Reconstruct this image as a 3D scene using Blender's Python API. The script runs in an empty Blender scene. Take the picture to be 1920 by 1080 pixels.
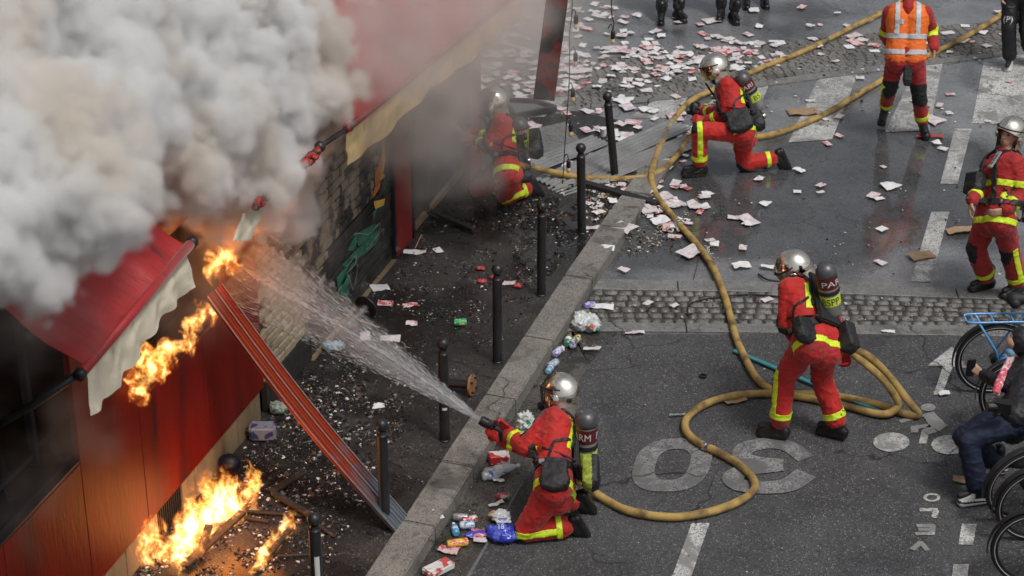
import bpy, bmesh, math, random
import numpy as np
from mathutils import Vector, Matrix, noise as mnoise
from mathutils.bvhtree import BVHTree
R = math.radians
rnd = random.Random(7)
SC = bpy.context.scene
COL = SC.collection

# ------------------------------------------------------------------ camera
TH, FPX, CAMH, YAW = R(28.0), 3990.0, 9.5, R(18.2)
cam_d = bpy.data.cameras.new('camera')
cam = bpy.data.objects.new('camera', cam_d); COL.objects.link(cam)
cam.location = (0, 0, CAMH)
cam.rotation_euler = (R(90) - TH, 0, YAW)
cam_d.sensor_width = 36.0
cam_d.lens = FPX / 1920.0 * 36.0
cam_d.clip_end = 1500
cam_d.dof.use_dof = True
cam_d.dof.focus_distance = 17.6
cam_d.dof.aperture_fstop = 3.6
SC.camera = cam

# ------------------------------------------------------------------ sky, sun, exposure
W = bpy.data.worlds.new('World'); SC.world = W; W.use_nodes = True
SUN_EL, SUN_AZ = R(62), R(120)
nt = W.node_tree
bg = nt.nodes['Background']
sky = nt.nodes.new('ShaderNodeTexSky'); sky.sky_type = 'NISHITA'; sky.sun_disc = False
sky.sun_elevation = SUN_EL; sky.sun_rotation = SUN_AZ
sky.air_density = 1.0; sky.dust_density = 6.0; sky.ozone_density = 1.0
hs = nt.nodes.new('ShaderNodeHueSaturation'); hs.inputs['Saturation'].default_value = 0.35
nt.links.new(sky.outputs[0], hs.inputs['Color'])
nt.links.new(hs.outputs[0], bg.inputs[0]); bg.inputs[1].default_value = 0.088
sd = bpy.data.lights.new('sun', 'SUN'); sd.energy = 1.5; sd.angle = R(11); sd.color = (1.0, 0.97, 0.93)
so = bpy.data.objects.new('sun', sd); COL.objects.link(so)
sdir = Vector((math.sin(SUN_AZ) * math.cos(SUN_EL), math.cos(SUN_AZ) * math.cos(SUN_EL), math.sin(SUN_EL)))
so.rotation_euler = sdir.to_track_quat('Z', 'Y').to_euler()
SC.view_settings.view_transform = 'Standard'
SC.view_settings.look = 'None'
SC.view_settings.exposure = 0.0
SC.view_settings.gamma = 1.0
SC.render.engine = 'CYCLES'
cy = SC.cycles
cy.use_denoising = True
cy.max_bounces = 12; cy.diffuse_bounces = 3; cy.glossy_bounces = 3; cy.transmission_bounces = 4
cy.transparent_max_bounces = 12; cy.volume_bounces = 10
cy.volume_step_rate = 2.0; cy.volume_preview_step_rate = 2.0; cy.volume_max_steps = 256
cy.sample_clamp_indirect = 6.0
cy.use_adaptive_sampling = True; cy.adaptive_threshold = 0.02

# pixel of the 1920x1080 photograph -> point on a world plane (surveying helper)
_f = Vector((-math.sin(YAW) * math.cos(TH), math.cos(YAW) * math.cos(TH), -math.sin(TH)))
_r = Vector((math.cos(YAW), math.sin(YAW), 0)); _u = _r.cross(_f)
HF = Vector((-math.sin(YAW), math.cos(YAW), 0))      # horizontal direction away from the camera
CP = Vector((0, 0, CAMH))
def ray(px, py): return (_f * FPX + _r * (px - 960) + _u * (540 - py)).normalized()
def G(px, py, z=0.0):
    d = ray(px, py); return CP + d * ((z - CAMH) / d.z)
def PX(px, py, x):
    d = ray(px, py); return CP + d * (x / d.x)
def PV(px, py, base, d=0.0):
    r = ray(px, py); q = (Vector(base) - CP).dot(HF) + d
    return CP + r * (q / r.dot(HF))
# ------------------------------------------------------------------ materials
def mat(name, col, rough=.6, metal=0.0, var=.18, scale=6.0, bump=0.0, bscale=60.0, col2=None, c2lo=.5, c2hi=.6, c2scale=3.0, spec=.5,
        rvar=0.0, rscale=1.0, coat=0.0, stretch=None, alpha=None, sheen=0.0, detail=5, local=False, transmission=0.0):
    m = bpy.data.materials.new(name); m.use_nodes = True; t = m.node_tree; N = t.nodes; L = t.links
    p = N['Principled BSDF']
    if local:
        tc = N.new('ShaderNodeTexCoord'); src = tc.outputs['Object']
    else:
        ge = N.new('ShaderNodeNewGeometry'); src = ge.outputs['Position']
    if stretch:
        mp = N.new('ShaderNodeMapping'); mp.inputs['Scale'].default_value = stretch; L.new(src, mp.inputs[0]); src = mp.outputs[0]
    def noise(sc, det=detail, rg=.6):
        n = N.new('ShaderNodeTexNoise'); n.inputs['Scale'].default_value = sc; n.inputs['Detail'].default_value = det; n.inputs['Roughness'].default_value = rg
        L.new(src, n.inputs['Vector']); return n.outputs[0]
    def ramp(x, a, b, ca, cb):
        r = N.new('ShaderNodeValToRGB'); e = r.color_ramp.elements; e[0].position = a; e[1].position = b
        e[0].color = (*ca, 1) if len(ca) == 3 else ca; e[1].color = (*cb, 1) if len(cb) == 3 else cb
        L.new(x, r.inputs[0]); return r.outputs[0]
    lo = tuple(c * (1 - var) for c in col); hi = tuple(min(1, c * (1 + var)) for c in col)
    c = ramp(noise(scale), .3, .7, lo, hi)
    if col2:
        k = ramp(noise(c2scale), c2lo, c2hi, (0, 0, 0), (1, 1, 1))
        mx = N.new('ShaderNodeMix'); mx.data_type = 'RGBA'; L.new(k, mx.inputs[0]); L.new(c, mx.inputs[6]); mx.inputs[7].default_value = (*col2, 1); c = mx.outputs[2]
    L.new(c, p.inputs['Base Color'])
    p.inputs['Roughness'].default_value = rough; p.inputs['Metallic'].default_value = metal
    p.inputs['Specular IOR Level'].default_value = spec
    p.inputs['Coat Weight'].default_value = coat
    if transmission: p.inputs['Transmission Weight'].default_value = transmission
    if sheen: p.inputs['Sheen Weight'].default_value = sheen
    if rvar:
        a = max(.03, rough - rvar); b = min(1, rough + rvar)
        L.new(ramp(noise(rscale), .4, .6, (a, a, a), (b, b, b)), p.inputs['Roughness'])
    if bump:
        b = N.new('ShaderNodeBump'); b.inputs['Strength'].default_value = bump; b.inputs['Distance'].default_value = .01
        L.new(noise(bscale), b.inputs['Height']); L.new(b.outputs[0], p.inputs['Normal'])
    if alpha is not None: p.inputs['Alpha'].default_value = alpha
    return m
def emis(name, col, s):
    m = bpy.data.materials.new(name); m.use_nodes = True; p = m.node_tree.nodes['Principled BSDF']
    p.inputs['Base Color'].default_value = (*col, 1); p.inputs['Emission Color'].default_value = (*col, 1); p.inputs['Emission Strength'].default_value = s
    return m

# ------------------------------------------------------------------ objects
def tag(o, label=None, cat=None, group=None, kind=None):
    if label: o['label'] = label
    if cat: o['category'] = cat
    if group: o['group'] = group
    if kind: o['kind'] = kind
    return o
def thing(name, loc, label, cat, group=None, rz=0.0):
    o = bpy.data.objects.new(name, None); COL.objects.link(o); o.location = loc; o.rotation_euler = (0, 0, rz); o.empty_display_size = .1
    return tag(o, label, cat, group)
def wloc(o):
    v = Vector((0, 0, 0))
    while o is not None: v += o.location; o = o.parent
    return v
class MB:
    """collects simple solids in world coordinates; build() links them as one mesh"""
    def __init__(s): s.V = []; s.F = []; s.M = []; s.k = 0
    def add(s, V, F, k=None):
        n = len(s.V); s.V += [tuple(v) for v in V]; s.F += [tuple(i + n for i in f) for f in F]; s.M += [s.k if k is None else k] * len(F); return s
    def box(s, c, d, rz=0.0, M=None, k=None):
        x, y, z = d[0] / 2, d[1] / 2, d[2] / 2
        V = [Vector(v) for v in ((-x,-y,-z),(x,-y,-z),(x,y,-z),(-x,y,-z),(-x,-y,z),(x,-y,z),(x,y,z),(-x,y,z))]
        m = M if M is not None else Matrix.Rotation(rz, 3, 'Z')
        return s.add([m @ v + Vector(c) for v in V], [(3,2,1,0),(4,5,6,7),(0,1,5,4),(1,2,6,5),(2,3,7,6),(3,0,4,7)], k)
    def bar(s, a, b, w, h, up=(0, 0, 1), k=None):
        a = Vector(a); b = Vector(b); d = (b - a); L = d.length; d.normalize()
        x = d.cross(Vector(up));  x = x.normalized() if x.length > 1e-6 else Vector((1, 0, 0)); u = x.cross(d)
        return s.box((a + b) / 2, (w, L, h), M=Matrix((x, d, u)).transposed(), k=k)
    def tube(s, pts, r, n=8, caps=True, k=None, closed=False):
        pts = [Vector(p) for p in pts]; rr = r if isinstance(r, (list, tuple)) else [r] * len(pts)
        V = []; F = []; m = len(pts); prev = None
        for i, p in enumerate(pts):
            if closed: d = pts[(i + 1) % m] - pts[i - 1]
            else: d = pts[min(i + 1, m - 1)] - pts[max(i - 1, 0)]
            d = d.normalized() if d.length > 1e-9 else Vector((0, 0, 1))
            if prev is None: x = d.orthogonal().normalized()
            else:
                x = prev - d * prev.dot(d); x = x.normalized() if x.length > 1e-6 else d.orthogonal().normalized()
            prev = x; y = d.cross(x)
            for j in range(n):
                a = 2 * math.pi * j / n; V.append(p + (x * math.cos(a) + y * math.sin(a)) * rr[i])
        for i in range(m if closed else m - 1):
            a = i * n; b = ((i + 1) % m) * n
            for j in range(n): F.append((a + j, a + (j + 1) % n, b + (j + 1) % n, b + j))
        if caps and not closed:
            F.append(tuple(range(n - 1, -1, -1))); F.append(tuple((m - 1) * n + j for j in range(n)))
        return s.add(V, F, k)
    def lathe(s, c, prof, n=16, axis=None, k=None):
        """prof: (radius, height) pairs along axis from c"""
        ax = Vector(axis).normalized() if axis is not None else Vector((0, 0, 1))
        x = ax.orthogonal().normalized(); y = ax.cross(x); V = []; F = []; c = Vector(c)
        for r, h in prof:
            for j in range(n):
                a = 2 * math.pi * j / n; V.append(c + ax * h + (x * math.cos(a) + y * math.sin(a)) * r)
        for i in range(len(prof) - 1):
            for j in range(n): F.append((i*n + j, i*n + (j+1) % n, (i+1)*n + (j+1) % n, (i+1)*n + j))
        F.append(tuple(range(n - 1, -1, -1))); F.append(tuple((len(prof) - 1) * n + j for j in range(n)))
        return s.add(V, F, k)
    def ell(s, c, r, M=None, nu=16, nv=10, k=None):
        V = []; F = []; c = Vector(c); r = (r, r, r) if isinstance(r, (int, float)) else r
        for i in range(1, nv):
            t = math.pi * i / nv
            for j in range(nu):
                a = 2 * math.pi * j / nu; v = Vector((r[0]*math.sin(t)*math.cos(a), r[1]*math.sin(t)*math.sin(a), r[2]*math.cos(t)))
                V.append(c + (M @ v if M is not None else v))
        top = Vector((0, 0, r[2])); V.append(c + (M @ top if M is not None else top)); V.append(c - (M @ top if M is not None else top))
        t, b = len(V) - 2, len(V) - 1
        for i in range(nv - 2):
            for j in range(nu): F.append((i*nu + j, (i+1)*nu + j, (i+1)*nu + (j+1) % nu, i*nu + (j+1) % nu))
        for j in range(nu): F.append((t, j, (j+1) % nu)); F.append((b, (nv-2)*nu + (j+1) % nu, (nv-2)*nu + j))
        return s.add(V, F, k)
    def cap(s, a, b, ra, rb, n=12, k=None):
        """rounded tapered limb"""
        a = Vector(a); b = Vector(b); d = b - a; L = d.length
        if L < 1e-6: return s.ell(a, ra, k=k)
        d /= L; pts = []; rr = []
        for t in (90, 67, 45, 22): pts.append(a - d * ra * math.sin(R(t))); rr.append(max(.001, ra * math.cos(R(t))))
        pts += [a, a.lerp(b, .5), b]; rr += [ra, (ra + rb) / 2, rb]
        for t in (22, 45, 67, 90): pts.append(b + d * rb * math.sin(R(t))); rr.append(max(.001, rb * math.cos(R(t))))
        return s.tube(pts, rr, n, k=k)
    def poly(s, pts, z=None, th=0.0, k=None):
        P = [Vector(p) if z is None else Vector((p[0], p[1], z)) for p in pts]; n = len(P)
        if th == 0: return s.add(P, [tuple(range(n))], k)
        return s.add([p - Vector((0, 0, th)) for p in P] + P, [tuple(range(n - 1, -1, -1)), tuple(range(n, 2 * n))] + [(i, (i+1) % n, n + (i+1) % n, n + i) for i in range(n)], k)
    def mesh(s, name, mats, off=(0, 0, 0), smooth=False):
        m = bpy.data.meshes.new(name); off = Vector(off)
        m.from_pydata([tuple(Vector(v) - off) for v in s.V], [], s.F)
        for q in (mats if isinstance(mats, (list, tuple)) else [mats]): m.materials.append(q)
        m.polygons.foreach_set('material_index', s.M)
        if smooth: m.polygons.foreach_set('use_smooth', [True] * len(s.F))
        return m
    def build(s, name, mats, parent=None, smooth=False, origin=None, label=None, cat=None, group=None, kind=None, fixn=True):
        if parent is not None: off = wloc(parent); loc = Vector((0, 0, 0))
        else:
            if origin is None:
                a = np.array([tuple(v) for v in s.V]); origin = (a[:, 0].mean(), a[:, 1].mean(), a[:, 2].min())
            off = Vector(origin); loc = off
        m = s.mesh(name, mats, off, smooth)
        if fixn:
            bm = bmesh.new(); bm.from_mesh(m); bmesh.ops.recalc_face_normals(bm, faces=bm.faces); bm.to_mesh(m); bm.free()
        o = bpy.data.objects.new(name, m); COL.objects.link(o); o.parent = parent; o.location = loc
        if smooth == 'auto': shade_auto(m)
        return tag(o, label, cat, group, kind)
def shade_auto(m, ang=40):
    bm = bmesh.new(); bm.from_mesh(m)
    for f in bm.faces: f.smooth = True
    for e in bm.edges: e.smooth = not (len(e.link_faces) == 2 and e.calc_face_angle(0) > R(ang))
    bm.to_mesh(m); bm.free()
def bevel(o, w=.004, seg=1):
    bm = bmesh.new(); bm.from_mesh(o.data)
    bmesh.ops.bevel(bm, geom=list(bm.edges), offset=w, segments=seg, affect='EDGES', clamp_overlap=True)
    bm.to_mesh(o.data); bm.free(); return o
def inst(src, parent, loc, rot=(0, 0, 0), scale=(1, 1, 1), name=None):
    c = src.copy(); COL.objects.link(c); c.parent = parent; c.location = loc; c.rotation_euler = rot; c.scale = scale
    if name: c.name = name
    return c
def link(name, mesh, parent=None, loc=(0, 0, 0), rot=(0, 0, 0), scale=(1, 1, 1)):
    o = bpy.data.objects.new(name, mesh); COL.objects.link(o); o.parent = parent; o.location = loc; o.rotation_euler = rot; o.scale = scale
    return o
def copy_tree(o, parent=None):
    c = o.copy(); COL.objects.link(c); c.parent = parent
    for ch in list(o.children): copy_tree(ch, c)
    return c
def spline(pts, n=8):
    """Catmull-Rom through the points"""
    P = [Vector(p) for p in pts]; P = [P[0] * 2 - P[1]] + P + [P[-1] * 2 - P[-2]]; out = []
    for i in range(1, len(P) - 2):
        for k in range(n):
            t = k / n; a, b, c, d = P[i-1], P[i], P[i+1], P[i+2]
            out.append(.5 * ((2*b) + (c - a)*t + (2*a - 5*b + 4*c - d)*t*t + (3*b - a - 3*c + d)*t**3))
    out.append(P[-2]); return out
def text_mesh(txt, size, depth=0.0, align='CENTER'):
    c = bpy.data.curves.new('lettering', 'FONT'); c.body = txt; c.size = size; c.align_x = align; c.align_y = 'CENTER'; c.extrude = depth; c.resolution_u = 3
    o = bpy.data.objects.new('lettering', c); COL.objects.link(o)
    bpy.context.view_layer.update()
    dg = bpy.context.evaluated_depsgraph_get(); m = o.evaluated_get(dg).to_mesh()
    V = [v.co.copy() for v in m.vertices]; F = [tuple(p.vertices) for p in m.polygons]
    bpy.data.objects.remove(o); bpy.data.curves.remove(c)
    return V, F
# ------------------------------------------------------------------ ground materials
def ground_mat(name, base, speck, sp_amt, rough_dry, rough_wet, wet_lo, wet_hi, wscale, dirt=(.05,.045,.04), dirt_lo=.55, speck_scale=160, bump=.5, wet_dark=.55, spec=.6, puddles=()):
    
    m = bpy.data.materials.new(name); m.use_nodes = True; t = m.node_tree; N = t.nodes; L = t.links; p = N['Principled BSDF']
    g = N.new('ShaderNodeNewGeometry'); P = g.outputs['Position']
    def noise(sc, det=6, rg=.6, dis=0):
        n = N.new('ShaderNodeTexNoise'); n.inputs['Scale'].default_value = sc; n.inputs['Detail'].default_value = det; n.inputs['Roughness'].default_value = rg; n.inputs['Distortion'].default_value = dis
        L.new(P, n.inputs['Vector']); return n.outputs[0]
    def mr(x, a, b, c=0, d=1):
        n = N.new('ShaderNodeMapRange'); L.new(x, n.inputs[0]); n.inputs[1].default_value = a; n.inputs[2].default_value = b; n.inputs[3].default_value = c; n.inputs[4].default_value = d; return n.outputs[0]
    def mix(f, a, b, mode='MIX'):
        n = N.new('ShaderNodeMix'); n.data_type = 'RGBA'; n.blend_type = mode
        for i, v in ((0, f), (6, a), (7, b)):
            if isinstance(v, tuple): n.inputs[i].default_value = (*v, 1)
            elif isinstance(v, (int, float)): n.inputs[i].default_value = v
            else: L.new(v, n.inputs[i])
        return n.outputs[2]
    vo = N.new('ShaderNodeTexVoronoi'); vo.inputs['Scale'].default_value = speck_scale; L.new(P, vo.inputs['Vector'])
    sx = N.new('ShaderNodeSeparateColor'); L.new(vo.outputs['Color'], sx.inputs[0])
    sp = mr(sx.outputs[0], 1 - sp_amt, 1, 0, 1)
    lo = tuple(c * .60 for c in base); hi = tuple(c * 1.35 for c in base)
    c = mix(mr(noise(1.3, 8, .65), .35, .65), lo, hi)
    c = mix(mr(noise(22, 3), .35, .7), c, mix(.35, c, tuple(min(1, b * 2) for b in base)))
    c = mix(sp, c, speck)
    c = mix(mr(sx.outputs[1], .8, .95), c, tuple(b * .35 for b in base))
    c = mix(mr(noise(2.7, 7, .7, .6), dirt_lo, dirt_lo + .08), c, dirt)
    wn = noise(wscale, 4, .5, .4)
    for (px_, py_, r_) in puddles:
        vd = N.new('ShaderNodeVectorMath'); vd.operation = 'DISTANCE'; L.new(P, vd.inputs[0]); vd.inputs[1].default_value = (px_, py_, 0)
        ad = N.new('ShaderNodeMath'); ad.operation = 'ADD'; L.new(wn, ad.inputs[0]); L.new(mr(vd.outputs['Value'], 0, r_, .42, 0), ad.inputs[1]); wn = ad.outputs[0]
    wet = mr(wn, wet_lo, wet_hi)
    c2 = mix(wet, c, mix(1.0, c, (wet_dark, wet_dark, wet_dark), 'MULTIPLY'))
    vc_ = N.new('ShaderNodeTexVoronoi'); vc_.feature = 'DISTANCE_TO_EDGE'; vc_.inputs['Scale'].default_value = .55; wv = N.new('ShaderNodeVectorMath'); wv.operation = 'MULTIPLY_ADD'; wv.inputs[1].default_value = (.5, .5, 0)
    nc_ = N.new('ShaderNodeTexNoise'); nc_.inputs['Scale'].default_value = 3.0; nc_.inputs['Detail'].default_value = 6; L.new(P, nc_.inputs['Vector']); L.new(nc_.outputs['Color'], wv.inputs[0]); L.new(P, wv.inputs[2]); L.new(wv.outputs[0], vc_.inputs['Vector'])
    crk = N.new('ShaderNodeMath'); crk.operation = 'MULTIPLY'; L.new(mr(vc_.outputs['Distance'], .002, .007, 1, 0), crk.inputs[0]); L.new(mr(noise(.8, 2), .50, .56), crk.inputs[1])
    c2 = mix(crk.outputs[0], c2, tuple(b * .25 for b in base))
    p.inputs['Specular IOR Level'].default_value = spec
    L.new(c2, p.inputs['Base Color'])
    L.new(mr(wet, 0, 1, rough_dry, rough_wet), p.inputs['Roughness'])
    b = N.new('ShaderNodeBump'); b.inputs['Distance'].default_value = .006
    L.new(mr(wet, 0, 1, bump, bump * .12), b.inputs['Strength'])
    L.new(vo.outputs['Distance'], b.inputs['Height']); 
    b2 = N.new('ShaderNodeBump'); b2.inputs['Distance'].default_value = .02; L.new(mr(wet, 0, 1, .10, .02), b2.inputs['Strength']); L.new(noise(9, 3), b2.inputs['Height']); L.new(b.outputs[0], b2.inputs['Normal'])
    L.new(b2.outputs[0], p.inputs['Normal'])
    return m
M_ROADC = ground_mat('asphalt_coarse', (.052,.053,.057), (.21,.21,.21), .13, .75, .35, .58, .72, .9, dirt=(.085,.08,.07), dirt_lo=.66, speck_scale=105, bump=.8, wet_dark=.7)
M_ROADS = ground_mat('asphalt_wet', (.175,.181,.190), (.20,.20,.20), .08, .30, .035, .48, .66, .8, dirt=(.15,.145,.135), dirt_lo=.60, speck_scale=150, bump=.18, wet_dark=.40, spec=1.0, puddles=[(*G(x_, y_).xy, r_) for x_, y_, r_ in ((1395,400,1.3),(1690,335,1.5),(1330,330,.9),(1600,300,1.0),(1200,470,.8),(1500,470,.9),(1780,420,.8))])
M_PAVE = ground_mat('pavement_asphalt', (.031,.029,.028), (.15,.14,.13), .10, .6, .13, .42, .60, 1.1, dirt=(.030,.027,.025), dirt_lo=.50, speck_scale=90, bump=.6, wet_dark=.55)
M_KERB = ground_mat('kerb_granite', (.175,.165,.15), (.29,.28,.26), .2, .7, .25, .60, .70, 1.3, dirt=(.10,.095,.085), dirt_lo=.54, speck_scale=120, bump=.4, wet_dark=.5)
M_KERB2 = ground_mat('border_stone', (.17,.17,.165), (.26,.26,.25), .12, .55, .15, .5, .7, 1.3, dirt=(.10,.095,.085), dirt_lo=.60, speck_scale=110, bump=.3, wet_dark=.65)
M_GUTTER = ground_mat('gutter_wet', (.085,.080,.070), (.15,.14,.13), .15, .35, .06, .36, .52, 1.6, dirt=(.045,.042,.035), dirt_lo=.52, speck_scale=100, bump=.35, wet_dark=.6)
M_SETT = ground_mat('sett_stone', (.15,.145,.135), (.25,.24,.23), .15, .6, .22, .52, .7, 2.5, dirt=(.08,.075,.068), dirt_lo=.58, speck_scale=70, bump=.7, wet_dark=.55)
M_JOINT = mat('joint_sand', (.045,.042,.038), .8, var=.4, scale=40, bump=.5)
M_PAINT = ground_mat('road_paint', (.42,.42,.41), (.09,.09,.09), .22, .6, .25, .5, .7, 1.2, dirt=(.22,.22,.21), dirt_lo=.50, speck_scale=95, bump=.4, wet_dark=.85)
M_PAINTW = ground_mat('worn_road_paint', (.20,.20,.20), (.06,.06,.065), .35, .65, .3, .5, .7, 1.2, dirt=(.12,.12,.12), dirt_lo=.48, speck_scale=85, bump=.5, wet_dark=.85)

XK, XW, ZP = -4.86, -6.78, .12       # kerb line, facade line, pavement height
YC = 19.4                            # corner of the building
def sheet(name, pts, z, m, kind='structure', parent=None):
    b = MB(); b.poly([(p[0], p[1]) for p in pts], z); o = b.build(name, m, parent); 
    if parent is None: o['kind'] = kind
    return o
# ground and roads
b = MB(); b.poly([(-220,-120),(220,-120),(220,320),(-220,320)], -.30); o = b.build('ground', M_ROADS, kind='structure')
road = sheet('road', [(-60,-60),(60,-60),(60,120),(-60,120)], 0.0, M_ROADS)
# coarse asphalt this side of the sett strip
def L2(a, b_, t): return a + (b_ - a) * t
sU = [G(1060,526), G(1480,532), G(1920,548)]; sUb = [G(1060,545), G(1480,550), G(1920,566)]
sL = [G(1060,607), G(1480,612), G(1920,614)]; sLb = [G(1060,623), G(1480,627), G(1920,634)]
def extend(pts, d=5.0):
    e = pts[-1] + (pts[-1] - pts[-2]).normalized() * d; return pts + [e]
sU, sUb, sL, sLb = map(extend, (sU, sUb, sL, sLb))
coarse = [G(1062,760), G(1100,690), G(1155,628)] + [p for p in sLb[1:]] + [Vector((9,-20,0)), Vector((-4.3,-20,0)), Vector((-4.42,12,0))]
sheet('road_surface', coarse, .004, M_ROADC)
sheet('gutter', [(XK-.02,-20),(-4.40,-20),(-4.45,12),G(1066,752),G(1104,684),G(1160,622),sL[0],(XK-.02,16.5)], .008, M_GUTTER)
# asphalt patches and seams
def seam(pts, w=.012, z=.013, name='road_seam', m=None):
    P = [G(*p) for p in pts]; b = MB()
    for a, c in zip(P, P[1:]):
        d = (c - a).normalized(); n = Vector((-d.y, d.x, 0)) * w / 2
        b.poly([a - n, c - n, c + n, a + n], z)
    return b.build(name, m or M_JOINT, kind='structure')
seam([(1190,400),(1140,490),(1105,560)], .03, .016)
seam([(1245,330),(1200,395)], .02, .016)
seam([(1300,526),(1325,430),(1360,380)], .008)

def zpav(y): return ZP if y <= 17.6 else max(.014, ZP - (y - 17.6) * .044)
# pavement: one slab with a dropped corner
def pave():
    V = []; F = []
    edge = [(XK,-20),(XK,17.6),(XK,19.9),(-5.05,20.7),(-5.6,21.1),(-6.6,21.25),(-8.0,21.3),(-30,21.3)]
    b = MB()
    zz = zpav
    inner = [(-30,-20),(-30,18.9),(-30,19.9),(-30,20.2),(-30,20.5),(-30,20.8),(-30,21.0)]
    top = [(x, y, zz(y)) for x, y in edge]
    b.add([(-30,-20,ZP),(-30,17.6,ZP)] + top[:2], [(0,2,3,1)])
    b.add([(-30,17.6,ZP),(-30,21.3,.014)] + top[1:], [(0,) + tuple(range(2, 9)) + (1,)])
    bm = None
    b.add([(x, y, zz(y)) for x, y in edge] + [(x, y, -.05) for x, y in edge], [(i, i+1, i+9, i+8) for i in range(7)])
    return b.build('pavement', M_PAVE, kind='structure')
pave()
# kerb stones
kerb = thing('kerb', (XK-.17, 14, ZP), None, None); kerb['kind'] = 'structure'
y = 6.0; i = 0
while y < 19.3:
    L_ = rnd.uniform(.85, 1.25); b = MB(); dz = rnd.uniform(-.003, .004)
    b.box((XK - .108, y + L_/2, .065 + dz), (.276, L_ - .012, .17))
    b.V = [(x_, y_, z_ - (ZP - zpav(y_)) if z_ > .1 else z_) for x_, y_, z_ in b.V]
    o = b.build('kerb_stone', M_KERB, kerb); bevel(o, .010, 2); shade_auto(o.data, 25)
    y += L_; i += 1
# border stones and setts of the strip
strip = thing('sett_strip', (-3, 17.3, 0), None, None); strip['kind'] = 'structure'
b = MB(); b.poly(sU + list(reversed(sLb)), .006); o = b.build('joint_bed', M_JOINT, strip)
def polyline_at(P, s):
    for a, c in zip(P, P[1:]):
        l = (c - a).length
        if s <= l: return a.lerp(c, s / l)
        s -= l
    return P[-1] + (P[-1] - P[-2]).normalized() * s
def border(A, B, L0):
    s = 0; tot = sum((c - a).length for a, c in zip(A, A[1:]))
    while s < tot - .1:
        l = rnd.uniform(.8, 1.3) * L0; e = min(s + l, tot)
        q = [polyline_at(A, s + .006), polyline_at(A, e - .006), polyline_at(B, e - .006), polyline_at(B, s + .006)]
        b = MB(); b.poly(q, .022 + rnd.uniform(0, .003), .03); o = b.build('border_stone', M_KERB2, strip); bevel(o, .004); s = e
border(sU, sUb, 1.2); border(sL, sLb, 1.2)
tot = sum((c - a).length for a, c in zip(sUb, sUb[1:])) 
rows = 6; ns = 0; inner = (polyline_at(sUb, 1) - polyline_at(sL, 1)).length
far = MB()
for r_ in range(rows):
    s = rnd.uniform(0, .08)
    while s < tot - .15:
        l = rnd.uniform(.09, .15); v0, v1 = (r_ + .07) / rows, (r_ + .93) / rows
        def q(ss, v): 
            a = polyline_at(sL, ss); c = polyline_at(sUb, ss); return a.lerp(c, v)
        j = lambda: Vector((rnd.uniform(-.007,.007), rnd.uniform(-.007,.007), 0))
        P = [q(s+.006, v0)+j(), q(s+l-.006, v0)+j(), q(s+l-.006, v1)+j(), q(s+.006, v1)+j()]; h = .018 + rnd.uniform(-.005, .007)
        if P[0].x > -.75 or (ns >= 285):
            far.poly(P, h, .02)
        else:
            b = MB(); b.poly(P, h, .024); o = b.build('sett', M_SETT, strip); bevel(o, .010, 2); ns += 1
            for f in o.data.polygons: f.use_smooth = True
        s += l
o = far.build('sett_rows', M_SETT, strip); o['kind'] = 'stuff'
# the far band of setts and its border
A = extend([G(820,262), G(1000,207), G(1240,180), G(1480,146), G(1700,118), G(1880,98)], 6)
A2 = extend([G(820,274), G(1000,217), G(1240,190), G(1480,157), G(1700,128), G(1880,107)], 6)
B = extend([G(760,190), G(960,130), G(1240,100), G(1480,80), G(1700,55), G(1880,40)], 6)
band = thing('far_sett_band', (-4, 23, 0), None, None); band['kind'] = 'structure'
b = MB(); b.poly(A2 + list(reversed(B)), .005); b.build('joint_bed', M_JOINT, band)
s = 0; tot = sum((c - a).length for a, c in zip(A, A[1:]))
while s < tot - .2:
    l = rnd.uniform(.9, 1.3); e = min(tot, s + l)
    b = MB(); b.poly([polyline_at(A2, s+.006), polyline_at(A2, e-.006), polyline_at(A, e-.006), polyline_at(A, s+.006)], .016, .015); b.build('border_stone', M_KERB2, band); s = e
far = MB(); rows = 13
for r_ in range(rows):
    s = rnd.uniform(0, .08)
    while s < tot - .15:
        l = rnd.uniform(.09, .14); v0, v1 = (r_ + .06) / rows, (r_ + .94) / rows
        def q(ss, v): return polyline_at(A, ss).lerp(polyline_at(B, ss), v)
        h = .016 + rnd.uniform(-.004, .005)
        P = [q(s+.005, v0), q(s+l-.005, v0), q(s+l-.005, v1), q(s+.005, v1)]
        cen = sum(P, Vector()) / 4
        far.add([Vector((p.x, p.y, .006)) for p in P] + [Vector((*(p.lerp(cen, .14)).xy, h)) for p in P], [(4,5,6,7),(0,1,5,4),(1,2,6,5),(2,3,7,6),(3,0,4,7)])
        s += l
o = far.build('sett_rows', M_SETT, band); o['kind'] = 'stuff'

# ------------------------------------------------------------------ painted markings
def marking(polys, name, label=None, m=None, z=.0125):
    b = MB()
    for pts in polys: b.poly([G(*p) for p in pts], z)
    o = b.build(name, m or M_PAINT, kind='structure'); return o
marking([[(1180,222),(1238,180),(1298,172),(1262,222)]], 'crossing_stripe', z=.006)
marking([[(1478,268),(1535,146),(1610,136),(1560,262)]], 'crossing_stripe', z=.006)
marking([[(1660,248),(1718,124),(1768,116),(1742,246)]], 'crossing_stripe', z=.006)
marking([[(1822,232),(1845,112),(1925,98),(1925,234)]], 'crossing_stripe', z=.006)
marking([[(898,228),(960,192),(1070,184),(1020,222)]], 'crossing_stripe', z=.021)
marking([[(1326,196),(1366,164),(1446,152),(1428,192)]], 'crossing_stripe', z=.006)
marking([[(1790,242),(1822,242),(1795,346),(1763,345)]], 'lane_dash', z=.006)
marking([[(1746,398),(1780,398),(1745,530),(1708,528)]], 'lane_dash', z=.006)
marking([[(1297,983),(1330,983),(1287,1110),(1250,1110)]], 'lane_dash')
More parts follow.
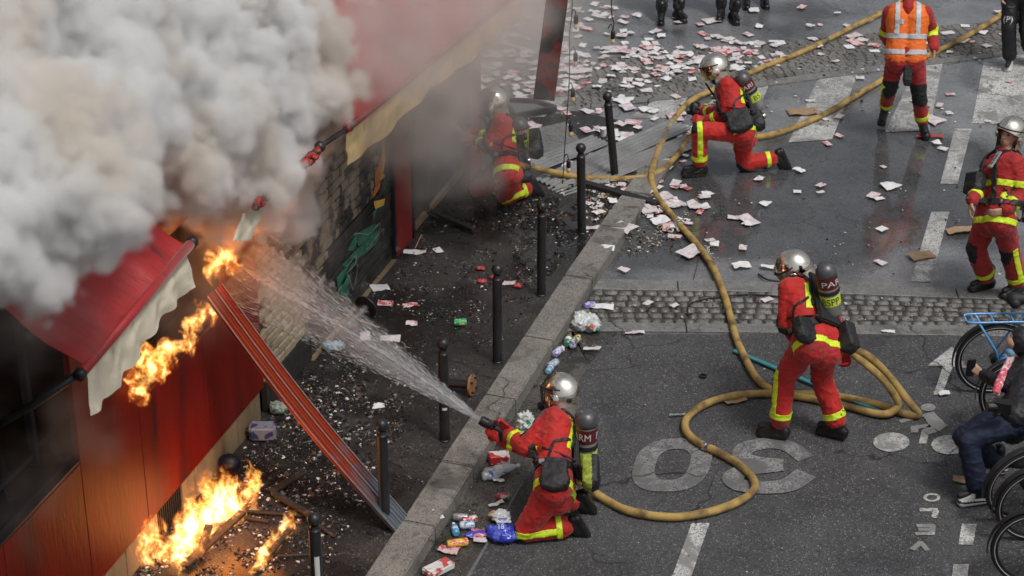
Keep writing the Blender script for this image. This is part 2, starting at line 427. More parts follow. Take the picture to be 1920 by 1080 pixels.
marking([[(1803,984),(1831,985),(1824,1024),(1797,1023)]], 'lane_dash')
marking([[(1787,1060),(1817,1060),(1811,1100),(1783,1100)]], 'lane_dash')
# the figure 30, to be read from the far side
def ring(outer, innr, name):
    b = MB(); n = len(outer); V = [Vector((*G(*p).xy, .0125)) for p in outer + innr]
    b.add(V, [(i, (i+1) % n, n + (i+1) % n, n + i) for i in range(n)]); return b.build(name, M_PAINTW, kind='structure')
def sup(cx, cy, rx, ry, sk, n=36, e=2.6):
    out = []
    for i in range(n):
        a = 2 * math.pi * i / n; c, s_ = math.cos(a), math.sin(a)
        x = rx * math.copysign(abs(c) ** (2 / e), c); y_ = ry * math.copysign(abs(s_) ** (2 / e), s_)
        out.append((cx + x - sk * y_, cy + y_))
    return out
ring(sup(1260,874,72,50,.28), sup(1261,873,32,29,.28), 'speed_figure')
def band_poly(cl, w, name, m=M_PAINTW, zz_=.0125):
    P = [G(*p) for p in cl]; P = spline(P, 5); b = MB(); V = []
    for i, p in enumerate(P):
        d = (P[min(i+1, len(P)-1)] - P[max(i-1, 0)]).normalized(); n = Vector((-d.y, d.x, 0)) * (w[0] + (w[1]-w[0]) * i / (len(P)-1)) / 2
        V += [(*(p - n).xy, zz_), (*(p + n).xy, zz_)]
    b.add(V, [(2*i, 2*i+1, 2*i+3, 2*i+2) for i in range(len(P)-1)]); return b.build(name, m, kind='structure')
band_poly([(1512,862),(1480,840),(1440,833),(1398,842),(1394,858),(1420,868),(1468,873)], (.17,.16), 'speed_figure')
band_poly([(1466,876),(1400,884),(1374,898),(1386,912),(1430,917),(1478,912),(1512,890)], (.16,.19), 'speed_figure', zz_=.0165)
# cycle symbol, arrow, word
marking([[(c[0] + 34*math.cos(a), c[1] + 18*math.sin(a)) for a in [i*math.pi/14 for i in range(28)]] for c in ((1671,831),(1780,836))], 'cycle_symbol')
marking([[(1740+14*math.cos(a), 766+7*math.sin(a)) for a in [i*math.pi/8 for i in range(16)]],
         [(1729,779),(1750,774),(1775,800),(1760,811),(1742,800)], [(1742,799),(1758,812),(1740,817),(1728,809)], [(1728,809),(1741,816),(1737,834),(1722,834)], [(1707,801),(1742,797),(1746,803),(1722,806),(1721,813),(1708,813)]], 'cycle_symbol', z=.0128)
marking([[(1685,790),(1728,777),(1732,783),(1689,796)]], 'cycle_symbol', z=.0134)
marking([[(1738,688),(1785,652),(1813,692),(1786,690),(1766,742),(1750,742),(1768,688)]], 'arrow_marking')
def letter(strokes, w=.045):
    b = MB()
    for a, c in strokes:
        a, c = G(*a), G(*c); d = (c - a).normalized(); n = Vector((-d.y, d.x, 0)) * w / 2
        b.poly([a - n - d*.01, c - n + d*.01, c + n + d*.01, a + n - d*.01], .0125 + .0001*rnd.random())
    b.build('word_marking', M_PAINT, kind='structure')
ring2 = MB(); n = 20
V = [Vector((*G(1747 + 16*math.cos(i*2*math.pi/n), 935 + 8*math.sin(i*2*math.pi/n)).xy, .0125)) for i in range(n)] + [Vector((*G(1747 + 10*math.cos(i*2*math.pi/n), 935 + 4.6*math.sin(i*2*math.pi/n)).xy, .0125)) for i in range(n)]
ring2.add(V, [(i, (i+1) % n, n + (i+1) % n, n + i) for i in range(n)]); ring2.build('word_marking', M_PAINT, kind='structure')
letter([((1726,958),(1756,958)),((1755,960),(1751,972))])
letter([((1718,1003),(1749,1002)),((1721,988),(1750,988)),((1724,995),(1749,995)),((1749,988),(1747,1002))])
letter([((1711,1032),(1726,1019)),((1726,1019),(1738,1033))])
# ------------------------------------------------------------------ the burning corner building
M_REDP = mat('red_painted_panel', (.135,.007,.004), .48, var=.30, scale=3.0, bump=.35, bscale=26, col2=(.022,.008,.007), c2lo=.54, c2hi=.74, c2scale=2.6, stretch=(1,1,.22), coat=0, spec=.22)
M_REDP2 = mat('dull_red_paint', (.20,.018,.016), .45, var=.2, scale=3, bump=.1, bscale=20, col2=(.07,.03,.03), c2lo=.62, c2hi=.75, c2scale=3)
M_PLINTH = mat('plinth_stone', (.21,.155,.09), .7, var=.3, scale=5, bump=.35, bscale=35, col2=(.07,.05,.035), c2lo=.55, c2hi=.75, c2scale=4, stretch=(1,1,.35))
M_CREAM = mat('soot_cream_brick', (.27,.225,.155), .8, var=.22, scale=9, bump=.5, bscale=45, col2=(.022,.02,.019), c2lo=.47, c2hi=.54, c2scale=3.6, stretch=(1,1,.45))
M_CREAM2 = mat('clean_cream_brick', (.28,.24,.16), .8, var=.22, scale=9, bump=.5, bscale=45, col2=(.05,.045,.035), c2lo=.62, c2hi=.70, c2scale=3.2)
M_SOOT = mat('burnt_black', (.018,.017,.016), .75, var=.5, scale=12, bump=.6, bscale=30)
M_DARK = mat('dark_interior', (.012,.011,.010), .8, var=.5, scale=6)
M_SHUT = mat('dark_shutter_slat', (.055,.055,.052), .45, metal=.3, var=.35, scale=8, bump=.2, bscale=40, col2=(.015,.014,.013), c2lo=.5, c2hi=.65, c2scale=3)
M_BLK = mat('black_metal', (.018,.018,.020), .38, var=.3, scale=10, bump=.15, bscale=50, spec=.5)
M_STUCCO = mat('grey_render', (.30,.28,.25), .85, var=.15, scale=3, bump=.3, bscale=40)
M_GREEN = mat('green_spray_paint', (.03,.15,.10), .6, var=.4, scale=9, col2=(.02,.05,.035), c2lo=.58, c2hi=.70, c2scale=5)
M_ORG = mat('orange_spray_paint', (.62,.16,.03), .6, var=.3, scale=9, col2=(.05,.03,.02), c2lo=.56, c2hi=.66, c2scale=9)
M_YEL = mat('yellow_spray_paint', (.70,.48,.06), .6, var=.3, scale=9, col2=(.05,.03,.02), c2lo=.58, c2hi=.66, c2scale=9)
M_WHT = mat('white_spray_paint', (.34,.33,.28), .6, var=.2, scale=9, col2=(.06,.055,.05), c2lo=.56, c2hi=.66, c2scale=14)
bl = thing('corner_building', (XW-3, 14, 0), 'burning corner shop with red panelled front, dark openings and soot blackened brick', 'building')
# ground floor walls and upper mass (openings are real)
b = MB()
b.box((-9.9, 11.5, 5.4), (5.9, 15.7, 4.6)); b.build('upper_wall', M_STUCCO, bl)
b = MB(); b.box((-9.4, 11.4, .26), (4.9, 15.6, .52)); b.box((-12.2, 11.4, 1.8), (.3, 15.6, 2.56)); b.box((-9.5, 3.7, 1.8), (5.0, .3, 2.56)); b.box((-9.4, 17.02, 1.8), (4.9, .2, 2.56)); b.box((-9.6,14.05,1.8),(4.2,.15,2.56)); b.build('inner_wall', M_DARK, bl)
b = MB(); b.box((-9.6, 19.2, 1.6), (5.2, .35, 3.0)); b.build('end_wall', M_STUCCO, bl)
b = MB(); b.box((-6.86, 18.2, 1.3), (.06, 1.5, 2.6)); b.box((-6.80,17.98,.5),(.03,.03,.8)); b.build('recessed_door', mat('smoky_grey_door', (.06,.065,.07), .5, var=.3, scale=3, bump=.1), bl)
# plinth slabs
y = 6.0
sl = [6.0]
while sl[-1] < 11.7: sl.append(sl[-1] + rnd.uniform(.26, .38))
sl[-1] = 11.98
for a, c in zip(sl, sl[1:]):
    b = MB(); b.box((XW - .045 + rnd.uniform(0,.004), (a+c)/2, .26), (.09, c-a-.010, .29)); o = b.build('plinth_slab', M_PLINTH, bl); bevel(o, .004)
sl = [12.40]
while sl[-1] < 13.75: sl.append(sl[-1] + rnd.uniform(.20, .30))
for a, c in zip(sl, sl[1:]):
    b = MB(); b.box((XW - .045 + rnd.uniform(0,.004), (a+c)/2, .26), (.09, c-a-.010, .29)); o = b.build('plinth_slab', M_PLINTH, bl); bevel(o, .004)
# air vent
b = MB(); b.box((XW-.075, 12.19, .26), (.03, .42, .28)); v = b.build('air_vent', M_DARK, bl)
for i in range(12):
    b = MB(); b.box((XW-.03, 12.0 + i*.034, .26), (.05, .012, .27)); b.build('vent_bar', M_BLK, v)
# red panels (sill height 1.46) and taller panels between the openings
def panel(y0, y1, z0, z1, m=M_REDP, name='front_panel'):
    b = MB(); b.box((XW - .01, (y0+y1)/2, (z0+z1)/2), (.05, y1-y0-.006, z1-z0)); o = b.build(name, m, bl); bevel(o, .003); return o
panel(6.2, 8.3, .405, 1.46); panel(8.3, 9.9, .405, 1.46); panel(9.9, 10.95, .405, 1.46)
panel(10.95, 11.82, .405, 3.05); panel(11.82, 12.9, .405, 1.445); panel(12.9, 13.93, .405, 1.445); panel(13.34, 13.93, 1.46, 2.35)
b = MB(); b.box((XW-.03, 12.6, 2.72), (.04, 1.5, .5)); b.build('lintel', M_REDP2, bl)
b = MB(); b.box((XW-.16, 8.6, 1.475), (.34, 4.7, .02)); b.box((XW-.06, 8.6, 1.50), (.03, 4.7, .03)); b.box((XW-.15, 12.58, 1.46), (.3, 1.5, .02)); b.build('window_sill', M_BLK, bl)
for k in range(5):
    b = MB(); yy = 6.6 + k*1.05; b.bar((XW-.25, yy, 1.5), (XW-.25, yy, 2.9), .05, .05); b.bar((XW-.25, yy, 1.62), (XW-.25, yy+1.0, 1.62+rnd.uniform(-.05,.05)), .04, .04); b.build('window_frame', M_SOOT, bl)
for k in range(9):
    b = MB(); b.bar((XW-.28+rnd.uniform(-.1,.2), 6.5+k*.55, 1.5), (XW-.5, 6.9+k*.55, 1.55+rnd.uniform(0,.3)), .05, .02); b.build('charred_slat', M_SOOT, bl)
# brick skin between 13.95 and 16.97
brk = MB(); brk.box((XW - .085, 15.46, 1.75), (.10, 3.0, 2.6)); brk.build('brick_backing', M_SOOT, bl)
bb = MB(); bb.box((0, 0, 0), (.045, .215, .082)); bmesh_b = bb.mesh('brick', M_CREAM); o_ = bpy.data.objects.new('tmpb', bmesh_b); bevel(o_, .009, 1); bpy.data.objects.remove(o_)
bmesh_c = bmesh_b.copy(); bmesh_c.materials.clear(); bmesh_c.materials.append(M_CREAM2)
nb = 0; z = 1.02 + .045; row = 0
for row in range(24):
    z0 = .46 + row * .094
    y = 13.96 + (row % 2) * .11
    while y < 16.62:
        low = z0 < 1.0
        if not (low and y > 14.95 + (z0-.46)*.9) and not (y > 16.6) and not (rnd.random() < (.12 if y > 14.8 else .02)) and nb < 290:
            link('brick', bmesh_c if y < 14.75 else bmesh_b, bl, Vector((XW - .018 + rnd.uniform(-.006, .004), y + .11, z0)) - bl.location, (rnd.uniform(-.02,.02), 0, rnd.uniform(-.02,.02)), (1, rnd.uniform(.95,1.02), rnd.uniform(.93,1.02))); nb += 1
        y += .225
# boards of the lower shop front, graffiti, shutter at the end
for k in range(9):
    b = MB(); b.box((XW - .02 + (k % 2)*.006, 15.93, .15 + k*.094), (.03, 2.02, .088)); o = b.build('board', M_SHUT, bl); bevel(o, .004)
for k in range(15):
    b = MB(); b.box((XW - .022, 16.80, 1.0 + k*.094), (.03, .29, .088)); o = b.build('board', M_SHUT, bl); bevel(o, .004)
b = MB(); b.box((XW-.01, 14.45, .27), (.05, .95, .28)); b.build('plinth_board', M_SOOT, bl)
b = MB(); b.box((XW+.01, 15.93, .065+.04), (.06, 2.05, .05)); b.build('plinth_edge', M_PLINTH, bl)
def graf(polys, m, name='graffiti', x=XW + .0085):
    b = MB()
    for p in polys:
        P = [PX(q[0], q[1], x) for q in p]; b.add(P, [tuple(range(len(P)))])
    return b.build(name, m, bl)
graf([[(631,520),(665,480),(668,492),(634,548)], [(640,497),(706,432),(712,440),(706,458),(650,502)], [(651,470),(668,435),(674,440),(664,470)],
      [(667,440),(700,420),(712,420),(690,450),(672,462)], [(637,528),(654,502),(657,522),(650,546),(640,560)], [(620,560),(627,545),(629,575),(622,585)],
      [(645,552),(652,535),(654,550),(648,568)], [(716,372),(722,340),(724,352),(700,410),(698,400)]], M_GREEN)
graf([[(703,330),(712,300),(716,285),(718,260),(720,300),(716,330),(704,350)], [(702,352),(714,330),(712,352),(700,372)]], M_ORG, x=XW + .011)
graf([[(716,262),(720,250),(723,300),(718,325),(722,330),(712,340),(717,315)], [(548,690),(560,668),(566,680),(552,700)], [(600+100,378),(722,372),(720,385),(704,392)]], M_YEL, x=XW + .013)
def gline(pts, w=.008, x=XW + .014):
    P = [PX(q[0], q[1], x) for q in pts]; b = MB()
    for a, c in zip(P, P[1:]):
        d = (c - a).normalized(); n = Vector((1, 0, 0)).cross(d).normalized() * w / 2; b.add([a-n, c-n, c+n, a+n], [(0,1,2,3)])
    return b
for pts in ([(663,440),(672,437),(690,440),(712,418),(713,428),(692,468)], [(650,500),(666,480),(667,495),(650,512),(655,520),(662,545),(668,520),(672,490)], [(690,455),(686,470),(692,462),(716,432),(720,428),(718,445)],
            [(631,570),(635,545),(642,535)], [(668,475),(670,500),(672,490)], [(716,325),(722,335),(714,365),(706,392),(700,412)]):
    gline(pts).build('graffiti', M_WHT, bl)
# door posts
b = MB(); b.box((XW - .01, 17.21, 1.30), (.06, .46, 2.5)); o = b.build('door_panel', M_REDP2, bl); bevel(o, .006)
b = MB(); b.box((XW + .0, 16.965, 1.30), (.07, .04, 2.5)); b.box((XW + .0, 17.46, 1.30), (.07, .05, 2.5)); b.build('door_frame', M_BLK, bl)
b = MB(); b.box((XW - .01, 19.2, 1.35), (.16, .38, 2.6)); o = b.build('corner_post', M_REDP2, bl); bevel(o, .008)
b = MB(); b.box((XW - .09, 18.2, .12 + .03), (.16, 1.6, .06)); b.build('door_step', M_PLINTH, bl)

# ------------------------------------------------------------------ awnings
M_AWN = mat('red_awning_cloth', (.40,.016,.018), .5, var=.3, scale=4, bump=.4, bscale=16, col2=(.16,.012,.012), c2lo=.52, c2hi=.72, c2scale=4, stretch=(.5,3,1), sheen=.2)
M_AWN2 = mat('scorched_red_awning', (.34,.03,.03), .6, var=.3, scale=3, bump=.25, bscale=18, col2=(.10,.03,.03), c2lo=.62, c2hi=.75, c2scale=2)
M_VAL = mat('cream_valance', (.68,.61,.47), .8, var=.15, scale=5, bump=.3, bscale=16, col2=(.28,.22,.14), c2lo=.58, c2hi=.75, c2scale=3)
M_VAL2 = mat('smoked_cream_valance', (.55,.40,.20), .8, var=.2, scale=5, bump=.3, bscale=16, col2=(.30,.19,.09), c2lo=.54, c2hi=.75, c2scale=3)
def cloth(name, A, B, C, D, nu, nv, amp, m, parent, hem=None, th=.006, droop=0.0, ripple=.02, seed=0.0):
    """A-B front edge, D-C back edge"""
    V = []; F = []
    for j in range(nv + 1):
        for i in range(nu + 1):
            u = i / nu; v = j / nv; p = A.lerp(B, u).lerp(D.lerp(C, u), v)
            n = mnoise.noise(Vector((u * 3 + seed, v * 2, seed))) * amp + mnoise.noise(Vector((u * 14 + seed, v * 3, 5 + seed))) * ripple
            p = p + Vector((n * .6, 0, n)) - Vector((0, 0, 1)) * droop * 4 * v * (1 - v)
            if hem: p = p + hem(u, v)
            V.append(p)
    w = nu + 1
    F = [(j*w+i, j*w+i+1, (j+1)*w+i+1, (j+1)*w+i) for j in range(nv) for i in range(nu)]
    b = MB(); b.add(V, F); n0 = len(V); b.add([Vector(q) - Vector((0, 0, th)) for q in V], [tuple(reversed(f)) for f in F])
    return b.build(name, m, parent, smooth=True, fixn=False)
# first awning
a0, a1 = PX(160,690,-6.02), PX(350,466,-6.02)
aw = thing('awning', tuple(a0.lerp(a1, .5)), 'sagging red awning with cream valance over the smoking window, its cloth half hidden by smoke', 'awning')
back0 = Vector((XW, a0.y - .02, 3.42)); back1 = Vector((XW, a1.y + .02, 3.62))
def ragged(u, v): return Vector((0, -.10 * max(0, v - .25) * abs(mnoise.noise(Vector((v * 9, 3, 1)))) * 6 * (1 if u > .93 else 0), 0))
cloth('canvas', a0 + Vector((0,0,.02)), a1 + Vector((0,0,.02)), back1, back0, 46, 20, .05, M_AWN, aw, hem=ragged, droop=.03, ripple=.012)
b = MB(); b.tube([a0 - (a1-a0).normalized()*.05, a1 + (a1-a0).normalized()*.06], .035, 12); b.build('front_bar', M_AWN, aw, smooth=True)
b = MB(); e = (a1-a0).normalized(); b.tube([a1 + e*.055, a1 + e*.10], .042, 14); b.tube([a0 - e*.05, a0 - e*.09], .040, 14); b.build('bar_cap', M_BLK, aw, smooth=True)
dn = Vector((.02, 0, -1))
def vhem(u, v): 
    return Vector((.022 * math.sin(u * 34) * (1 - v), 0, -.03 * math.sin(u * 7) * (1 - v) - .012 * (1 - v) * abs(math.sin(u * 30))))
lo0, lo1 = a0 + Vector((0, .0, -.34)), a1 + Vector((0, .06, -.28))
cloth('valance', lo0, lo1, a1 - Vector((0,0,.02)), a0 - Vector((0,0,.02)), 70, 8, .02, M_VAL, aw, hem=vhem, ripple=.03, th=.004)
b = MB(); b.tube([a0 - e*.02, PX(60,760,-6.35), PX(-10,800,-6.75)], [.026,.026,.026], 10); b.build('support_arm', M_BLK, aw, smooth=True)
# second awning
c0, c1 = PX(648,244,-6.02), PX(905,38,-6.02); c1 = c0 + (c1 - c0) * 1.35
aw2 = thing('awning', tuple(c0.lerp(c1, .5)), 'red awning with scorched yellowed valance above the door, fading into drifting smoke', 'awning')
bk0, bk1 = Vector((XW, c0.y - .35, 3.95)), Vector((XW, c1.y, 3.9))
cloth('canvas', c0, c1, bk1, bk0, 40, 18, .08, M_AWN2, aw2, droop=-.02, ripple=.02, seed=4)
b = MB(); b.tube([c0, c1], .03, 10); b.build('front_bar', M_REDP2, aw2, smooth=True)
def vhem2(u, v): return Vector((.02 * math.sin(u * 40) * (1 - v), 0, -.02 * math.sin(u * 11) * (1 - v)))
cloth('valance', c0 + Vector((0,0,-.30)), c1 + Vector((0,0,-.26)), c1 - Vector((0,0,.01)), c0 - Vector((0,.0,.01)), 70, 8, .03, M_VAL2, aw2, hem=vhem2, ripple=.03, th=.004, seed=2)
# burnt bar between the awnings
bb_ = thing('burnt_awning_bar', tuple(PX(560,310,-6.02)), 'bare awning bar with charred red cloth clinging to it, between the two awnings', 'awning bar')
p = [PX(478,384,-6.02), PX(520,345,-6.02), PX(560,310,-6.02), PX(602,273,-6.02)]
b = MB(); b.tube(spline(p, 3), .022, 10); b.build('tube', M_REDP2, bb_, smooth=True)
b = MB(); b.tube([PX(598,276,-6.02), PX(656,238,-6.02)], .020, 10); b.ell(PX(600,275,-6.02), (.045,.045,.045)); b.ell(PX(655,239,-6.02), .035); b.build('black_arm', M_BLK, bb_, smooth=True)
b = MB()
for k in range(26):
    t = rnd.random(); q = PX(568,302,-6.0).lerp(PX(596,280,-6.0), t) + Vector((rnd.uniform(-.02,.02), 0, rnd.uniform(-.06,.01))); b.ell(q, (rnd.uniform(.015,.035), rnd.uniform(.02,.04), rnd.uniform(.015,.04)), nu=7, nv=5)
M_MELT = mat('melted_red_cloth', (.34,.03,.02), .5, var=.5, scale=25, col2=(.03,.02,.02), c2lo=.52, c2hi=.6, c2scale=20, bump=.4)
b.build('melted_cloth', M_MELT, bb_, smooth=True); b = MB()
for k in range(14):
    t = rnd.random(); q = PX(478,384,-6.0).lerp(PX(510,356,-6.0), t) + Vector((rnd.uniform(-.02,.02), 0, rnd.uniform(-.04,.01))); b.ell(q, (rnd.uniform(.02,.03), rnd.uniform(.03,.05), rnd.uniform(.015,.03)), nu=7, nv=5)
b.build('melted_cloth', M_MELT, bb_, smooth=True)
v0, v1, v2, v3 = PX(436,452,-6.05), PX(470,448,-6.05), PX(505,375,-6.05), PX(455,400,-6.05)
cloth('valance_rag', v0, v1, v2, v3, 8, 6, .03, M_VAL, bb_, th=.004)

# hanging charred plank and the strings of bulbs
q0 = G(1020,186,1.7); q1 = PV(1052,-60,q0,0.0)
d = (q1 - q0)
b = MB(); b.bar(q0, q1, .20, .05, up=tuple(HF)); o = b.build('hanging_plank', mat('charred_red_board', (.16,.02,.018), .6, var=.5, scale=5, bump=.5, bscale=25, col2=(.016,.014,.014), c2lo=.46, c2hi=.54, c2scale=5), label='charred red board hanging down at the street corner above the crossing', cat='board'); bevel(o, .006)
M_BULB = mat('amber_bulb_glass', (.75,.5,.28), .15, var=.1, spec=.8)
def string(name, px, bulbs, label):
    base = G(1064,215,1.2); P = [PV(x, y, base) for x, y in px]
    t = thing(name, tuple(P[-1]), label, 'string lights')
    b = MB(); b.tube(spline(P, 5), .0055, 6); b.build('cable', M_BLK, t, smooth=True)
    for (bx, by) in bulbs:
        c = PV(bx, by, base); b = MB(); b.tube(spline([c + Vector((-.05,0,.06)), c + Vector((-.02,0,.11)), c + Vector((0,0,.05))], 4), .005, 6); b.lathe(c + Vector((0,0,-.0)), [(.016,.05),(.022,.03),(.022,-.03),(.018,-.035)], 10); h = b.build('bulb_holder', M_BLK, t, smooth=True)
        b = MB(); b.ell(c - Vector((0,0,.06)), (.022,.022,.034), nu=10, nv=7); b.build('bulb', M_BULB, h, smooth=True)
string('string_lights', [(1074,-30),(1072,30),(1068,60),(1068,100),(1067,160),(1062,230),(1058,290),(1055,345)], [(1080,38),(1079,108),(1074,175),(1070,240),(1066,308)], 'two black cables of amber bulbs hanging straight down beside the charred board')
string('string_lights', [(1146,-30),(1147,25),(1151,44),(1149,56)], [(1149,66)], 'single short cable with one amber bulb hanging over the paper covered road')
# ------------------------------------------------------------------ people
M_RED = mat('red_turnout_cloth', (.47,.012,.009), .72, var=.22, scale=14, bump=.6, bscale=32, col2=(.12,.014,.012), c2lo=.54, c2hi=.76, c2scale=4.5, sheen=.15)
M_REDD = mat('darker_red_cloth', (.34,.012,.012), .75, var=.2, scale=14, bump=.35, bscale=38, sheen=.15)
M_HV = mat('lime_reflective_tape', (.66,.86,.03), .5, var=.08, scale=30, col2=(.50,.62,.10), c2lo=.58, c2hi=.66, c2scale=22)
M_HVS = mat('silver_reflective_tape', (.52,.55,.58), .4, var=.1, scale=30)
M_GEAR = mat('black_gear_fabric', (.014,.014,.016), .6, var=.35, scale=25, bump=.4, bscale=60)
M_BOOT = mat('black_boot_leather', (.013,.012,.012), .32, var=.3, scale=20, bump=.3, bscale=50)
M_KNEE = mat('black_knee_pad', (.014,.014,.016), .75, var=.3, scale=30, bump=.2)
M_GLVR = mat('red_glove', (.45,.02,.02), .6, var=.25, scale=40, bump=.3)
M_SKIN = mat('skin', (.52,.30,.21), .5, var=.08, scale=18)
M_CHROME = mat('silver_helmet', (.86,.82,.72), .14, metal=1.0, var=.12, scale=9, col2=(.30,.24,.16), c2lo=.60, c2hi=.78, c2scale=11, rvar=.08, rscale=14, bump=.05, bscale=14)  # darker warm mottling in the colour stands in for contrasty reflections
M_VISOR = mat('gold_visor', (.50,.36,.20), .10, metal=1.0, var=.2, scale=10)
M_VISOR2 = mat('smoked_visor', (.05,.045,.05), .06, var=.2, spec=1.0, coat=1)
M_HPROT = mat('silver_nape_cloth', (.55,.50,.42), .38, metal=.7, var=.25, scale=14, bump=.6, bscale=26)
M_STEEL = mat('scuffed_grey_cylinder', (.33,.32,.30), .38, metal=.5, var=.2, scale=15, col2=(.14,.13,.12), c2lo=.58, c2hi=.66, c2scale=12)
M_CYLD = mat('dark_cylinder_head', (.10,.10,.11), .38, metal=.4, var=.3, scale=15)
M_MAROON = mat('maroon_band', (.10,.012,.014), .45, var=.2)
M_LIMEB = mat('lime_label', (.55,.66,.06), .5, var=.1)
M_WTXT = mat('white_print', (.60,.60,.60), .5, var=.05)
M_KTXT = mat('black_print', (.015,.015,.015), .5, var=.05)
M_YTXT = mat('yellow_print', (.62,.62,.05), .5, var=.05)
M_ORANGE = mat('orange_vest_cloth', (.85,.17,.02), .65, var=.12, scale=12, bump=.3, bscale=40)
M_BUCK = mat('steel_buckle', (.5,.5,.5), .25, metal=1.0)
M_GREYH = mat('grey_harness_pad', (.30,.31,.33), .5, var=.15)

def remeshed(mb, vox, iters=6, fac=.5):
    m = bpy.data.meshes.new('tmp'); m.from_pydata(mb.V, [], mb.F)
    bm = bmesh.new(); bm.from_mesh(m); bmesh.ops.recalc_face_normals(bm, faces=bm.faces); bm.to_mesh(m); bm.free()
    o = bpy.data.objects.new('tmp', m); COL.objects.link(o)
    r = o.modifiers.new('r', 'REMESH'); r.mode = 'VOXEL'; r.voxel_size = vox; r.adaptivity = 0
    s = o.modifiers.new('s', 'SMOOTH'); s.iterations = iters; s.factor = fac
    bpy.context.view_layer.update(); dg = bpy.context.evaluated_depsgraph_get()
    e = bpy.data.meshes.new_from_object(o.evaluated_get(dg)); 
    bpy.data.objects.remove(o); bpy.data.meshes.remove(m)
    return e
class Garment: pass
def garment(name, mb, mats, parent, vox=.012, iters=6, wr=.010, wfreq=8.0, region=None, seed=0.0, keep=None):
    """one continuous surface from overlapping rounded limbs, wrinkled, in local coordinates of parent"""
    m = remeshed(mb, vox, iters); off = wloc(parent) if parent else Vector((0, 0, 0))
    n = len(m.vertices); co = np.empty(n * 3); m.vertices.foreach_get('co', co); co = co.reshape(-1, 3)
    no = np.empty(n * 3); m.vertex_normals.foreach_get('vector', no); no = no.reshape(-1, 3)
    if wr:
        sv = Vector((seed, seed * 2, seed * 3)); dsp = np.empty(n)
        for i in range(n):
            p = Vector(co[i]); q = p * wfreq + sv
            w = mnoise.noise(q * .7) * 1.5
            a = max(0, 1 - abs(mnoise.noise(Vector((q.x, q.y, q.z * 1.7)) + Vector((w, w, 0)))) * 5.0) ** 1.5 - .3
            dsp[i] = wr * a * .8 + wr * .5 * mnoise.noise(q * 2.7)
        co = co + no * dsp[:, None]
    m.vertices.foreach_set('co', (co - np.array(off)).ravel())
    for q in (mats if isinstance(mats, (list, tuple)) else [mats]): m.materials.append(q)
    if region:
        idx = []
        for p in m.polygons:
            c = sum((Vector(co[v]) for v in p.vertices), Vector()) / len(p.vertices); idx.append(region(c))
        m.polygons.foreach_set('material_index', idx)
    m.polygons.foreach_set('use_smooth', [True] * len(m.polygons)); m.update(); m.name = name
    o = bpy.data.objects.new(name, m); COL.objects.link(o); o.parent = parent
    g = Garment(); g.o = o; g.V = [Vector(c) for c in co]; g.F = [tuple(p.vertices) for p in m.polygons]
    g.bvh = BVHTree.FromPolygons(g.V, g.F); return g
def band(g, planes, near, name, m, parent, off=.005, facing=None):
    """the piece of garment g between the planes, lifted off the surface"""
    a, b, rad = near; a = Vector(a); b = Vector(b); ab = b - a; L2_ = ab.length_squared
    keep = []
    for f in g.F:
        c = g.V[f[0]]; t = max(0, min(1, (c - a).dot(ab) / L2_))
        if (c - (a + ab * t)).length < rad: keep.append(f)
    if not keep: return None
    used = {}; V = []; F = []
    for f in keep:
        q = []
        for i in f:
            if i not in used: used[i] = len(V); V.append(g.V[i])
            q.append(used[i])
        F.append(q)
    me = bpy.data.meshes.new(name); me.from_pydata(V, [], F); bm = bmesh.new(); bm.from_mesh(me)
    for co, no in planes:
        bmesh.ops.bisect_plane(bm, geom=list(bm.verts) + list(bm.edges) + list(bm.faces), plane_co=co, plane_no=no, clear_outer=True)
    bm.normal_update()
    if facing is not None:
        fv = Vector(facing).normalized(); kill = [f for f in bm.faces if f.normal.dot(fv) < .05]; bmesh.ops.delete(bm, geom=kill, context='FACES')
    for v in bm.verts: v.normal_update()
    po = wloc(parent)
    for v, nn in [(v, v.normal.copy()) for v in bm.verts]: v.co = v.co + nn * off - po
    for f in bm.faces: f.smooth = True
    if not bm.faces: bm.free(); return None
    r = bmesh.ops.extrude_face_region(bm, geom=list(bm.faces))
    for e in r['geom']:
        if isinstance(e, bmesh.types.BMVert): e.co -= e.normal * (off * .6)
    bmesh.ops.recalc_face_normals(bm, faces=bm.faces)
    bm.to_mesh(me); bm.free(); me.materials.append(m)
    o = bpy.data.objects.new(name, me); COL.objects.link(o); o.parent = parent; return o
def ringband(g, a, b, t0, t1, rad, name, m, parent, off=.005):
    a = Vector(a); b = Vector(b); d = (b - a).normalized()
    return band(g, [(a.lerp(b, t1), d), (a.lerp(b, t0), -d)], (a.lerp(b, t0), a.lerp(b, t1), rad), name, m, parent, off)
def stripband(g, a, b, t0, t1, rad, w, out, name, m, parent):
    """a tape running along limb a-b on its side facing out"""
    a = Vector(a); b = Vector(b); d = (b - a).normalized(); o = Vector(out); o = (o - d * o.dot(d)).normalized(); s = d.cross(o)
    c = a.lerp(b, .5)
    return band(g, [(a.lerp(b, t1), d), (a.lerp(b, t0), -d), (c + s * w / 2, s), (c - s * w / 2, -s)], (a, b, rad), name, m, parent, facing=o)
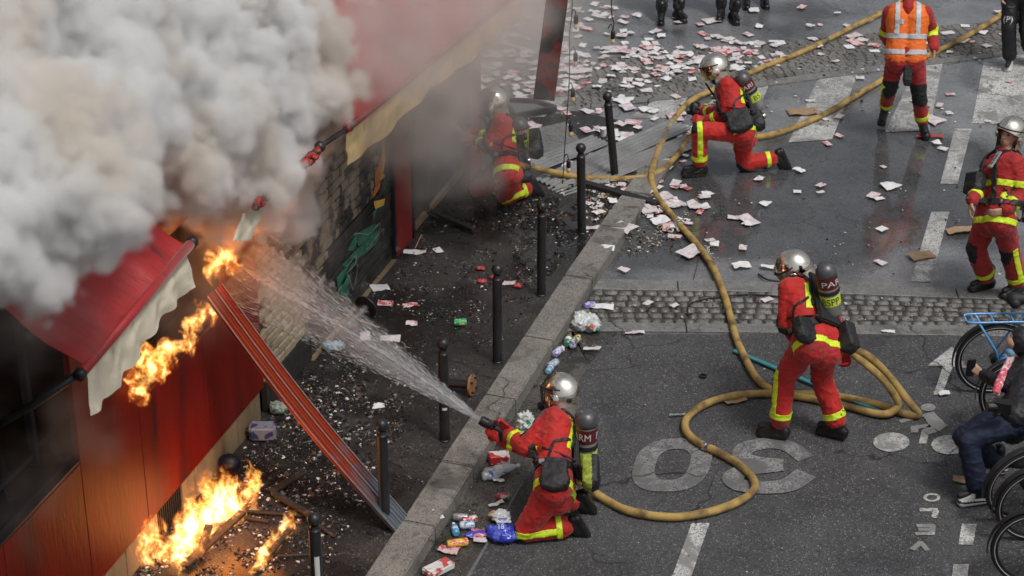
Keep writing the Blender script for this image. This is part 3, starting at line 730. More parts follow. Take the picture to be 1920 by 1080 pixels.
def strap(g, pts, w, th, name, m, parent, n=6, off=.004, k=0):
    P = spline(pts, n); V = []; F = []; S = []
    for p in P:
        loc, no, _, dist = g.bvh.find_nearest(p); S.append((loc, no))
    for i, (loc, no) in enumerate(S):
        t = (S[min(i+1, len(S)-1)][0] - S[max(i-1, 0)][0]); t = t.normalized() if t.length > 1e-6 else Vector((0,0,1)); s = t.cross(no).normalized()
        for sx, h in ((-1, off), (1, off), (1, off + th), (-1, off + th)): V.append(loc + s * (w / 2) * sx + no * h)
    for i in range(len(S) - 1):
        a, b = i * 4, i * 4 + 4
        for j in range(4): F.append((a + j, a + (j+1) % 4, b + (j+1) % 4, b + j))
    F += [(3,2,1,0), tuple(len(S)*4 - 4 + j for j in range(4))]
    b = MB(); b.add(V, F, k); return b.build(name, m, parent, smooth=False)
def belt(g, c, ax, w, th, name, m, parent, n=40, rad=.5):
    c = Vector(c); ax = Vector(ax).normalized(); x = ax.orthogonal().normalized(); y = ax.cross(x); V = []; F = []
    for i in range(n):
        a = 2 * math.pi * i / n; d = x * math.cos(a) + y * math.sin(a)
        for hh in (-w/2, w/2):
            loc, no, _, _ = g.bvh.ray_cast(c + ax * hh + d * rad, -d, rad)
            if loc is None: loc = c + ax * hh + d * .15
            V += [loc + d * .002, loc + d * (.002 + th)]
    for i in range(n):
        a, b = 4 * i, 4 * ((i + 1) % n)
        F += [(a, b, b+2, a+2), (a+1, a+3, b+3, b+1), (a, a+1, b+1, b), (a+2, b+2, b+3, a+3)]
    q = MB(); q.add(V, F); return q.build(name, m, parent, smooth=False)

def frame(fwd, up):
    u = Vector(up).normalized(); f = Vector(fwd); f = (f - u * f.dot(u)).normalized(); return f, f.cross(u), u     # forward, right, up
def hand_shapes(mb, wr, tip_dir, palm_n, r=1.0, curl=35, spread=1.0):
    """palm, four bent fingers of unequal length, thumb leaving the side of the palm"""
    d = Vector(tip_dir).normalized(); n = Vector(palm_n); n = (n - d * n.dot(d)).normalized(); s = d.cross(n)
    for k in (-1.2, -.4, .4, 1.2): mb.cap(wr + s*k*.016*r + d*.01, wr + s*k*.021*r + d*.085*r, .016*r, .014*r, 8)
    for k, ln in ((-1.5, .062), (-.5, .078), (.5, .083), (1.5, .074)):
        p0 = wr + s*k*.0205*r*spread + d*.085*r; c = R(curl)
        p1 = p0 + (d*math.cos(c*.6) + n*math.sin(c*.6)) * ln*.5*r; p2 = p1 + (d*math.cos(c*1.8) + n*math.sin(c*1.8)) * ln*.5*r
        mb.cap(p0, p1, .0125*r, .011*r, 7); mb.cap(p1, p2, .011*r, .0095*r, 7)
    t0 = wr + s*.022*r + d*.025*r; t1 = t0 + (s*.8 + d*.5 + n*.3).normalized()*.042*r; t2 = t1 + (d*.85 + n*.5 + s*.1).normalized()*.035*r
    mb.cap(t0, t1, .016*r, .013*r, 7); mb.cap(t1, t2, .013*r, .011*r, 7)
def boot_shapes(mb, an, toe, up, r=1.0):
    an = Vector(an); toe = Vector(toe); d = (toe - an); d = d.normalized(); u = Vector(up).normalized(); u = (u - d * u.dot(d)).normalized(); s = d.cross(u)
    heel = an - u*.075 - d*.045
    mb.cap(an + u*.13, an, .062*r, .056*r, 12)
    mb.cap(heel + u*.03, an + u*.01, .046*r, .05*r, 12)
    for k in (-1, 1):
        mb.cap(heel + s*.012*k, an - u*.068 + d*.17*r + s*.020*k, .034*r, .032*r, 10)
    mb.cap(an + d*.03 - u*.01, an - u*.055 + d*.17*r, .052*r, .040*r, 12)

def helmet_build(parent, c, fwd, up, visor='gold', nape=True, dark=False, tilt_visor=0):
    f, s, u = frame(fwd, up); M = Matrix((s, f, u)).transposed()
    c = Vector(c) + u * .035 - f * .012
    # shell: lower rim swept down at the back and ears
    V = []; F = []; nu, nv = 40, 16
    for i in range(nv + 1):
        for j in range(nu):
            a = 2 * math.pi * j / nu; ca, sa = math.cos(a), math.sin(a)     # a=90deg is forward
            low = R(96 + 22 * max(0, -sa) + 10 * (1 - abs(sa)) - 14 * max(0, sa)); t = low * i / nv
            rx, ry, rz = .132, .158, .150
            ridge = 1 + .030 * math.exp(-(ca / .16) ** 2) * (1 if t < R(80) else .3)
            flare = 1 + .05 * max(0, (t - R(78)) / R(20)) * (1 if sa > -.2 else .5)
            p = Vector((rx * math.sin(t) * ca * flare, ry * math.sin(t) * sa * flare, rz * math.cos(t))) * ridge
            V.append(c + M @ p)
    for i in range(nv):
        for j in range(nu): F.append((i*nu+j, (i+1)*nu+j, (i+1)*nu+(j+1) % nu, i*nu+(j+1) % nu))
    n0 = len(V); V2 = [v + (c - v) * .06 for v in V]
    b = MB(); b.add(V, F); b.add(V2, [tuple(reversed(q)) for q in F])
    b.add([V[nv*nu+j] for j in range(nu)] + [V2[nv*nu+j] for j in range(nu)], [(j, (j+1) % nu, nu + (j+1) % nu, nu + j) for j in range(nu)])
    h = b.build('helmet', M_CHROME, parent, smooth=True, fixn=False)
    shade_auto(h.data, 50)
    # front plate and crest
    b = MB(); b.box(c + M @ Vector((0, .150, .060)), (.05, .012, .06), M=M @ Matrix.Rotation(R(28), 3, 'X')); o = b.build('badge_plate', M_CHROME, h); bevel(o, .008, 2)
    # visor
    if visor is None: visor_pass = False
    else: visor_pass = True
    V = []; F = []; q = R(tilt_visor); c2 = c
    for i in range(7):
        for j in range(17):
            a = R(90 - 78 + 156 * j / 16); z = .035 - .145 * i / 6; rr = 1.0 - .10 * (i / 6) ** 2
            p = Vector((.137 * math.cos(a) * rr, .166 * math.sin(a) * rr, z)); p = Matrix.Rotation(q, 3, 'X') @ p; V.append(c2 + M @ p)
    F = [(i*17+j, i*17+j+1, (i+1)*17+j+1, (i+1)*17+j) for i in range(6) for j in range(16)]
    if visor_pass:
      b = MB(); b.add(V, F); b.add([v + (c2 - v) * .03 for v in V], [tuple(reversed(x)) for x in F])
    if visor_pass: b.build('visor', M_VISOR if visor == 'gold' else M_VISOR2, h, smooth=True, fixn=False)
    for k in (-1, 1):
        b = MB()
        b.lathe(c + M @ Vector((.118*k, .015, -.045)), [(.0,-.01),(.040,-.01),(.046,.004),(.040,.022),(.020,.030)], 16, axis=M @ Vector((k, 0, 0)))
        b.build('ear_shell', M_CHROME, h, smooth='auto')
    b = MB(); b.tube([c + M @ Vector((.139*math.cos(R(a)), .165*math.sin(R(a)), .035 if a > 0 else .03)) for a in range(-10, 191, 10)], .007, 6); b.build('rim_seal', M_GEAR, h, smooth=True)
    if nape:
        V = []; nu2 = 24
        for i in range(6):
            for j in range(nu2 + 1):
                a = R(-200 + 220 * j / nu2); r_ = 1.0 - .10 * i / 5 + .05 * math.sin(j * 2.3) * (i / 5)
                V.append(c + M @ Vector((.122 * math.cos(a) * r_, .135 * math.sin(a) * r_ , -.03 - .032 * i)))
        b = MB(); w_ = nu2 + 1; F = [(i*w_+j, i*w_+j+1, (i+1)*w_+j+1, (i+1)*w_+j) for i in range(5) for j in range(nu2)]
        b.add(V, F); b.add([v + (c - v) * .05 for v in V], [tuple(reversed(x)) for x in F]); b.build('nape_guard', M_HPROT, h, smooth=True, fixn=False)
    return h
def mask_build(parent, hc, fwd, up):
    f, s, u = frame(fwd, up); M = Matrix((s, f, u)).transposed(); c = Vector(hc)
    b = MB(); b.ell(c + M @ Vector((0, .085, -.02)), (.078, .055, .098), M=M); o = b.build('face_mask', M_VISOR2, parent, smooth=True)
    b = MB(); b.lathe(c + M @ Vector((0, .115, -.085)), [(.030, -.02), (.034, .0), (.034, .035), (.024, .05)], 14, axis=M @ Vector((0, 1, -.5))); b.build('mask_valve', M_GEAR, parent, smooth='auto')
def wrap_text(txt, c, ax, ref, r, h, width_ang, m, parent, name='lettering'):
    """flat print bent round a cylinder; ref points at the middle of the word"""
    V, F = text_mesh(txt, 1.0); xs = [v.x for v in V]; ys = [v.y for v in V]; W_ = max(xs) - min(xs); H_ = max(ys) - min(ys); cx = (max(xs) + min(xs)) / 2; cy_ = (max(ys) + min(ys)) / 2
    ax = Vector(ax).normalized(); e = Vector(ref); e = (e - ax * e.dot(ax)).normalized(); s = ax.cross(e)
    P = []
    for v in V:
        a = (v.x - cx) / W_ * width_ang; y = (v.y - cy_) / H_ * h
        P.append(Vector(c) + ax * y + (e * math.cos(a) + s * math.sin(a)) * (r + .0015))
    b = MB(); b.add(P, F); return b.build(name, m, parent, fixn=False)
def surface_text(txt, g, c, nrm, up, width, m, parent, name='lettering', off=.006):
    V, F = text_mesh(txt, 1.0); xs = [v.x for v in V]; W_ = max(xs) - min(xs); cx = (max(xs) + min(xs)) / 2; ys = [v.y for v in V]; cy_ = (max(ys) + min(ys)) / 2
    n = Vector(nrm).normalized(); u = Vector(up); u = (u - n * u.dot(n)).normalized(); s = u.cross(n); k = width / W_; P = []
    for v in V:
        p = Vector(c) + s * (v.x - cx) * k + u * (v.y - cy_) * k; loc, no, _, _ = g.bvh.ray_cast(p + n * .3, -n, .7)
        P.append(loc + (no if off < .02 else n) * off if loc is not None else p)
    b = MB(); b.add(P, F); return b.build(name, m, parent, fixn=False)
def cylinder_build(parent, top, bot, ref, r=.085, words=('SAPEURS-POMPIERS DE PARIS', 'BSPP BSPP BSPP'), rot=0.0, bodym=None):
    top = Vector(top); bot = Vector(bot); ax = (top - bot); L_ = ax.length; ax.normalize()
    c = MB(); c.lathe(bot, [(.03, 0), (r*.62, .015), (r*.92, .05), (r, .085), (r, L_-.085), (r*.92, L_-.045), (r*.6, L_-.010), (.02, L_)], 28, axis=ax, k=0)
    for i, f in enumerate(c.F):
        pass
    o = c.build('air_cylinder', [bodym or M_STEEL], parent, smooth=True)
    def cuff(h0, h1, m, name, rr=.002):
        b = MB(); b.lathe(bot + ax*h0, [(r-.004, 0), (r+rr, .001), (r+rr, h1-h0-.001), (r-.004, h1-h0)], 28, axis=ax); return b.build(name, m, o, smooth='auto')
    b = MB(); b.lathe(bot + ax*(L_-.115), [(r-.004,0),(r+.002,.001),(r+.002,.03),(r*.94,.072),(r*.62,.108),(.02,.119)], 28, axis=ax); b.build('cylinder_cap', M_CYLD, o, smooth=True)
    cuff(L_*.60, L_*.80, M_MAROON, 'maroon_label', .0025); cuff(L_*.30, L_*.47, M_LIMEB, 'lime_label', .0025); cuff(L_*.50, L_*.56, M_GEAR, 'cylinder_strap', .006)
    e = Vector(ref)
    if rot: e = Matrix.Rotation(rot, 3, ax) @ e
    wrap_text(words[0], bot + ax*L_*.70, ax, e, r+.0025, L_*.095, R(26) * len(words[0]), M_WTXT, o)
    wrap_text(words[1], bot + ax*L_*.385, ax, e, r+.0025, L_*.12, R(25) * len(words[1]), M_KTXT, o)
    b = MB(); b.cap(bot + ax*.01, bot - ax*.05, .022, .018, 12); b.lathe(bot - ax*.075, [(.02,0),(.034,.004),(.034,.03),(.02,.036)], 14, axis=ax.orthogonal()); b.build('cylinder_valve', M_BUCK, o, smooth='auto')
    return o

LEN = dict(ua=.30, fa=.27, th=.45, sh=.45)
def solve(parent_pt, L_, px, py, pick):
    """point on the view ray of (px,py) at distance L_ from parent_pt (n nearer, f farther)"""
    d = ray(px, py); w = Vector(parent_pt) - CP; b = w.dot(d); c = w.length_squared - L_ * L_; disc = b * b - c
    if disc <= 0: 
        q = CP + d * b; return Vector(parent_pt) + (q - Vector(parent_pt)).normalized() * L_
    return CP + d * (b - math.sqrt(disc) if pick == 'n' else b + math.sqrt(disc))
def J(spec, parent_pt, L_):
    if isinstance(spec, Vector): return spec
    if spec[0] == 'z': return G(spec[1], spec[2], spec[3])
    return solve(parent_pt, L_, spec[1], spec[2], spec[0])
def toward(az, el=0):
    """direction on the picture's compass: az 0 = to the right, 90 = away from the camera"""
    return (_r * math.cos(R(az)) + HF * math.sin(R(az))) * math.cos(R(el)) + Vector((0, 0, 1)) * math.sin(R(el))

def ik(a, c, l1, l2, bend):
    d = c - a; D = d.length
    if D >= l1 + l2 - .002: return a.lerp(c, l1 / (l1 + l2))
    d /= D; x = (l1*l1 - l2*l2 + D*D) / (2 * D); h = math.sqrt(max(0, l1*l1 - x*x)); bd = Vector(bend); bd = (bd - d * bd.dot(d)).normalized()
    return a + d * x + bd * h
def build_person(sp):
    pel = G(*sp['pelvis']); ch = J(sp['chest'], pel, .46); up = (ch - pel).normalized(); fwd = toward(*sp['face'])
    f, s, u = frame(fwd, up)
    k = sp.get('k', 1.0); base = Vector((pel.x, pel.y, sp.get('z0', 0.0)))
    shw = sp.get('shw', .185) * k
    sh = {'L': ch - s * shw, 'R': ch + s * shw}
    for q in 'LR':
        if 'sh' + q in sp: sh[q] = J(sp['sh' + q], ch, shw)
    fp, s2, u2 = frame(toward(*sp.get('hipface', sp['face'])), Vector((0, 0, 1)))
    hip = {'L': pel - s2 * .10 * k, 'R': pel + s2 * .10 * k}
    el, wr, kn, an, toe = {}, {}, {}, {}, {}
    for q in 'LR':
        el[q] = J(sp['el' + q], sh[q], LEN['ua'] * k); wr[q] = J(sp['wr' + q], el[q], LEN['fa'] * k)
        if 'kn' + q in sp: kn[q] = J(sp['kn' + q], hip[q], LEN['th'] * k); an[q] = J(sp['an' + q], kn[q], LEN['sh'] * k)
        else:
            an[q] = J(sp['an' + q], hip[q], .8); kn[q] = ik(hip[q], an[q], LEN['th'] * k, LEN['sh'] * k, toward(*sp.get('bend' + q, sp.get('hipface', sp['face']))))
        toe[q] = an[q] + (toward(*sp['toe' + q]) if isinstance(sp['toe' + q], tuple) and len(sp['toe' + q]) == 2 else sp['toe' + q]) * .2
    neck = ch + u * .06 + f * .01; head = J(sp['head'], ch, .27) if 'head' in sp else ch + u * .27 + f * .03
    hf, hs_, hu = frame(toward(*sp['hface']) if 'hface' in sp else fwd, sp.get('hup', (head - ch).normalized() * .6 + Vector((0, 0, .6))))
    print('POSE', sp['id'], 'thigh %.2f %.2f shin %.2f %.2f' % ((kn['L']-hip['L']).length, (kn['R']-hip['R']).length, (an['L']-kn['L']).length, (an['R']-kn['R']).length), 'ank z %.2f %.2f kn z %.2f %.2f' % (an['L'].z, an['R'].z, kn['L'].z, kn['R'].z), 'arm L', [round(v,2) for v in (el['L']-sh['L'])], 'R', [round(v,2) for v in (el['R']-sh['R'])], 'head', [round(v, 2) for v in head])
    t = thing('person', base, sp['label'], 'person', sp.get('group'))
    P = type('P', (), {})(); P.__dict__.update(t=t, pel=pel, ch=ch, up=u, f=f, s=s, sh=sh, hip=hip, el=el, wr=wr, kn=kn, an=an, toe=toe, head=head, hf=hf, hs=hs_, hu=hu, sp=sp, k=k, neck=neck)
    # body: one continuous figure
    b = MB()
    for q, sg in (('L', -1), ('R', 1)):
        b.cap(ch + s*sg*.05, pel + s2*sg*.05, .105*k, .10*k, 14); b.cap(ch, sh[q], .07*k, .055*k); b.cap(sh[q], el[q], .048*k, .040*k); b.cap(el[q], wr[q], .039*k, .027*k)
        b.cap(hip[q], kn[q], .08*k, .055*k); b.cap(kn[q], an[q], .052*k, .038*k)
        b.cap(an[q], an[q] + (toe[q]-an[q])*.8, .038*k, .03*k)
        hd = (wr[q] - el[q]).normalized(); hd = sp.get('hd' + q, hd); pn = sp.get('pn' + q, -s * sg)
        if not sp.get('glove', True) or sp.get('bare' + q): hand_shapes(b, wr[q], hd, pn, 1.0, sp.get('curl', 35))
        else: b.cap(wr[q], wr[q] + Vector(hd) * .05, .022, .02, 8)
    b.cap(ch, head - hu*.06, .055, .052, 12)
    Mh = Matrix((hs_, hf, hu)).transposed()
    b.ell(head + hu*.015, (.076, .094, .112), M=Mh, nu=20, nv=14); b.ell(head + Mh @ Vector((0, .035, -.055)), (.055, .058, .058), M=Mh)
    b.cap(head + Mh @ Vector((0, .092, .01)), head + Mh @ Vector((0, .108, -.022)), .010, .015, 8)
    for sg in (-1, 1): b.ell(head + Mh @ Vector((.078*sg, -.005, -.005)), (.010, .02, .030), M=Mh, nu=8, nv=6)
    b.ell(head + Mh @ Vector((0, .094, -.060)), (.024, .010, .010), M=Mh, nu=8, nv=6)
    body = garment('body', b, [M_SKIN, sp.get('under', M_GEAR)], t, .011, 3, 0, region=lambda c: 0 if ((c - head).length < .19 or min((c - wr['L']).length, (c - wr['R']).length) < .2) else 1)
    if sp.get('showface'):
        b = MB()
        for sg in (-1, 1): b.ell(head + Mh @ Vector((.032*sg, .086, .012)), (.013, .008, .008), M=Mh, nu=8, nv=6)
        b.build('eye', M_KTXT, t, smooth=True)['label'] = 'dark eyes'
        b = MB()
        for sg in (-1, 1): b.bar(head + Mh @ Vector((.016*sg, .097, .034)), head + Mh @ Vector((.048*sg, .088, .034)), .008, .008)
        b.build('eyebrow', M_KTXT, t)
        b = MB(); b.ell(head + Mh @ Vector((0, .101, -.052)), (.022, .006, .006), M=Mh, nu=8, nv=5); b.build('mouth', mat('lip', (.35,.12,.10), .5), t, smooth=True)
    return P
def jacket(P, m, cuff=None, hem=.13, bulk=1.0, region=None, wr_=.010):
    b = MB(); s, u, f, ch, pel, k = P.s, P.up, P.f, P.ch, P.pel, P.k * bulk
    hemc = pel - u * .0 - Vector((0, 0, hem))
    for q, sg in (('L', -1), ('R', 1)):
        b.cap(ch + s*sg*.085*k - u*.04, pel.lerp(ch, .40) + s*sg*.065, .140*k, .120*k, 16); b.cap(pel.lerp(ch, .40) + s*sg*.065, pel + s*sg*.07 - u*.05, .120*k, .135*k, 16)
        b.cap(pel + s*sg*.075, pel + s*sg*.085 - u*hem*.55, .133*k, .138*k, 16)
        b.cap(ch + u*.015, P.sh[q] - u*.01, .105*k, .083*k, 14); b.cap(P.sh[q], P.el[q], .084*k, .070*k, 14)
        e = P.el[q].lerp(P.wr[q], .92); b.cap(P.el[q], e, .070*k, .055*k, 14)
    b.cap(ch + u*.03, ch + u*.10 + f*.015, .085, .072, 14)
    k = P.k * bulk
    g = garment('jacket', b, m, P.t, .0125, 5, wr_, wfreq=11, region=region, seed=P.pel.x * 3)
    return g
def trousers(P, m, region=None, cuffr=.075, k=1.0, name='trousers', wr_=.010):
    b = MB(); s, u, pel = P.s, P.up, P.pel
    for q, sg in (('L', -1), ('R', 1)):
        b.cap(pel + Vector((0,0,.05)), P.hip[q], .12*k, .12*k, 14); b.cap(P.hip[q], P.kn[q], .112*k, .086*k, 14); b.cap(P.kn[q], P.an[q].lerp(P.kn[q], .16), .086*k, cuffr*k, 14)
    return garment(name, b, m, P.t, .0125, 5, wr_, region=region, seed=P.pel.y)
def boots(P, m=None, r=1.0):
    for q in 'LR':
        b = MB(); upv = (P.kn[q] - P.an[q]).normalized(); boot_shapes(b, P.an[q], P.toe[q], upv, r); garment('boot', b, m or M_BOOT, P.t, .010, 3, .003, 20)
def gloves(P, pair='LR', red=True, curl=75):
    for q, sg in (('L', -1), ('R', 1)):
        if q not in pair: continue
        hd = P.sp.get('hd' + q, (P.wr[q] - P.el[q]).normalized()); pn = P.sp.get('pn' + q, -P.s * sg); b = MB()
        b.cap(P.wr[q].lerp(P.el[q], .28), P.wr[q], .050, .036, 12); hand_shapes(b, P.wr[q], hd, pn, 1.22, curl)
        w = P.wr[q]; hdv = Vector(hd).normalized()
        garment('glove', b, [M_GEAR, M_GLVR], P.t, .009, 2, .002, 25, region=lambda c: 1 if (red and (c - w).dot(hdv) > .02 and (c - w).dot(Vector(pn).normalized()) < .03) else 0)
def firefighter(sp):
    P = build_person(sp); kn, an, hip, pel, ch, s, u, f = P.kn, P.an, P.hip, P.pel, P.ch, P.s, P.up, P.f
    clothm = sp.get('cloth', M_RED)
    def kneepad(c):
        for q in 'LR':
            d1 = (kn[q] - hip[q]).normalized(); d2 = (an[q] - kn[q]).normalized(); fr = (d1 - d2); fr = fr.normalized() if fr.length > .25 else toward(*sp.get('hipface', sp['face']))
            v = c - kn[q]
            if v.length < .135 and v.dot(fr) > .035: return 1
        return 0
    tr = trousers(P, [clothm, M_KNEE], region=kneepad if sp.get('pads', True) else None, k=sp.get('tk', 1.04), cuffr=.08)
    jk = jacket(P, [clothm], bulk=sp.get('bulk', 1.0))
    boots(P); 
    T = P.t; rb = lambda g, a, b_, t0, t1, rad, par: ringband(g, a, b_, t0, t1, rad, 'reflective_band', M_HV, par)
    for q in 'LR':
        rb(tr, kn[q], an[q], .66, .79, .16, tr.o); rb(jk, P.el[q], P.wr[q], .50, .68, .13, jk.o)
        sg = -1 if q == 'L' else 1
        if sp.get('strips', True):
            out = (hip['R'] - hip['L']).normalized() * sg
            stripband(tr, kn[q], an[q], -.22, .70, .16, .055, out + Vector((0,0,.1)), 'reflective_strip', M_HV, tr.o)
    c0 = pel - u * .085
    band(jk, [(c0 + u*.028, u), (c0 - u*.028, -u)], (c0 - s*.1, c0 + s*.1, .30), 'reflective_band', M_HV, jk.o)
    if sp.get('backband', True):
        for sg in (-1, 1):
            a = ch + s*sg*.13 - u*.02; b_ = ch + s*sg*.13 - u*.24
            band(jk, [(b_, -u), (a, u), (a + s*.026, s), (a - s*.026, -s)], (a, b_, .26), 'reflective_strip', M_HV, jk.o, facing=-f)
    # harness
    bc = pel.lerp(ch, sp.get('beltt', .18)); belt(jk, bc, u, .055, .012, 'belt', M_GEAR, T)
    b = MB(); o_ = jk.bvh.ray_cast(bc + (-s*.5 + f*.2), (s*.93 - f*.37).normalized(), 1)[0]
    if o_ is not None: b.box(o_ + (-s)*.02, (.02, .05, .04), M=Matrix((s, f, u)).transposed()); bk = b.build('buckle', M_BUCK, T); bevel(bk, .006, 2)
    if sp.get('scba', True):
        for sg in (-1, 1):
            A_ = [ch + s*sg*.10 - f*.18 - u*.22, ch + s*sg*.10 - f*.14 + u*.02, ch + s*sg*.105 + u*.14, ch + s*sg*.11 + f*.16 - u*.04, ch + s*sg*.13 + f*.18 - u*.22, pel + s*sg*.14 + f*.14 + u*.10]
            strap(jk, A_, .055, .016, 'shoulder_strap', M_GEAR, T)
        for sg in (-1, 1):
            strap(jk, [pel + s*sg*.17 + f*.02 + u*.12, ch + s*sg*.2 - u*.22 - f*.02, ch + s*sg*.16 - f*.16 - u*.16], .022, .006, 'side_strap', M_GEAR, T)
        c = ch - f*.175 - u*.13; Mx = Matrix((s, f, u)).transposed()
        b = MB(); b.box(c, (.22, .035, .44), M=Mx); b.box(c - u*.22, (.26, .05, .08), M=Mx); o = b.build('backplate', M_GEAR, T); bevel(o, .012, 2)
        if 'cyl' in sp:
            (tx, ty), (bx, by), dd = sp['cyl']; q = c - f*.11; top = PV(tx, ty, q, dd); bot = PV(bx, by, q, dd)
            ctr = (top + bot) / 2; L_ = (top - bot).length; print('  cyl length %.2f' % L_)
            ax = (top - bot).normalized(); 
        else:
            ax = u; q = c - f*.115; top = q + u*.27; bot = q - u*.25
        cyl = cylinder_build(T, top, bot, toward(-90), rot=sp.get('crot', 0), words=sp.get('words', ('PARIS', 'BSPP')))
        # hoses from the valve
        v = bot - ax*.05
        b = MB(); b.tube(spline([v, v - u*.03 + s*.08, c - u*.16 + s*.14, ch + s*.14 - f*.1 + u*.03, ch + s*.12 + f*.12 + u*.02, P.head + P.hf*.13 - P.hu*.10], 6), .011, 8); b.tube(spline([v, v - s*.08, c - u*.22 - s*.13, pel.lerp(ch,.45) - s*.2 + f*.08], 6), .009, 8); b.build('air_hose', M_GEAR, T, smooth=True)
    if sp.get('gloves', True): gloves(P, sp.get('gl', 'LR'), True, sp.get('curl', 75))
    P.helmet = helmet_build(T, P.head, P.hf, P.hu, sp.get('visor', 'gold'), nape=sp.get('nape', True))
    if sp.get('mask'): mask_build(T, P.head, P.hf, P.hu)
    # hood below the helmet
    b = MB(); b.cap(P.ch + u*.10, P.head - P.hu*(.13 if sp.get('showface') else .07) - P.hf*(.02 if sp.get('showface') else 0), .078, .075 if sp.get('showface') else .082, 14); garment('hood', b, sp.get('hood', M_GEAR), T, .012, 3, .006, 14)
    P.jk, P.tr = jk, tr; return P
def pouch(P, c, size, M_, m=None, name='pouch', sag=.005, region=None):
    b = MB(); mx = M_; b.box(c, size, M=mx)
    for q in (-1, 1): b.ell(c + mx @ Vector((q*size[0]*.18, 0, -size[2]*.2)), (size[0]*.42, size[1]*.62, size[2]*.45), M=mx)
    return garment(name, b, m or M_GEAR, P.t, .010, 6, sag, 12, region=region)
Z = Vector((0, 0, 1))
M_LIMEB2 = mat('lime_net_cloth', (.26,.31,.03), .65, var=.4, scale=30, bump=.5, bscale=40)
# kneeling firefighter with the nozzle, by the kerb
A = firefighter(dict(id='A', label='firefighter in red kneeling at the kerb, spraying water from a hand held nozzle', pelvis=(1040,905,.50), chest=('f',1042,806), face=(158,4), hipface=(168,0),
    elL=('n',968,858), wrL=('f',954,812), elR=('f',995,842), wrR=('f',938,822), hdL=toward(150,45), pnL=toward(-120,-10), hdR=toward(150,25), pnR=toward(60,-20), curl=70,
    knL=('z',985,995,.09), anL=('z',1070,985,.11), toeL=toward(20,-62), knR=('z',1010,945,.09), anR=('z',1082,938,.13), toeR=toward(20,-62), head=('f',1048,742), hface=(165,-8),
    visor='smoke', mask=True, bulk=1.12, tk=1.1, cyl=((1100,772),(1098,900),0.0), words=('ARM  P', 'BSPP')))
Mx = Matrix((A.s, A.f, A.up)).transposed()
pouch(A, PV(1040,892,A.pel - A.s*.30), (.10,.20,.21), Mx, name='belt_pouch')
pouch(A, PV(1108,885,A.pel - A.f*.22, -.10), (.16,.12,.24), Mx, [M_GEAR, M_LIMEB2], name='air_bag', region=lambda c: 1 if abs((c - PV(1100,885,A.pel - A.f*.22, -.10)).dot(_r)) < .035 else 0)
surface_text('SAPEURS', A.jk, A.ch - A.f*.1 + A.up*.00 - A.s*.08, -A.f - A.s*.4 + A.up*.3, A.up, .16, M_YTXT, A.jk.o)
# firefighter handling the hose loops
B_ = firefighter(dict(id='B', label='firefighter in red standing bent over the looped hoses, back to the camera', pelvis=(1529,640,.97), chest=('f',1507,552), face=(132,-20), hipface=(125,0),
    elL=('n',1476,612), wrL=('f',1506,650), elR=('f',1560,600), wrR=('f',1580,655), curl=70,
    anL=('z',1462,800,.12), toeL=(160,-8), anR=('z',1572,800,.12), toeR=(150,-8), head=('f',1490,508), hface=(172,-38), hup=(toward(160,52)),
    nape=True, bulk=1.1, tk=1.12, cyl=((1546,494),(1562,598),-.02), words=('I  PARI', 'BSPP')))
Mx = Matrix((B_.s, B_.f, B_.up)).transposed()
pouch(B_, PV(1510,620,B_.pel - B_.f*.22 - B_.s*.12), (.20,.10,.20), Mx, name='belt_pouch')
pouch(B_, PV(1588,632,B_.pel - B_.f*.20 + B_.s*.16), (.12,.14,.24), Mx, [M_GEAR, M_LIMEB2], name='air_bag', region=lambda c: 1 if (c - PV(1588,640,B_.pel)).dot(_r*.5 + Z) < -.07 else 0)
surface_text('SAPEURS', B_.jk, B_.ch - B_.s*.02 - B_.f*.1 + B_.up*.03, -B_.f + B_.up*.2, B_.up, .17, M_YTXT, B_.jk.o)
surface_text('POMPIERS', B_.jk, B_.ch - B_.s*.02 - B_.f*.1 - B_.up*.02, -B_.f + B_.up*.2, B_.up, .20, M_YTXT, B_.jk.o)
# kneeling beyond the hose fork
C_ = firefighter(dict(id='C', label='firefighter in red on one knee beside the hose fork, facing left', pelvis=(1390,243,.52), chest=('f',1366,172), face=(180,-14), hipface=(180,0), z0=0,
    elL=('n',1362,222), wrL=('f',1325,226), elR=('f',1345,210), wrR=('f',1318,208), hdL=toward(175,10), hdR=toward(175,10), curl=60,
    anL=('z',1312,312,.12), toeL=(186,-6), knR=('z',1396,306,.09), anR=('z',1456,296,.13), toeR=toward(0,-62), head=('f',1340,132), hface=(188,-24),
    cyl=((1387,137),(1424,208),0.0), words=('PARI', 'PP BS')))
Mx = Matrix((C_.s, C_.f, C_.up)).transposed()
pouch(C_, PV(1386,225,C_.pel - C_.s*.22), (.10,.24,.22), Mx, name='belt_pouch')
pouch(C_, PV(1420,226,C_.pel - C_.f*.22), (.14,.12,.18), Mx, name='air_bag')
b = MB(); c = PV(1307,212,C_.wr['R']); b.tube([c + Vector((.05*math.cos(a), 0, .05*math.sin(a))) for a in [i*.5 for i in range(13)]], .016, 8); b.cap(c, c + toward(170,0)*.1, .03, .02); b.ell(c + toward(0)*.05, .05); b.build('face_mask', M_GEAR, C_.t, smooth=True)
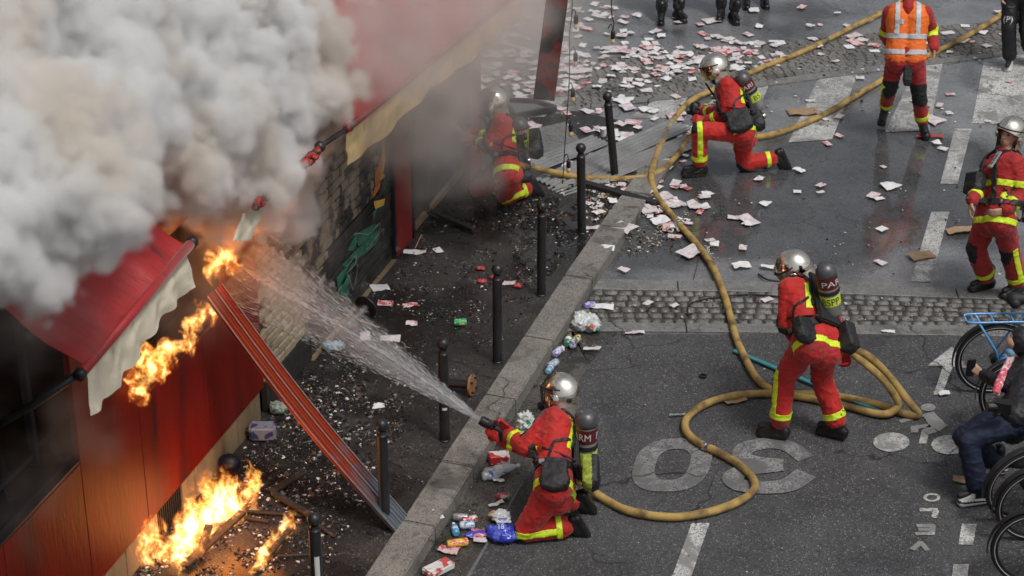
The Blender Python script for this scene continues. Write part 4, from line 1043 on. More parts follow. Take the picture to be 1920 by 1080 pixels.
# kneeling by the doorway in thin smoke
D_ = firefighter(dict(id='D', label='firefighter in red crouching by the smoky doorway, aiming a jet of water inside', pelvis=(952,318,.62), chest=('f',945,243), face=(172,-6), hipface=(200,0), z0=ZP,
    elL=('n',912,285), wrL=('f',893,262), elR=('f',930,262), wrR=('f',888,250), hdL=toward(170,10), hdR=toward(170,10), curl=70,
    knL=('z',945,370,.16), anL=('z',992,350,.20), toeL=toward(10,-60), knR=('z',893,355,.17), anR=('z',945,347,.20), toeR=toward(10,-60), head=('f',924,196), hface=(170,-10), visor='smoke', mask=True, words=('ARM', 'BSPP'), cyl=((972,222),(985,290),0.0)))
Mx = Matrix((D_.s, D_.f, D_.up)).transposed()
pouch(D_, PV(985,322,D_.pel - D_.f*.2), (.12,.12,.18), Mx, name='belt_pouch')
pouch(D_, PV(1003,268,D_.pel - D_.f*.3), (.16,.13,.26), Mx, [M_GEAR, M_LIMEB2], name='air_bag', region=lambda c: 1 if (c - PV(995,268,D_.pel)).dot(_r) < -.02 else 0)
# standing at the right, looking up
E_ = firefighter(dict(id='E', label='firefighter in red standing at the right edge, bare hands, looking up at the fire', pelvis=(1868,400,.95), chest=('f',1882,308), face=(202,0), tk=1.12, bulk=1.1, cloth=M_REDD,
    elR=('n',1838,352), wrR=('n',1822,378), elL=('n',1922,372), wrL=('n',1884,394), hdR=toward(230,-70), hdL=toward(185,-15), gloves=False, glove=False, curl=30, pnR=toward(0,0), pnL=toward(90,0),
    anR=('z',1852,524,.12), toeR=(200,-6), anL=('z',1908,534,.12), toeL=(210,-6), head=('n',1895,250), hface=(222,22), hup=toward(222,68)*-1.0 if False else Vector((0,0,1)) - toward(222,0)*.30, visor=None, showface=True, hood=M_REDD, nape=True))
Mx = Matrix((E_.s, E_.f, E_.up)).transposed()
pouch(E_, E_.ch + E_.f*.22 - E_.up*.22 + E_.s*.08, (.20,.12,.20), Mx, name='chest_mask')
for sg in (-1, 1):
    a = E_.ch - E_.up*.20
band(E_.jk, [(a + E_.up*.028, E_.up), (a - E_.up*.028, -E_.up)], (a - E_.s*.1, a + E_.s*.1, .22), 'reflective_band', M_HV, E_.jk.o)
n_ = (E_.f*.9 + E_.up*.45 - E_.s*.15).normalized(); loc, no, _, _ = E_.jk.bvh.find_nearest(E_.ch - E_.s*.115 + E_.f*.2 + E_.up*.0); pc = loc + n_*.030; ax_ = (-E_.up + E_.f*.45); ax_ = (ax_ - n_*ax_.dot(n_)).normalized(); sx_ = n_.cross(ax_); mp_ = Matrix((sx_, ax_, n_)).transposed()
b = MB(); b.box(pc, (.055,.19,.020), M=mp_); o = b.build('strap_pad', M_GREYH, E_.t); bevel(o, .007, 2)
V, F = text_mesh('BSPP', .058); b = MB(); b.add([pc + n_*.0115 - ax_*v.x - sx_*v.y*(-1) for v in V], F); b.build('lettering', M_KTXT, E_.t, fixn=False)
# walking with the orange vest
F_ = build_person(dict(id='F', label='man in red turnout gear and orange vest walking over the crossing, red gloves', pelvis=(1698,105,.98), chest=('f',1702,20), face=(262,0), hipface=(258,0), z0=0,
    elR=('f',1660,66), wrR=('n',1682,104), elL=('f',1748,58), wrL=('n',1752,92), hdR=toward(300,-60), hdL=toward(270,-80), bareL=True, curl=55,
    anR=('z',1660,202,.20), toeR=toward(250,-35), anL=('z',1730,233,.12), toeL=(272,-5), showface=True, hface=(255,0)))
def padF(c):
    for q in 'LR':
        v = c - F_.kn[q]
        if abs(v.z) < .14 and v.dot(toward(262)) > .02: return 1
    return 0
F_.tr = trousers(F_, [M_REDD, M_KNEE], region=padF); boots(F_); gloves(F_, 'R', True, 50)
F_.jk = jacket(F_, [M_REDD], hem=.05)
for q in 'LR':
    ringband(F_.tr, F_.kn[q], F_.an[q], .66, .79, .16, 'reflective_band', M_HV, F_.tr.o); ringband(F_.jk, F_.sh[q], F_.el[q], .72, .92, .12, 'reflective_band', M_HV, F_.jk.o)
stripband(F_.tr, F_.kn['R'], F_.an['R'], -.2, .7, .16, .05, toward(180), 'reflective_strip', M_HV, F_.tr.o)
b = MB(); s, u, f = F_.s, F_.up, F_.f
for sg in (-1, 1):
    b.cap(F_.ch + s*sg*.09 - u*.04, F_.pel.lerp(F_.ch, .4) + s*sg*.075, .150, .135, 16); b.cap(F_.pel.lerp(F_.ch, .4) + s*sg*.075, F_.pel + s*sg*.08 + u*.0, .135, .148, 16); b.cap(F_.ch + s*sg*.06 + u*.03, F_.ch + s*sg*.14 + u*.005, .10, .088)
vest = garment('vest', b, M_ORANGE, F_.t, .0125, 4, .008, 9)
for t in (.10, .46): 
    c = F_.pel.lerp(F_.ch, t); band(vest, [(c + u*.026, u), (c - u*.026, -u)], (c - s*.1, c + s*.1, .34), 'reflective_band', M_HVS, vest.o)
for sg in (-1, 1): 
    a = F_.ch + s*sg*.11; band(vest, [(a + s*.025, s), (a - s*.025, -s), (F_.pel.lerp(F_.ch, .5), -u)], (a - u*.4, a + u*.3, .4), 'reflective_strip', M_HVS, vest.o, facing=f + u*.4)
q = F_.ch + f*.155 + u*.10; b = MB(); b.ell(F_.ch + f*.085 + u*.055, (.062,.055,.095), M=Matrix((s, f, u)).transposed()); garment('jacket_collar', b, M_REDD, F_.t, .011, 2, .004, 12)
strap(vest, [F_.ch + f*.2 - u*.10 + s*.03, F_.ch + f*.2 - u*.10 + s*.10], .05, .003, 'name_panel', M_HVS, vest.o)
pouch(F_, PV(1702,140,F_.pel + F_.f*.16), (.09,.06,.20), Matrix((s, f, u)).transposed(), name='spare_glove')
# walker in black track trousers
M_TRK = mat('black_tracksuit', (.012,.013,.016), .55, var=.25, scale=12, bump=.35, bscale=35)
M_SHOE = mat('white_trainer', (.55,.55,.53), .5, var=.12, scale=14)
Gp = build_person(dict(id='G', label='person in black track trousers and white trainers at the top right edge', pelvis=(1912,-20,.95), chest=('f',1912,-95), face=(250,0), z0=0, glove=False,
    elR=('n',1885,-60), wrR=('n',1880,-15), elL=('n',1945,-60), wrL=('n',1950,-15), anR=('z',1893,112,.10), toeR=(250,-5), anL=('f',1930,92), toeL=(255,-5)))
g = trousers(Gp, M_TRK, cuffr=.085, k=1.02); boots(Gp, M_SHOE, .85); jacket(Gp, M_TRK)
c = Gp.kn['R']; surface_text('(P)', g, c + (Gp.hip['R'] - c)*.25, toward(250), Z, .10, M_WTXT, g.o)
stripband(g, Gp.hip['R'], Gp.an['R'], .1, .9, .2, .014, toward(-10,0), 'side_line', M_WTXT, g.o)
# onlookers at the top edge: only their boots show
M_DKT = mat('dark_trouser', (.03,.035,.045), .7, var=.3, scale=12, bump=.3)
M_HAIR = mat('dark_hair', (.03,.02,.015), .6, var=.3, scale=40, bump=.4)
def hair(P):
    Mh = Matrix((P.hs, P.hf, P.hu)).transposed(); b = MB(); b.ell(P.head + Mh @ Vector((0,-.016,.052)), (.084,.094,.088), M=Mh); b.ell(P.head + Mh @ Vector((0,-.05,-.005)), (.078,.062,.085), M=Mh); garment('hair', b, M_HAIR, P.t, .010, 3, .006, 18)
hair(F_); hair(Gp)
def onlooker(i, x, y, x2, y2, lab, az, az2, rest):
    cx, cy = (x + x2) / 2, (y + y2) / 2; g0 = G(cx, cy, 0); 
    def up(z, dx=0, dy=0): return g0 + _r * dx + HF * dy + Z * z
    sp = dict(id='O%d' % i, label=lab, pelvis=(0, 0, 0), chest=up(1.42), face=(az, 0), z0=0, glove=False, elR=up(1.15,-.24,.0), wrR=up(.90,-.25,-.05), elL=up(1.15,.24,0), wrL=up(.90,.26,-.05),
        knR=up(.52,-.1,.0), anR=G(x, y-6, .10), toeR=(az,-5), knL=up(.52,.12,.0), anL=G(x2, y2-6, .10), toeL=(az2,-5), head=up(1.68), showface=True)
    global _PEL; _old = G
    P = build_person_at(sp, up(.94)); trousers(P, rest[0]); jacket(P, rest[1]); boots(P, M_BOOT, .95); hair(P); return P
def build_person_at(sp, pelv):
    # same figure, pelvis given as a point: find its pixel
    v = pelv - CP; z = v.dot(_f); sp['pelvis'] = (960 + FPX * v.dot(_r) / z, 540 - FPX * v.dot(_u) / z, pelv.z)
    return build_person(sp)
onlooker(0, 1240, 32, 1272, 28, 'onlooker in dark boots at the top edge, the one nearer the string of bulbs', 265, 300, (M_DKT, M_TRK))
onlooker(1, 1352, 25, 1376, 31, 'onlooker in dark boots at the top edge, second from the string of bulbs', 255, 285, (M_DKT, mat('pale_coat', (.35,.33,.30), .8, var=.1)))
onlooker(2, 1400, 3, 1434, 1, 'onlooker at the top edge whose boot tips alone show', 270, 275, (M_DKT, M_TRK))
# seated photographer holding up a phone
M_JEAN = mat('dark_blue_jeans', (.006,.012,.036), .75, var=.3, scale=14, bump=.35, bscale=45)
H_ = build_person(dict(id='H', label='person in black jacket and blue jeans seated among the bicycles, holding up a black phone', pelvis=(1905,778,.66), chest=('f',1925,700), face=(188,0), z0=0, glove=False,
    elL=('n',1885,722), wrL=('f',1842,702), elR=('n',1930,760), wrR=('n',1890,775), hdL=toward(178,38), pnL=toward(100,0), curl=70,
    anL=('z',1836,922,.11), toeL=(190,-6), anR=('z',1872,868,.12), toeR=(190,-6), head=('n',1912,645), hface=(190,-12), showface=True))
trousers(H_, M_JEAN, cuffr=.095, k=.98)
hj = jacket(H_, M_TRK, bulk=.95)
b = MB(); b.ell(H_.head + H_.hu*.02 - H_.hf*.02, (.105,.115,.13)); b.cap(H_.head - H_.hf*.05, H_.ch + H_.up*.08, .10, .10, 14)
hd = garment('hood', b, M_TRK, H_.t, .011, 4, .006, 12)
Mh = Matrix((H_.hs, H_.hf, H_.hu)).transposed()
b = MB(); b.ell(H_.head + Mh @ Vector((0,.075,-.045)), (.062,.050,.052), M=Mh); b.build('surgical_mask', mat('pale_blue_mask', (.22,.45,.62), .8, var=.1), H_.t, smooth=True)
b = MB(); b.ell(H_.head + Mh @ Vector((0,.045,.03)), (.066,.068,.055), M=Mh); b.build('brow', M_SKIN, H_.t, smooth=True)
M_SCARF = mat('pink_patterned_scarf', (.62,.10,.14), .8, var=.3, scale=30, col2=(.70,.60,.60), c2lo=.5, c2hi=.56, c2scale=22)
b = MB(); b.tube(spline([H_.head + H_.hu*.02 - H_.s*.085 + H_.f*.03, H_.head - H_.hu*.12 - H_.s*.11 + H_.f*.06, H_.ch + H_.f*.17 - H_.s*.10 - H_.up*.06, H_.ch + H_.f*.19 - H_.s*.10 - H_.up*.22, H_.pel + H_.f*.20 - H_.s*.10 + H_.up*.06], 5), [.02] + [.035]*19 + [.03], 10); garment('scarf', b, M_SCARF, H_.t, .010, 2, .008, 14)
for q in 'LR':
    b = MB(); boot_shapes(b, H_.an[q], H_.toe[q], (H_.kn[q]-H_.an[q]).normalized(), .92); aq = H_.an[q].copy()
    garment('shoe', b, [M_SHOE, M_BOOT], H_.t, .010, 3, .002, 20, region=lambda c: 1 if (c.z > .075 and (c-aq).dot(toward(190)) < .05) or (.045 < c.z < .06) else 0)
ph = H_.wr['L'] + toward(178,38)*.10 + toward(180)*.02
b = MB(); b.box(ph, (.018,.075,.155), M=Matrix((toward(100), toward(10), Z)).transposed()); o = b.build('phone', M_BOOT, origin=tuple(ph), label='black phone held upright in the raised hand of the seated person', cat='phone'); bevel(o, .006, 2)
# camera hanging at the lap
cc = PV(1880,762,H_.pel - Z*0, -.25); b = MB(); b.box(cc, (.14,.08,.09)); b.lathe(cc - toward(0)*.05, [(.036,0),(.038,.02),(.038,.07),(.033,.075)], 16, axis=toward(185)); o = b.build('camera', M_BOOT, smooth=False, origin=tuple(cc), label='black camera with stubby lens lying in the lap of the seated person', cat='camera')
# ------------------------------------------------------------------ water jets
M_DROP = bpy.data.materials.new('water_streak'); M_DROP.use_nodes = True
p = M_DROP.node_tree.nodes['Principled BSDF']; p.inputs['Base Color'].default_value = (.86,.88,.90,1); p.inputs['Roughness'].default_value = .35; p.inputs['Alpha'].default_value = .30; p.inputs['Specular IOR Level'].default_value = .8
def spray_vol(a, b_, r0, r1, dens, name, label):
    d = (b_ - a); L_ = d.length; d.normalize(); M = d.to_track_quat('Z', 'Y').to_matrix()
    q = MB(); q.lathe(Vector((0,0,0)), [(r0,0)] + [(r0 + (r1-r0)*t, L_*t) for t in (.1,.3,.5,.7,.9)] + [(r1*.8, L_)], 20)
    m = q.mesh(name, []); o = bpy.data.objects.new(name, m); COL.objects.link(o); o.location = a; o.rotation_euler = M.to_euler()
    mt = bpy.data.materials.new('water_mist'); mt.use_nodes = True; t = mt.node_tree; t.nodes.clear(); N = t.nodes; L = t.links
    out = N.new('ShaderNodeOutputMaterial'); v = N.new('ShaderNodeVolumePrincipled'); v.inputs['Color'].default_value = (.93,.95,.97,1); v.inputs['Anisotropy'].default_value = .3
    tc = N.new('ShaderNodeTexCoord'); sp = N.new('ShaderNodeSeparateXYZ'); L.new(tc.outputs['Object'], sp.inputs[0])
    def Mth(op, x, y=None):
        n = N.new('ShaderNodeMath'); n.operation = op
        for i, k in enumerate((x, y)):
            if k is None: continue
            if isinstance(k, (int, float)): n.inputs[i].default_value = k
            else: L.new(k, n.inputs[i])
        return n.outputs[0]
    z = sp.outputs[2]; rad = Mth('SQRT', Mth('ADD', Mth('MULTIPLY', sp.outputs[0], sp.outputs[0]), Mth('MULTIPLY', sp.outputs[1], sp.outputs[1])))
    rz = Mth('ADD', Mth('MULTIPLY', z, (r1 - r0) / L_), r0); u = Mth('DIVIDE', rad, rz)
    # angular streaks: noise over direction, slow along the jet
    n = N.new('ShaderNodeTexNoise'); n.inputs['Scale'].default_value = 9; n.inputs['Detail'].default_value = 4; n.inputs['Roughness'].default_value = .65; cb = N.new('ShaderNodeCombineXYZ')
    L.new(Mth('DIVIDE', sp.outputs[0], rz), cb.inputs[0]); L.new(Mth('DIVIDE', sp.outputs[1], rz), cb.inputs[1]); L.new(Mth('MULTIPLY', z, .12), cb.inputs[2]); L.new(cb.outputs[0], n.inputs['Vector'])
    st = Mth('POWER', Mth('MULTIPLY', Mth('MAXIMUM', Mth('SUBTRACT', n.outputs[0], .30), 0.0), 3.2), 2.2)
    fall = Mth('MAXIMUM', Mth('SUBTRACT', 1.0, Mth('POWER', u, 2.5)), 0.0)
    dn = Mth('MULTIPLY', Mth('MULTIPLY', st, fall), Mth('DIVIDE', dens, Mth('ADD', Mth('POWER', rz, 1.5), .002)))
    L.new(dn, v.inputs['Density']); L.new(v.outputs[0], out.inputs['Volume']); m.materials.append(mt)
    tag(o, label, 'water jet', kind='stuff'); return o
def streaks(a, b_, r0, r1, n, parent, size=1.0, seed=3, p0=.04):
    rr = random.Random(seed); V = []; F = []; d = (b_ - a); L_ = d.length; d.normalize(); x = d.orthogonal().normalized(); y = d.cross(x)
    cl = [(rr.uniform(0, 6.28), rr.random() ** .6) for _ in range(60)]
    for i in range(n):
        t = p0 + (1 - p0) * rr.random() ** .8
        if rr.random() < .75: c_ = rr.choice(cl); an = c_[0] + rr.gauss(0, .12); q = min(1.12, abs(c_[1] + rr.gauss(0, .05)))
        else: an = rr.uniform(0, 6.28); q = rr.random() ** .5 * 1.1
        e = (x * math.cos(an) + y * math.sin(an)); P = a + d * (L_ * t) + e * (q * (r0 + (r1 - r0) * t)) - Vector((0,0,1)) * .20 * t * t
        v = (d + e * q * (r1 - r0) / L_ - Vector((0,0,.12)) * t).normalized(); l = rr.uniform(.02, .075) * size; w = rr.uniform(.0007, .0020) * size
        s = v.orthogonal().normalized(); s2 = v.cross(s); k = len(V)
        V += [P - v*l*.5, P + s*w, P + (s2*.87 - s*.5)*w, P - (s2*.87 + s*.5)*w, P + v*l*.5]
        F += [(k,k+2,k+1),(k,k+3,k+2),(k,k+1,k+3),(k+4,k+1,k+2),(k+4,k+2,k+3),(k+4,k+3,k+1)]
    b = MB(); b.add(V, F); return b
nzA = PV(900,787,A.wr['L'].lerp(A.wr['R'],.5), .05); nzB = PV(948,812,A.wr['L'].lerp(A.wr['R'],.5), .0)
# the hose's branch pipe in A's hands
def nozzle(a, b_, label):
    d = (a - b_).normalized(); L_ = (a - b_).length; b = MB(); b.lathe(b_ - d*.02, [(.024,0),(.030,.02),(.030,.06),(.022,.07),(.022,.12),(.032,.13),(.034,L_*.62),(.028,L_*.64),(.036,L_*.68),(.040,L_*.92),(.034,L_+.02),(.022,L_+.02)], 16, axis=d)
    t = b.build('hose_nozzle', M_GEAR, smooth='auto', label=label, cat='hose nozzle')
    q = MB()
    for k in range(3): q.lathe(b_ + d*(L_*(.70+.08*k)), [(.036,0),(.043,.004),(.043,.010),(.036,.014)], 16, axis=d)
    q.build('grip_ring', M_BOOT, t, smooth='auto'); q = MB(); q.bar(b_ + d*.05, b_ + d*.04 + Vector((0,0,-.10)), .03, .025); q.build('pistol_grip', M_GEAR, t)
nozzle(nzA, nzB, 'black adjustable nozzle held by the firefighter kneeling at the kerb')
hitA = PX(452,470,XW+.25)
w1 = spray_vol(nzA, hitA - Vector((0,0,.08)), .018, .36, .45, 'water_spray', 'wide cone of white water spray crossing from the kerb to the brick wall')
sb = streaks(nzA, hitA, .015, .38, 4600, None, 1.0); s1 = sb.build('droplets', M_DROP, None, label='fine droplets flying within the wide cone of water spray', cat='water drops', kind='stuff')
nB2 = PV(884,262,D_.wr['L'].lerp(D_.wr['R'],.5)); nB1 = PV(905,272,D_.wr['L'].lerp(D_.wr['R'],.5)); nozzle(nB2, nB1, 'black nozzle held by the firefighter crouching at the doorway')
hB = PV(775,180,nB2,.35); w2 = spray_vol(nB2, hB, .02, .09, 1.6, 'water_spray', 'narrow whitish water jet shot into the smoke above the doorway')
# ------------------------------------------------------------------ fire
def flame_group(name, pts, z0, R0, bmin, bmax, res, zsq, nsc, seed):
    m = bpy.data.meshes.new(name + '_seeds'); m.from_pydata([(p[0], p[1], z0 + (p[2] - z0) * zsq) for p in pts], [], [])
    src = bpy.data.objects.new(name + '_seeds', m)
    g = bpy.data.node_groups.new(name, 'GeometryNodeTree')
    g.interface.new_socket('Geometry', in_out='INPUT', socket_type='NodeSocketGeometry'); g.interface.new_socket('Geometry', in_out='OUTPUT', socket_type='NodeSocketGeometry')
    N = g.nodes; L = g.links; out = N.new('NodeGroupOutput'); pos = N.new('GeometryNodeInputPosition')
    def M(op, a, b=None, c=None):
        n = N.new('ShaderNodeMath'); n.operation = op
        for i, v in enumerate((a, b, c)):
            if v is None: continue
            if isinstance(v, (int, float)): n.inputs[i].default_value = v
            else: L.new(v, n.inputs[i])
        return n.outputs[0]
    def vm(op, a, b):
        n = N.new('ShaderNodeVectorMath'); n.operation = op; L.new(a, n.inputs[0])
        if isinstance(b, tuple): n.inputs[1].default_value = b
        else: L.new(b, n.inputs[1])
        return n.outputs[0]
    nw = N.new('ShaderNodeTexNoise'); nw.inputs['Scale'].default_value = 5.5; nw.inputs['Detail'].default_value = 2
    L.new(vm('ADD', pos.outputs[0], (seed, 0, 0)), nw.inputs['Vector'])
    warp = vm('MULTIPLY', vm('SUBTRACT', nw.outputs['Color'], (.5, .5, .5)), (.26, .26, .16))
    pw = vm('ADD', pos.outputs[0], warp)
    sq = vm('ADD', vm('MULTIPLY', vm('SUBTRACT', pw, (0, 0, z0)), (1, 1, zsq)), (0, 0, z0))
    oi = N.new('GeometryNodeObjectInfo'); oi.inputs['Object'].default_value = src
    pr = N.new('GeometryNodeProximity'); pr.target_element = 'POINTS'; L.new(oi.outputs['Geometry'], pr.inputs[0])
    L.new(sq, pr.inputs['Source Position'] if 'Source Position' in pr.inputs else pr.inputs[1])
    s = M('SUBTRACT', 1.0, M('DIVIDE', pr.outputs['Distance'], R0))
    nz = N.new('ShaderNodeTexNoise'); nz.inputs['Scale'].default_value = nsc; nz.inputs['Detail'].default_value = 3; nz.inputs['Roughness'].default_value = .5; nz.inputs['Distortion'].default_value = .6
    L.new(vm('MULTIPLY', vm('ADD', pw, (seed, seed, 0)), (1, 1, .38)), nz.inputs['Vector'])
    nb = N.new('ShaderNodeTexNoise'); nb.inputs['Scale'].default_value = nsc * .55; nb.inputs['Detail'].default_value = 2; nb.inputs['Roughness'].default_value = .5
    L.new(vm('MULTIPLY', vm('ADD', pw, (seed + 5, seed, 2)), (1, 1, .55)), nb.inputs['Vector'])
    mask = M('ADD', s, M('MULTIPLY', M('SUBTRACT', nb.outputs[0], .52), 3.2))
    mk = N.new('ShaderNodeClamp'); L.new(M('MULTIPLY', mask, 5.0), mk.inputs[0])
    sheet_ = M('MAXIMUM', M('SUBTRACT', 1.0, M('ABSOLUTE', M('MULTIPLY', M('SUBTRACT', nz.outputs[0], .5), 16.0))), 0.0)
    core = N.new('ShaderNodeClamp'); L.new(M('MULTIPLY', M('SUBTRACT', mask, .35), 1.2), core.inputs[0])
    d = M('MULTIPLY', mk.outputs[0], M('ADD', M('ADD', M('MULTIPLY', sheet_, .75), .10), M('MULTIPLY', core.outputs[0], .35)))
    cl = N.new('ShaderNodeClamp'); L.new(M('MULTIPLY', d, M('GREATER_THAN', s, 0.02)), cl.inputs[0])
    vc = N.new('GeometryNodeVolumeCube'); L.new(cl.outputs[0], vc.inputs['Density'])
    vc.inputs['Min'].default_value = bmin; vc.inputs['Max'].default_value = bmax
    for i, a in enumerate('XYZ'): vc.inputs['Resolution ' + a].default_value = max(8, int((bmax[i] - bmin[i]) / res))
    sm = N.new('GeometryNodeSetMaterial'); sm.inputs['Material'].default_value = M_FLAME
    L.new(vc.outputs[0], sm.inputs[0]); L.new(sm.outputs[0], out.inputs[0]); return g
def flame_mat():
    m = bpy.data.materials.new('flame'); m.use_nodes = True; t = m.node_tree; t.nodes.clear(); N = t.nodes; L = t.links
    o = N.new('ShaderNodeOutputMaterial'); vi = N.new('ShaderNodeVolumeInfo'); e = N.new('ShaderNodeEmission')
    r = N.new('ShaderNodeValToRGB'); el = r.color_ramp.elements; el[0].position = 0; el[0].color = (1, .10, .005, 1); el[1].position = 1; el[1].color = (1, .80, .45, 1)
    x = el.new(.35); x.color = (1, .24, .02, 1); x = el.new(.62); x.color = (1, .50, .10, 1)
    p = N.new('ShaderNodeMath'); p.operation = 'POWER'; p.inputs[1].default_value = 2.2; mu = N.new('ShaderNodeMath'); mu.operation = 'MULTIPLY'; mu.inputs[1].default_value = 48.0
    L.new(vi.outputs['Density'], r.inputs[0]); L.new(vi.outputs['Density'], p.inputs[0]); L.new(p.outputs[0], mu.inputs[0]); L.new(r.outputs[0], e.inputs[0]); L.new(mu.outputs[0], e.inputs[1])
    L.new(e.outputs[0], o.inputs['Volume']); return m
M_FLAME = flame_mat()
def fire(pts, z0, R0, zsq, nsc, seed, label, pad=(.25,.25,.2), top=.6, res=.014):
    a = np.array([tuple(p) for p in pts]); lo = a.min(0) - np.array(pad); hi = a.max(0) + np.array([pad[0], pad[1], top]); lo[2] = z0 - .03
    g = flame_group('fire', pts, z0, R0, tuple(lo), tuple(hi), res, zsq, nsc, seed)
    m = bpy.data.meshes.new('fire'); m.from_pydata([(0, 0, 0)], [], []); o = bpy.data.objects.new('fire', m); COL.objects.link(o)
    md = o.modifiers.new('flames', 'NODES'); md.node_group = g; m.materials.append(M_FLAME); tag(o, label, 'fire', kind='stuff'); return o
def fire_lamp(p, w, r=.16, c=(1, .27, .04)):
    d = bpy.data.lights.new('flame_light', 'POINT'); d.energy = w; d.color = c; d.shadow_soft_size = r; o = bpy.data.objects.new('flame_light', d); COL.objects.link(o); o.location = p; return o
def line_pts(px, z, n=4, jit=.03):
    P = [G(x, y, z) for x, y in px]; out = []
    for a, b_ in zip(P, P[1:]):
        for k in range(n): out.append(a.lerp(b_, k / n) + Vector((rnd.uniform(-jit, jit), rnd.uniform(-jit, jit), 0)))
    out.append(P[-1]); return out
f1 = line_pts([(325,1058),(348,1030),(372,1005),(400,985),(430,962),(462,945)], ZP + .02, 4) + line_pts([(375,1040),(400,1010)], ZP + .02, 3)
f1 += [p + Vector((0, 0, .14)) for p in line_pts([(365,1010),(425,975)], ZP + .02, 3)] + line_pts([(282,1052),(300,1050)], ZP, 2)
fire(f1, ZP, .122, .30, 8.5, 0.0, 'largest ground fire, burning boards beside the red front', top=.62, res=.0125)
fire(line_pts([(484,1062),(500,1040),(520,1010)], ZP + .03, 4, .01) + line_pts([(540,990),(546,984)], ZP + .05, 2, .01), ZP, .062, .50, 13, 3.0, 'small flames licking a single charred board on the pavement', top=.26, pad=(.12,.12,.1), res=.009)
f2 = []
for (x, y, z) in [(262,735,0),(270,715,0),(285,695,0),(300,680,0),(318,665,0),(335,652,0),(352,640,0),(262,690,0),(275,668,0),(300,655,0),(385,590,0),(372,598,0),(396,582,0),(360,610,0)]: f2.append(PX(x, y, XW + .10))
fire(f2, 1.30, .088, .72, 9.5, 6.0, 'flames pouring out of the shop window below the red awning', top=.45, pad=(.2,.2,.1), res=.013)
f3 = [PX(x, y, XW + .12) for x, y in ((400,505),(398,488),(408,476),(422,472),(434,484),(412,498),(404,515),(436,492))]
fire(f3, min(p.z for p in f3) - .05, .080, .8, 12, 9.0, 'ball of flame at the head of the leaning metal rails', top=.3, pad=(.2,.2,.2), res=.011)
fire_lamp(G(385,1010,.30), 6.5, .22); fire_lamp(G(440,960,.35), 5, .14); fire_lamp(PX(300,670,XW+.16), 1.2, .14); fire_lamp(PX(418,488,XW+.2), 7, .12); fire_lamp(G(505,1025,.25), 1.2, .08)
fire_lamp(PX(470,430,XW+.35) , 6, .15)
# burning and burnt boards on the pavement
def board(a, b_, w, h, label, m=None, z=ZP):
    q = MB(); q.bar(G(*a), G(*b_), w, h); o = q.build('charred_board', m or M_SOOT, label=label, cat='board', group='charred boards on the pavement'); bevel(o, .004); return o
M_CHAR = mat('charred_wood', (.035,.026,.02), .7, var=.5, scale=14, bump=.6, bscale=40, col2=(.12,.07,.04), c2lo=.6, c2hi=.68, c2scale=8)
for a, c, w, h, lb in (((345,1062,.15),(455,960,.19),.07,.03,'long charred board lying in the largest ground fire'), ((372,1048,.15),(392,985,.22),.06,.03,'short charred board standing up in the largest ground fire'), ((478,1070,.14),(552,982,.18),.05,.025,'single charred board with small flames near the front bollard'),
      ((455,958,.15),(570,966,.14),.03,.02,'thin black strip running right from the largest ground fire'), ((510,922,.15),(572,884,.16),.06,.03,'rusty angle iron, upper arm pointing to the leaning rails'), ((512,924,.15),(598,975,.20),.05,.03,'rusty angle iron, long arm ending behind the front bollard'), ((590,980,.15),(628,1006,.14),.03,.015,'pale splintered lath right of the front bollard'),
      ((455,970,.14),(505,978,.14),.03,.02,'grey lath beside the largest ground fire'), ((520,1043,.14),(580,1040,.14),.02,.02,'thin black rod left of the front bollard'), ((560,825,.14),(596,806,.14),.03,.02,'short burnt stick under the leaning rails')):
    board(a, c, w, h, lb, M_CHAR)
# ------------------------------------------------------------------ leaning metal rails
M_RAIL = bpy.data.materials.new('red_paint_fireglow_rail'); M_RAIL.use_nodes = True
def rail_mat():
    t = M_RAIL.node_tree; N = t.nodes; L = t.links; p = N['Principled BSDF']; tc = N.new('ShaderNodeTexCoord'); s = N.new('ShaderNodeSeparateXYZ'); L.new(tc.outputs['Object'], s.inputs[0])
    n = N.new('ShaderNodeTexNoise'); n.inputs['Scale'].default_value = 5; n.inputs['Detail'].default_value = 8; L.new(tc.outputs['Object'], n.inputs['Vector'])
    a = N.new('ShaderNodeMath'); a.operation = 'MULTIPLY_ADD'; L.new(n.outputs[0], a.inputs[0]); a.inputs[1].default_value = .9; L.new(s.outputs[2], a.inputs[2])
    r = N.new('ShaderNodeValToRGB'); e = r.color_ramp.elements; e[0].position = .62; e[0].color = (.16,.19,.22,1); e[1].position = 1.0; e[1].color = (.34,.050,.018,1); L.new(a.outputs[0], r.inputs[0]); L.new(r.outputs[0], p.inputs['Base Color'])  # grey foot; red-brown above mixes red paint with firelight put into the colour
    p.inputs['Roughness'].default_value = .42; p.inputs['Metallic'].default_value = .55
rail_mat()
M_EDGE = mat('bare_steel_edge', (.62,.60,.58), .3, metal=.9, var=.2, scale=20)
ra, rb_ = G(752,984,.135), PX(400,545,XW+.16)
rd = (rb_ - ra).normalized(); rs_ = rd.cross(Vector((.9, -.1, .6))).normalized(); rn = rs_.cross(rd).normalized()
if rn.z < 0: rn = -rn
rt = thing('leaning_rails', ra, 'bundle of long red and grey metal channels leaning from the pavement up to the window', 'metal rails')
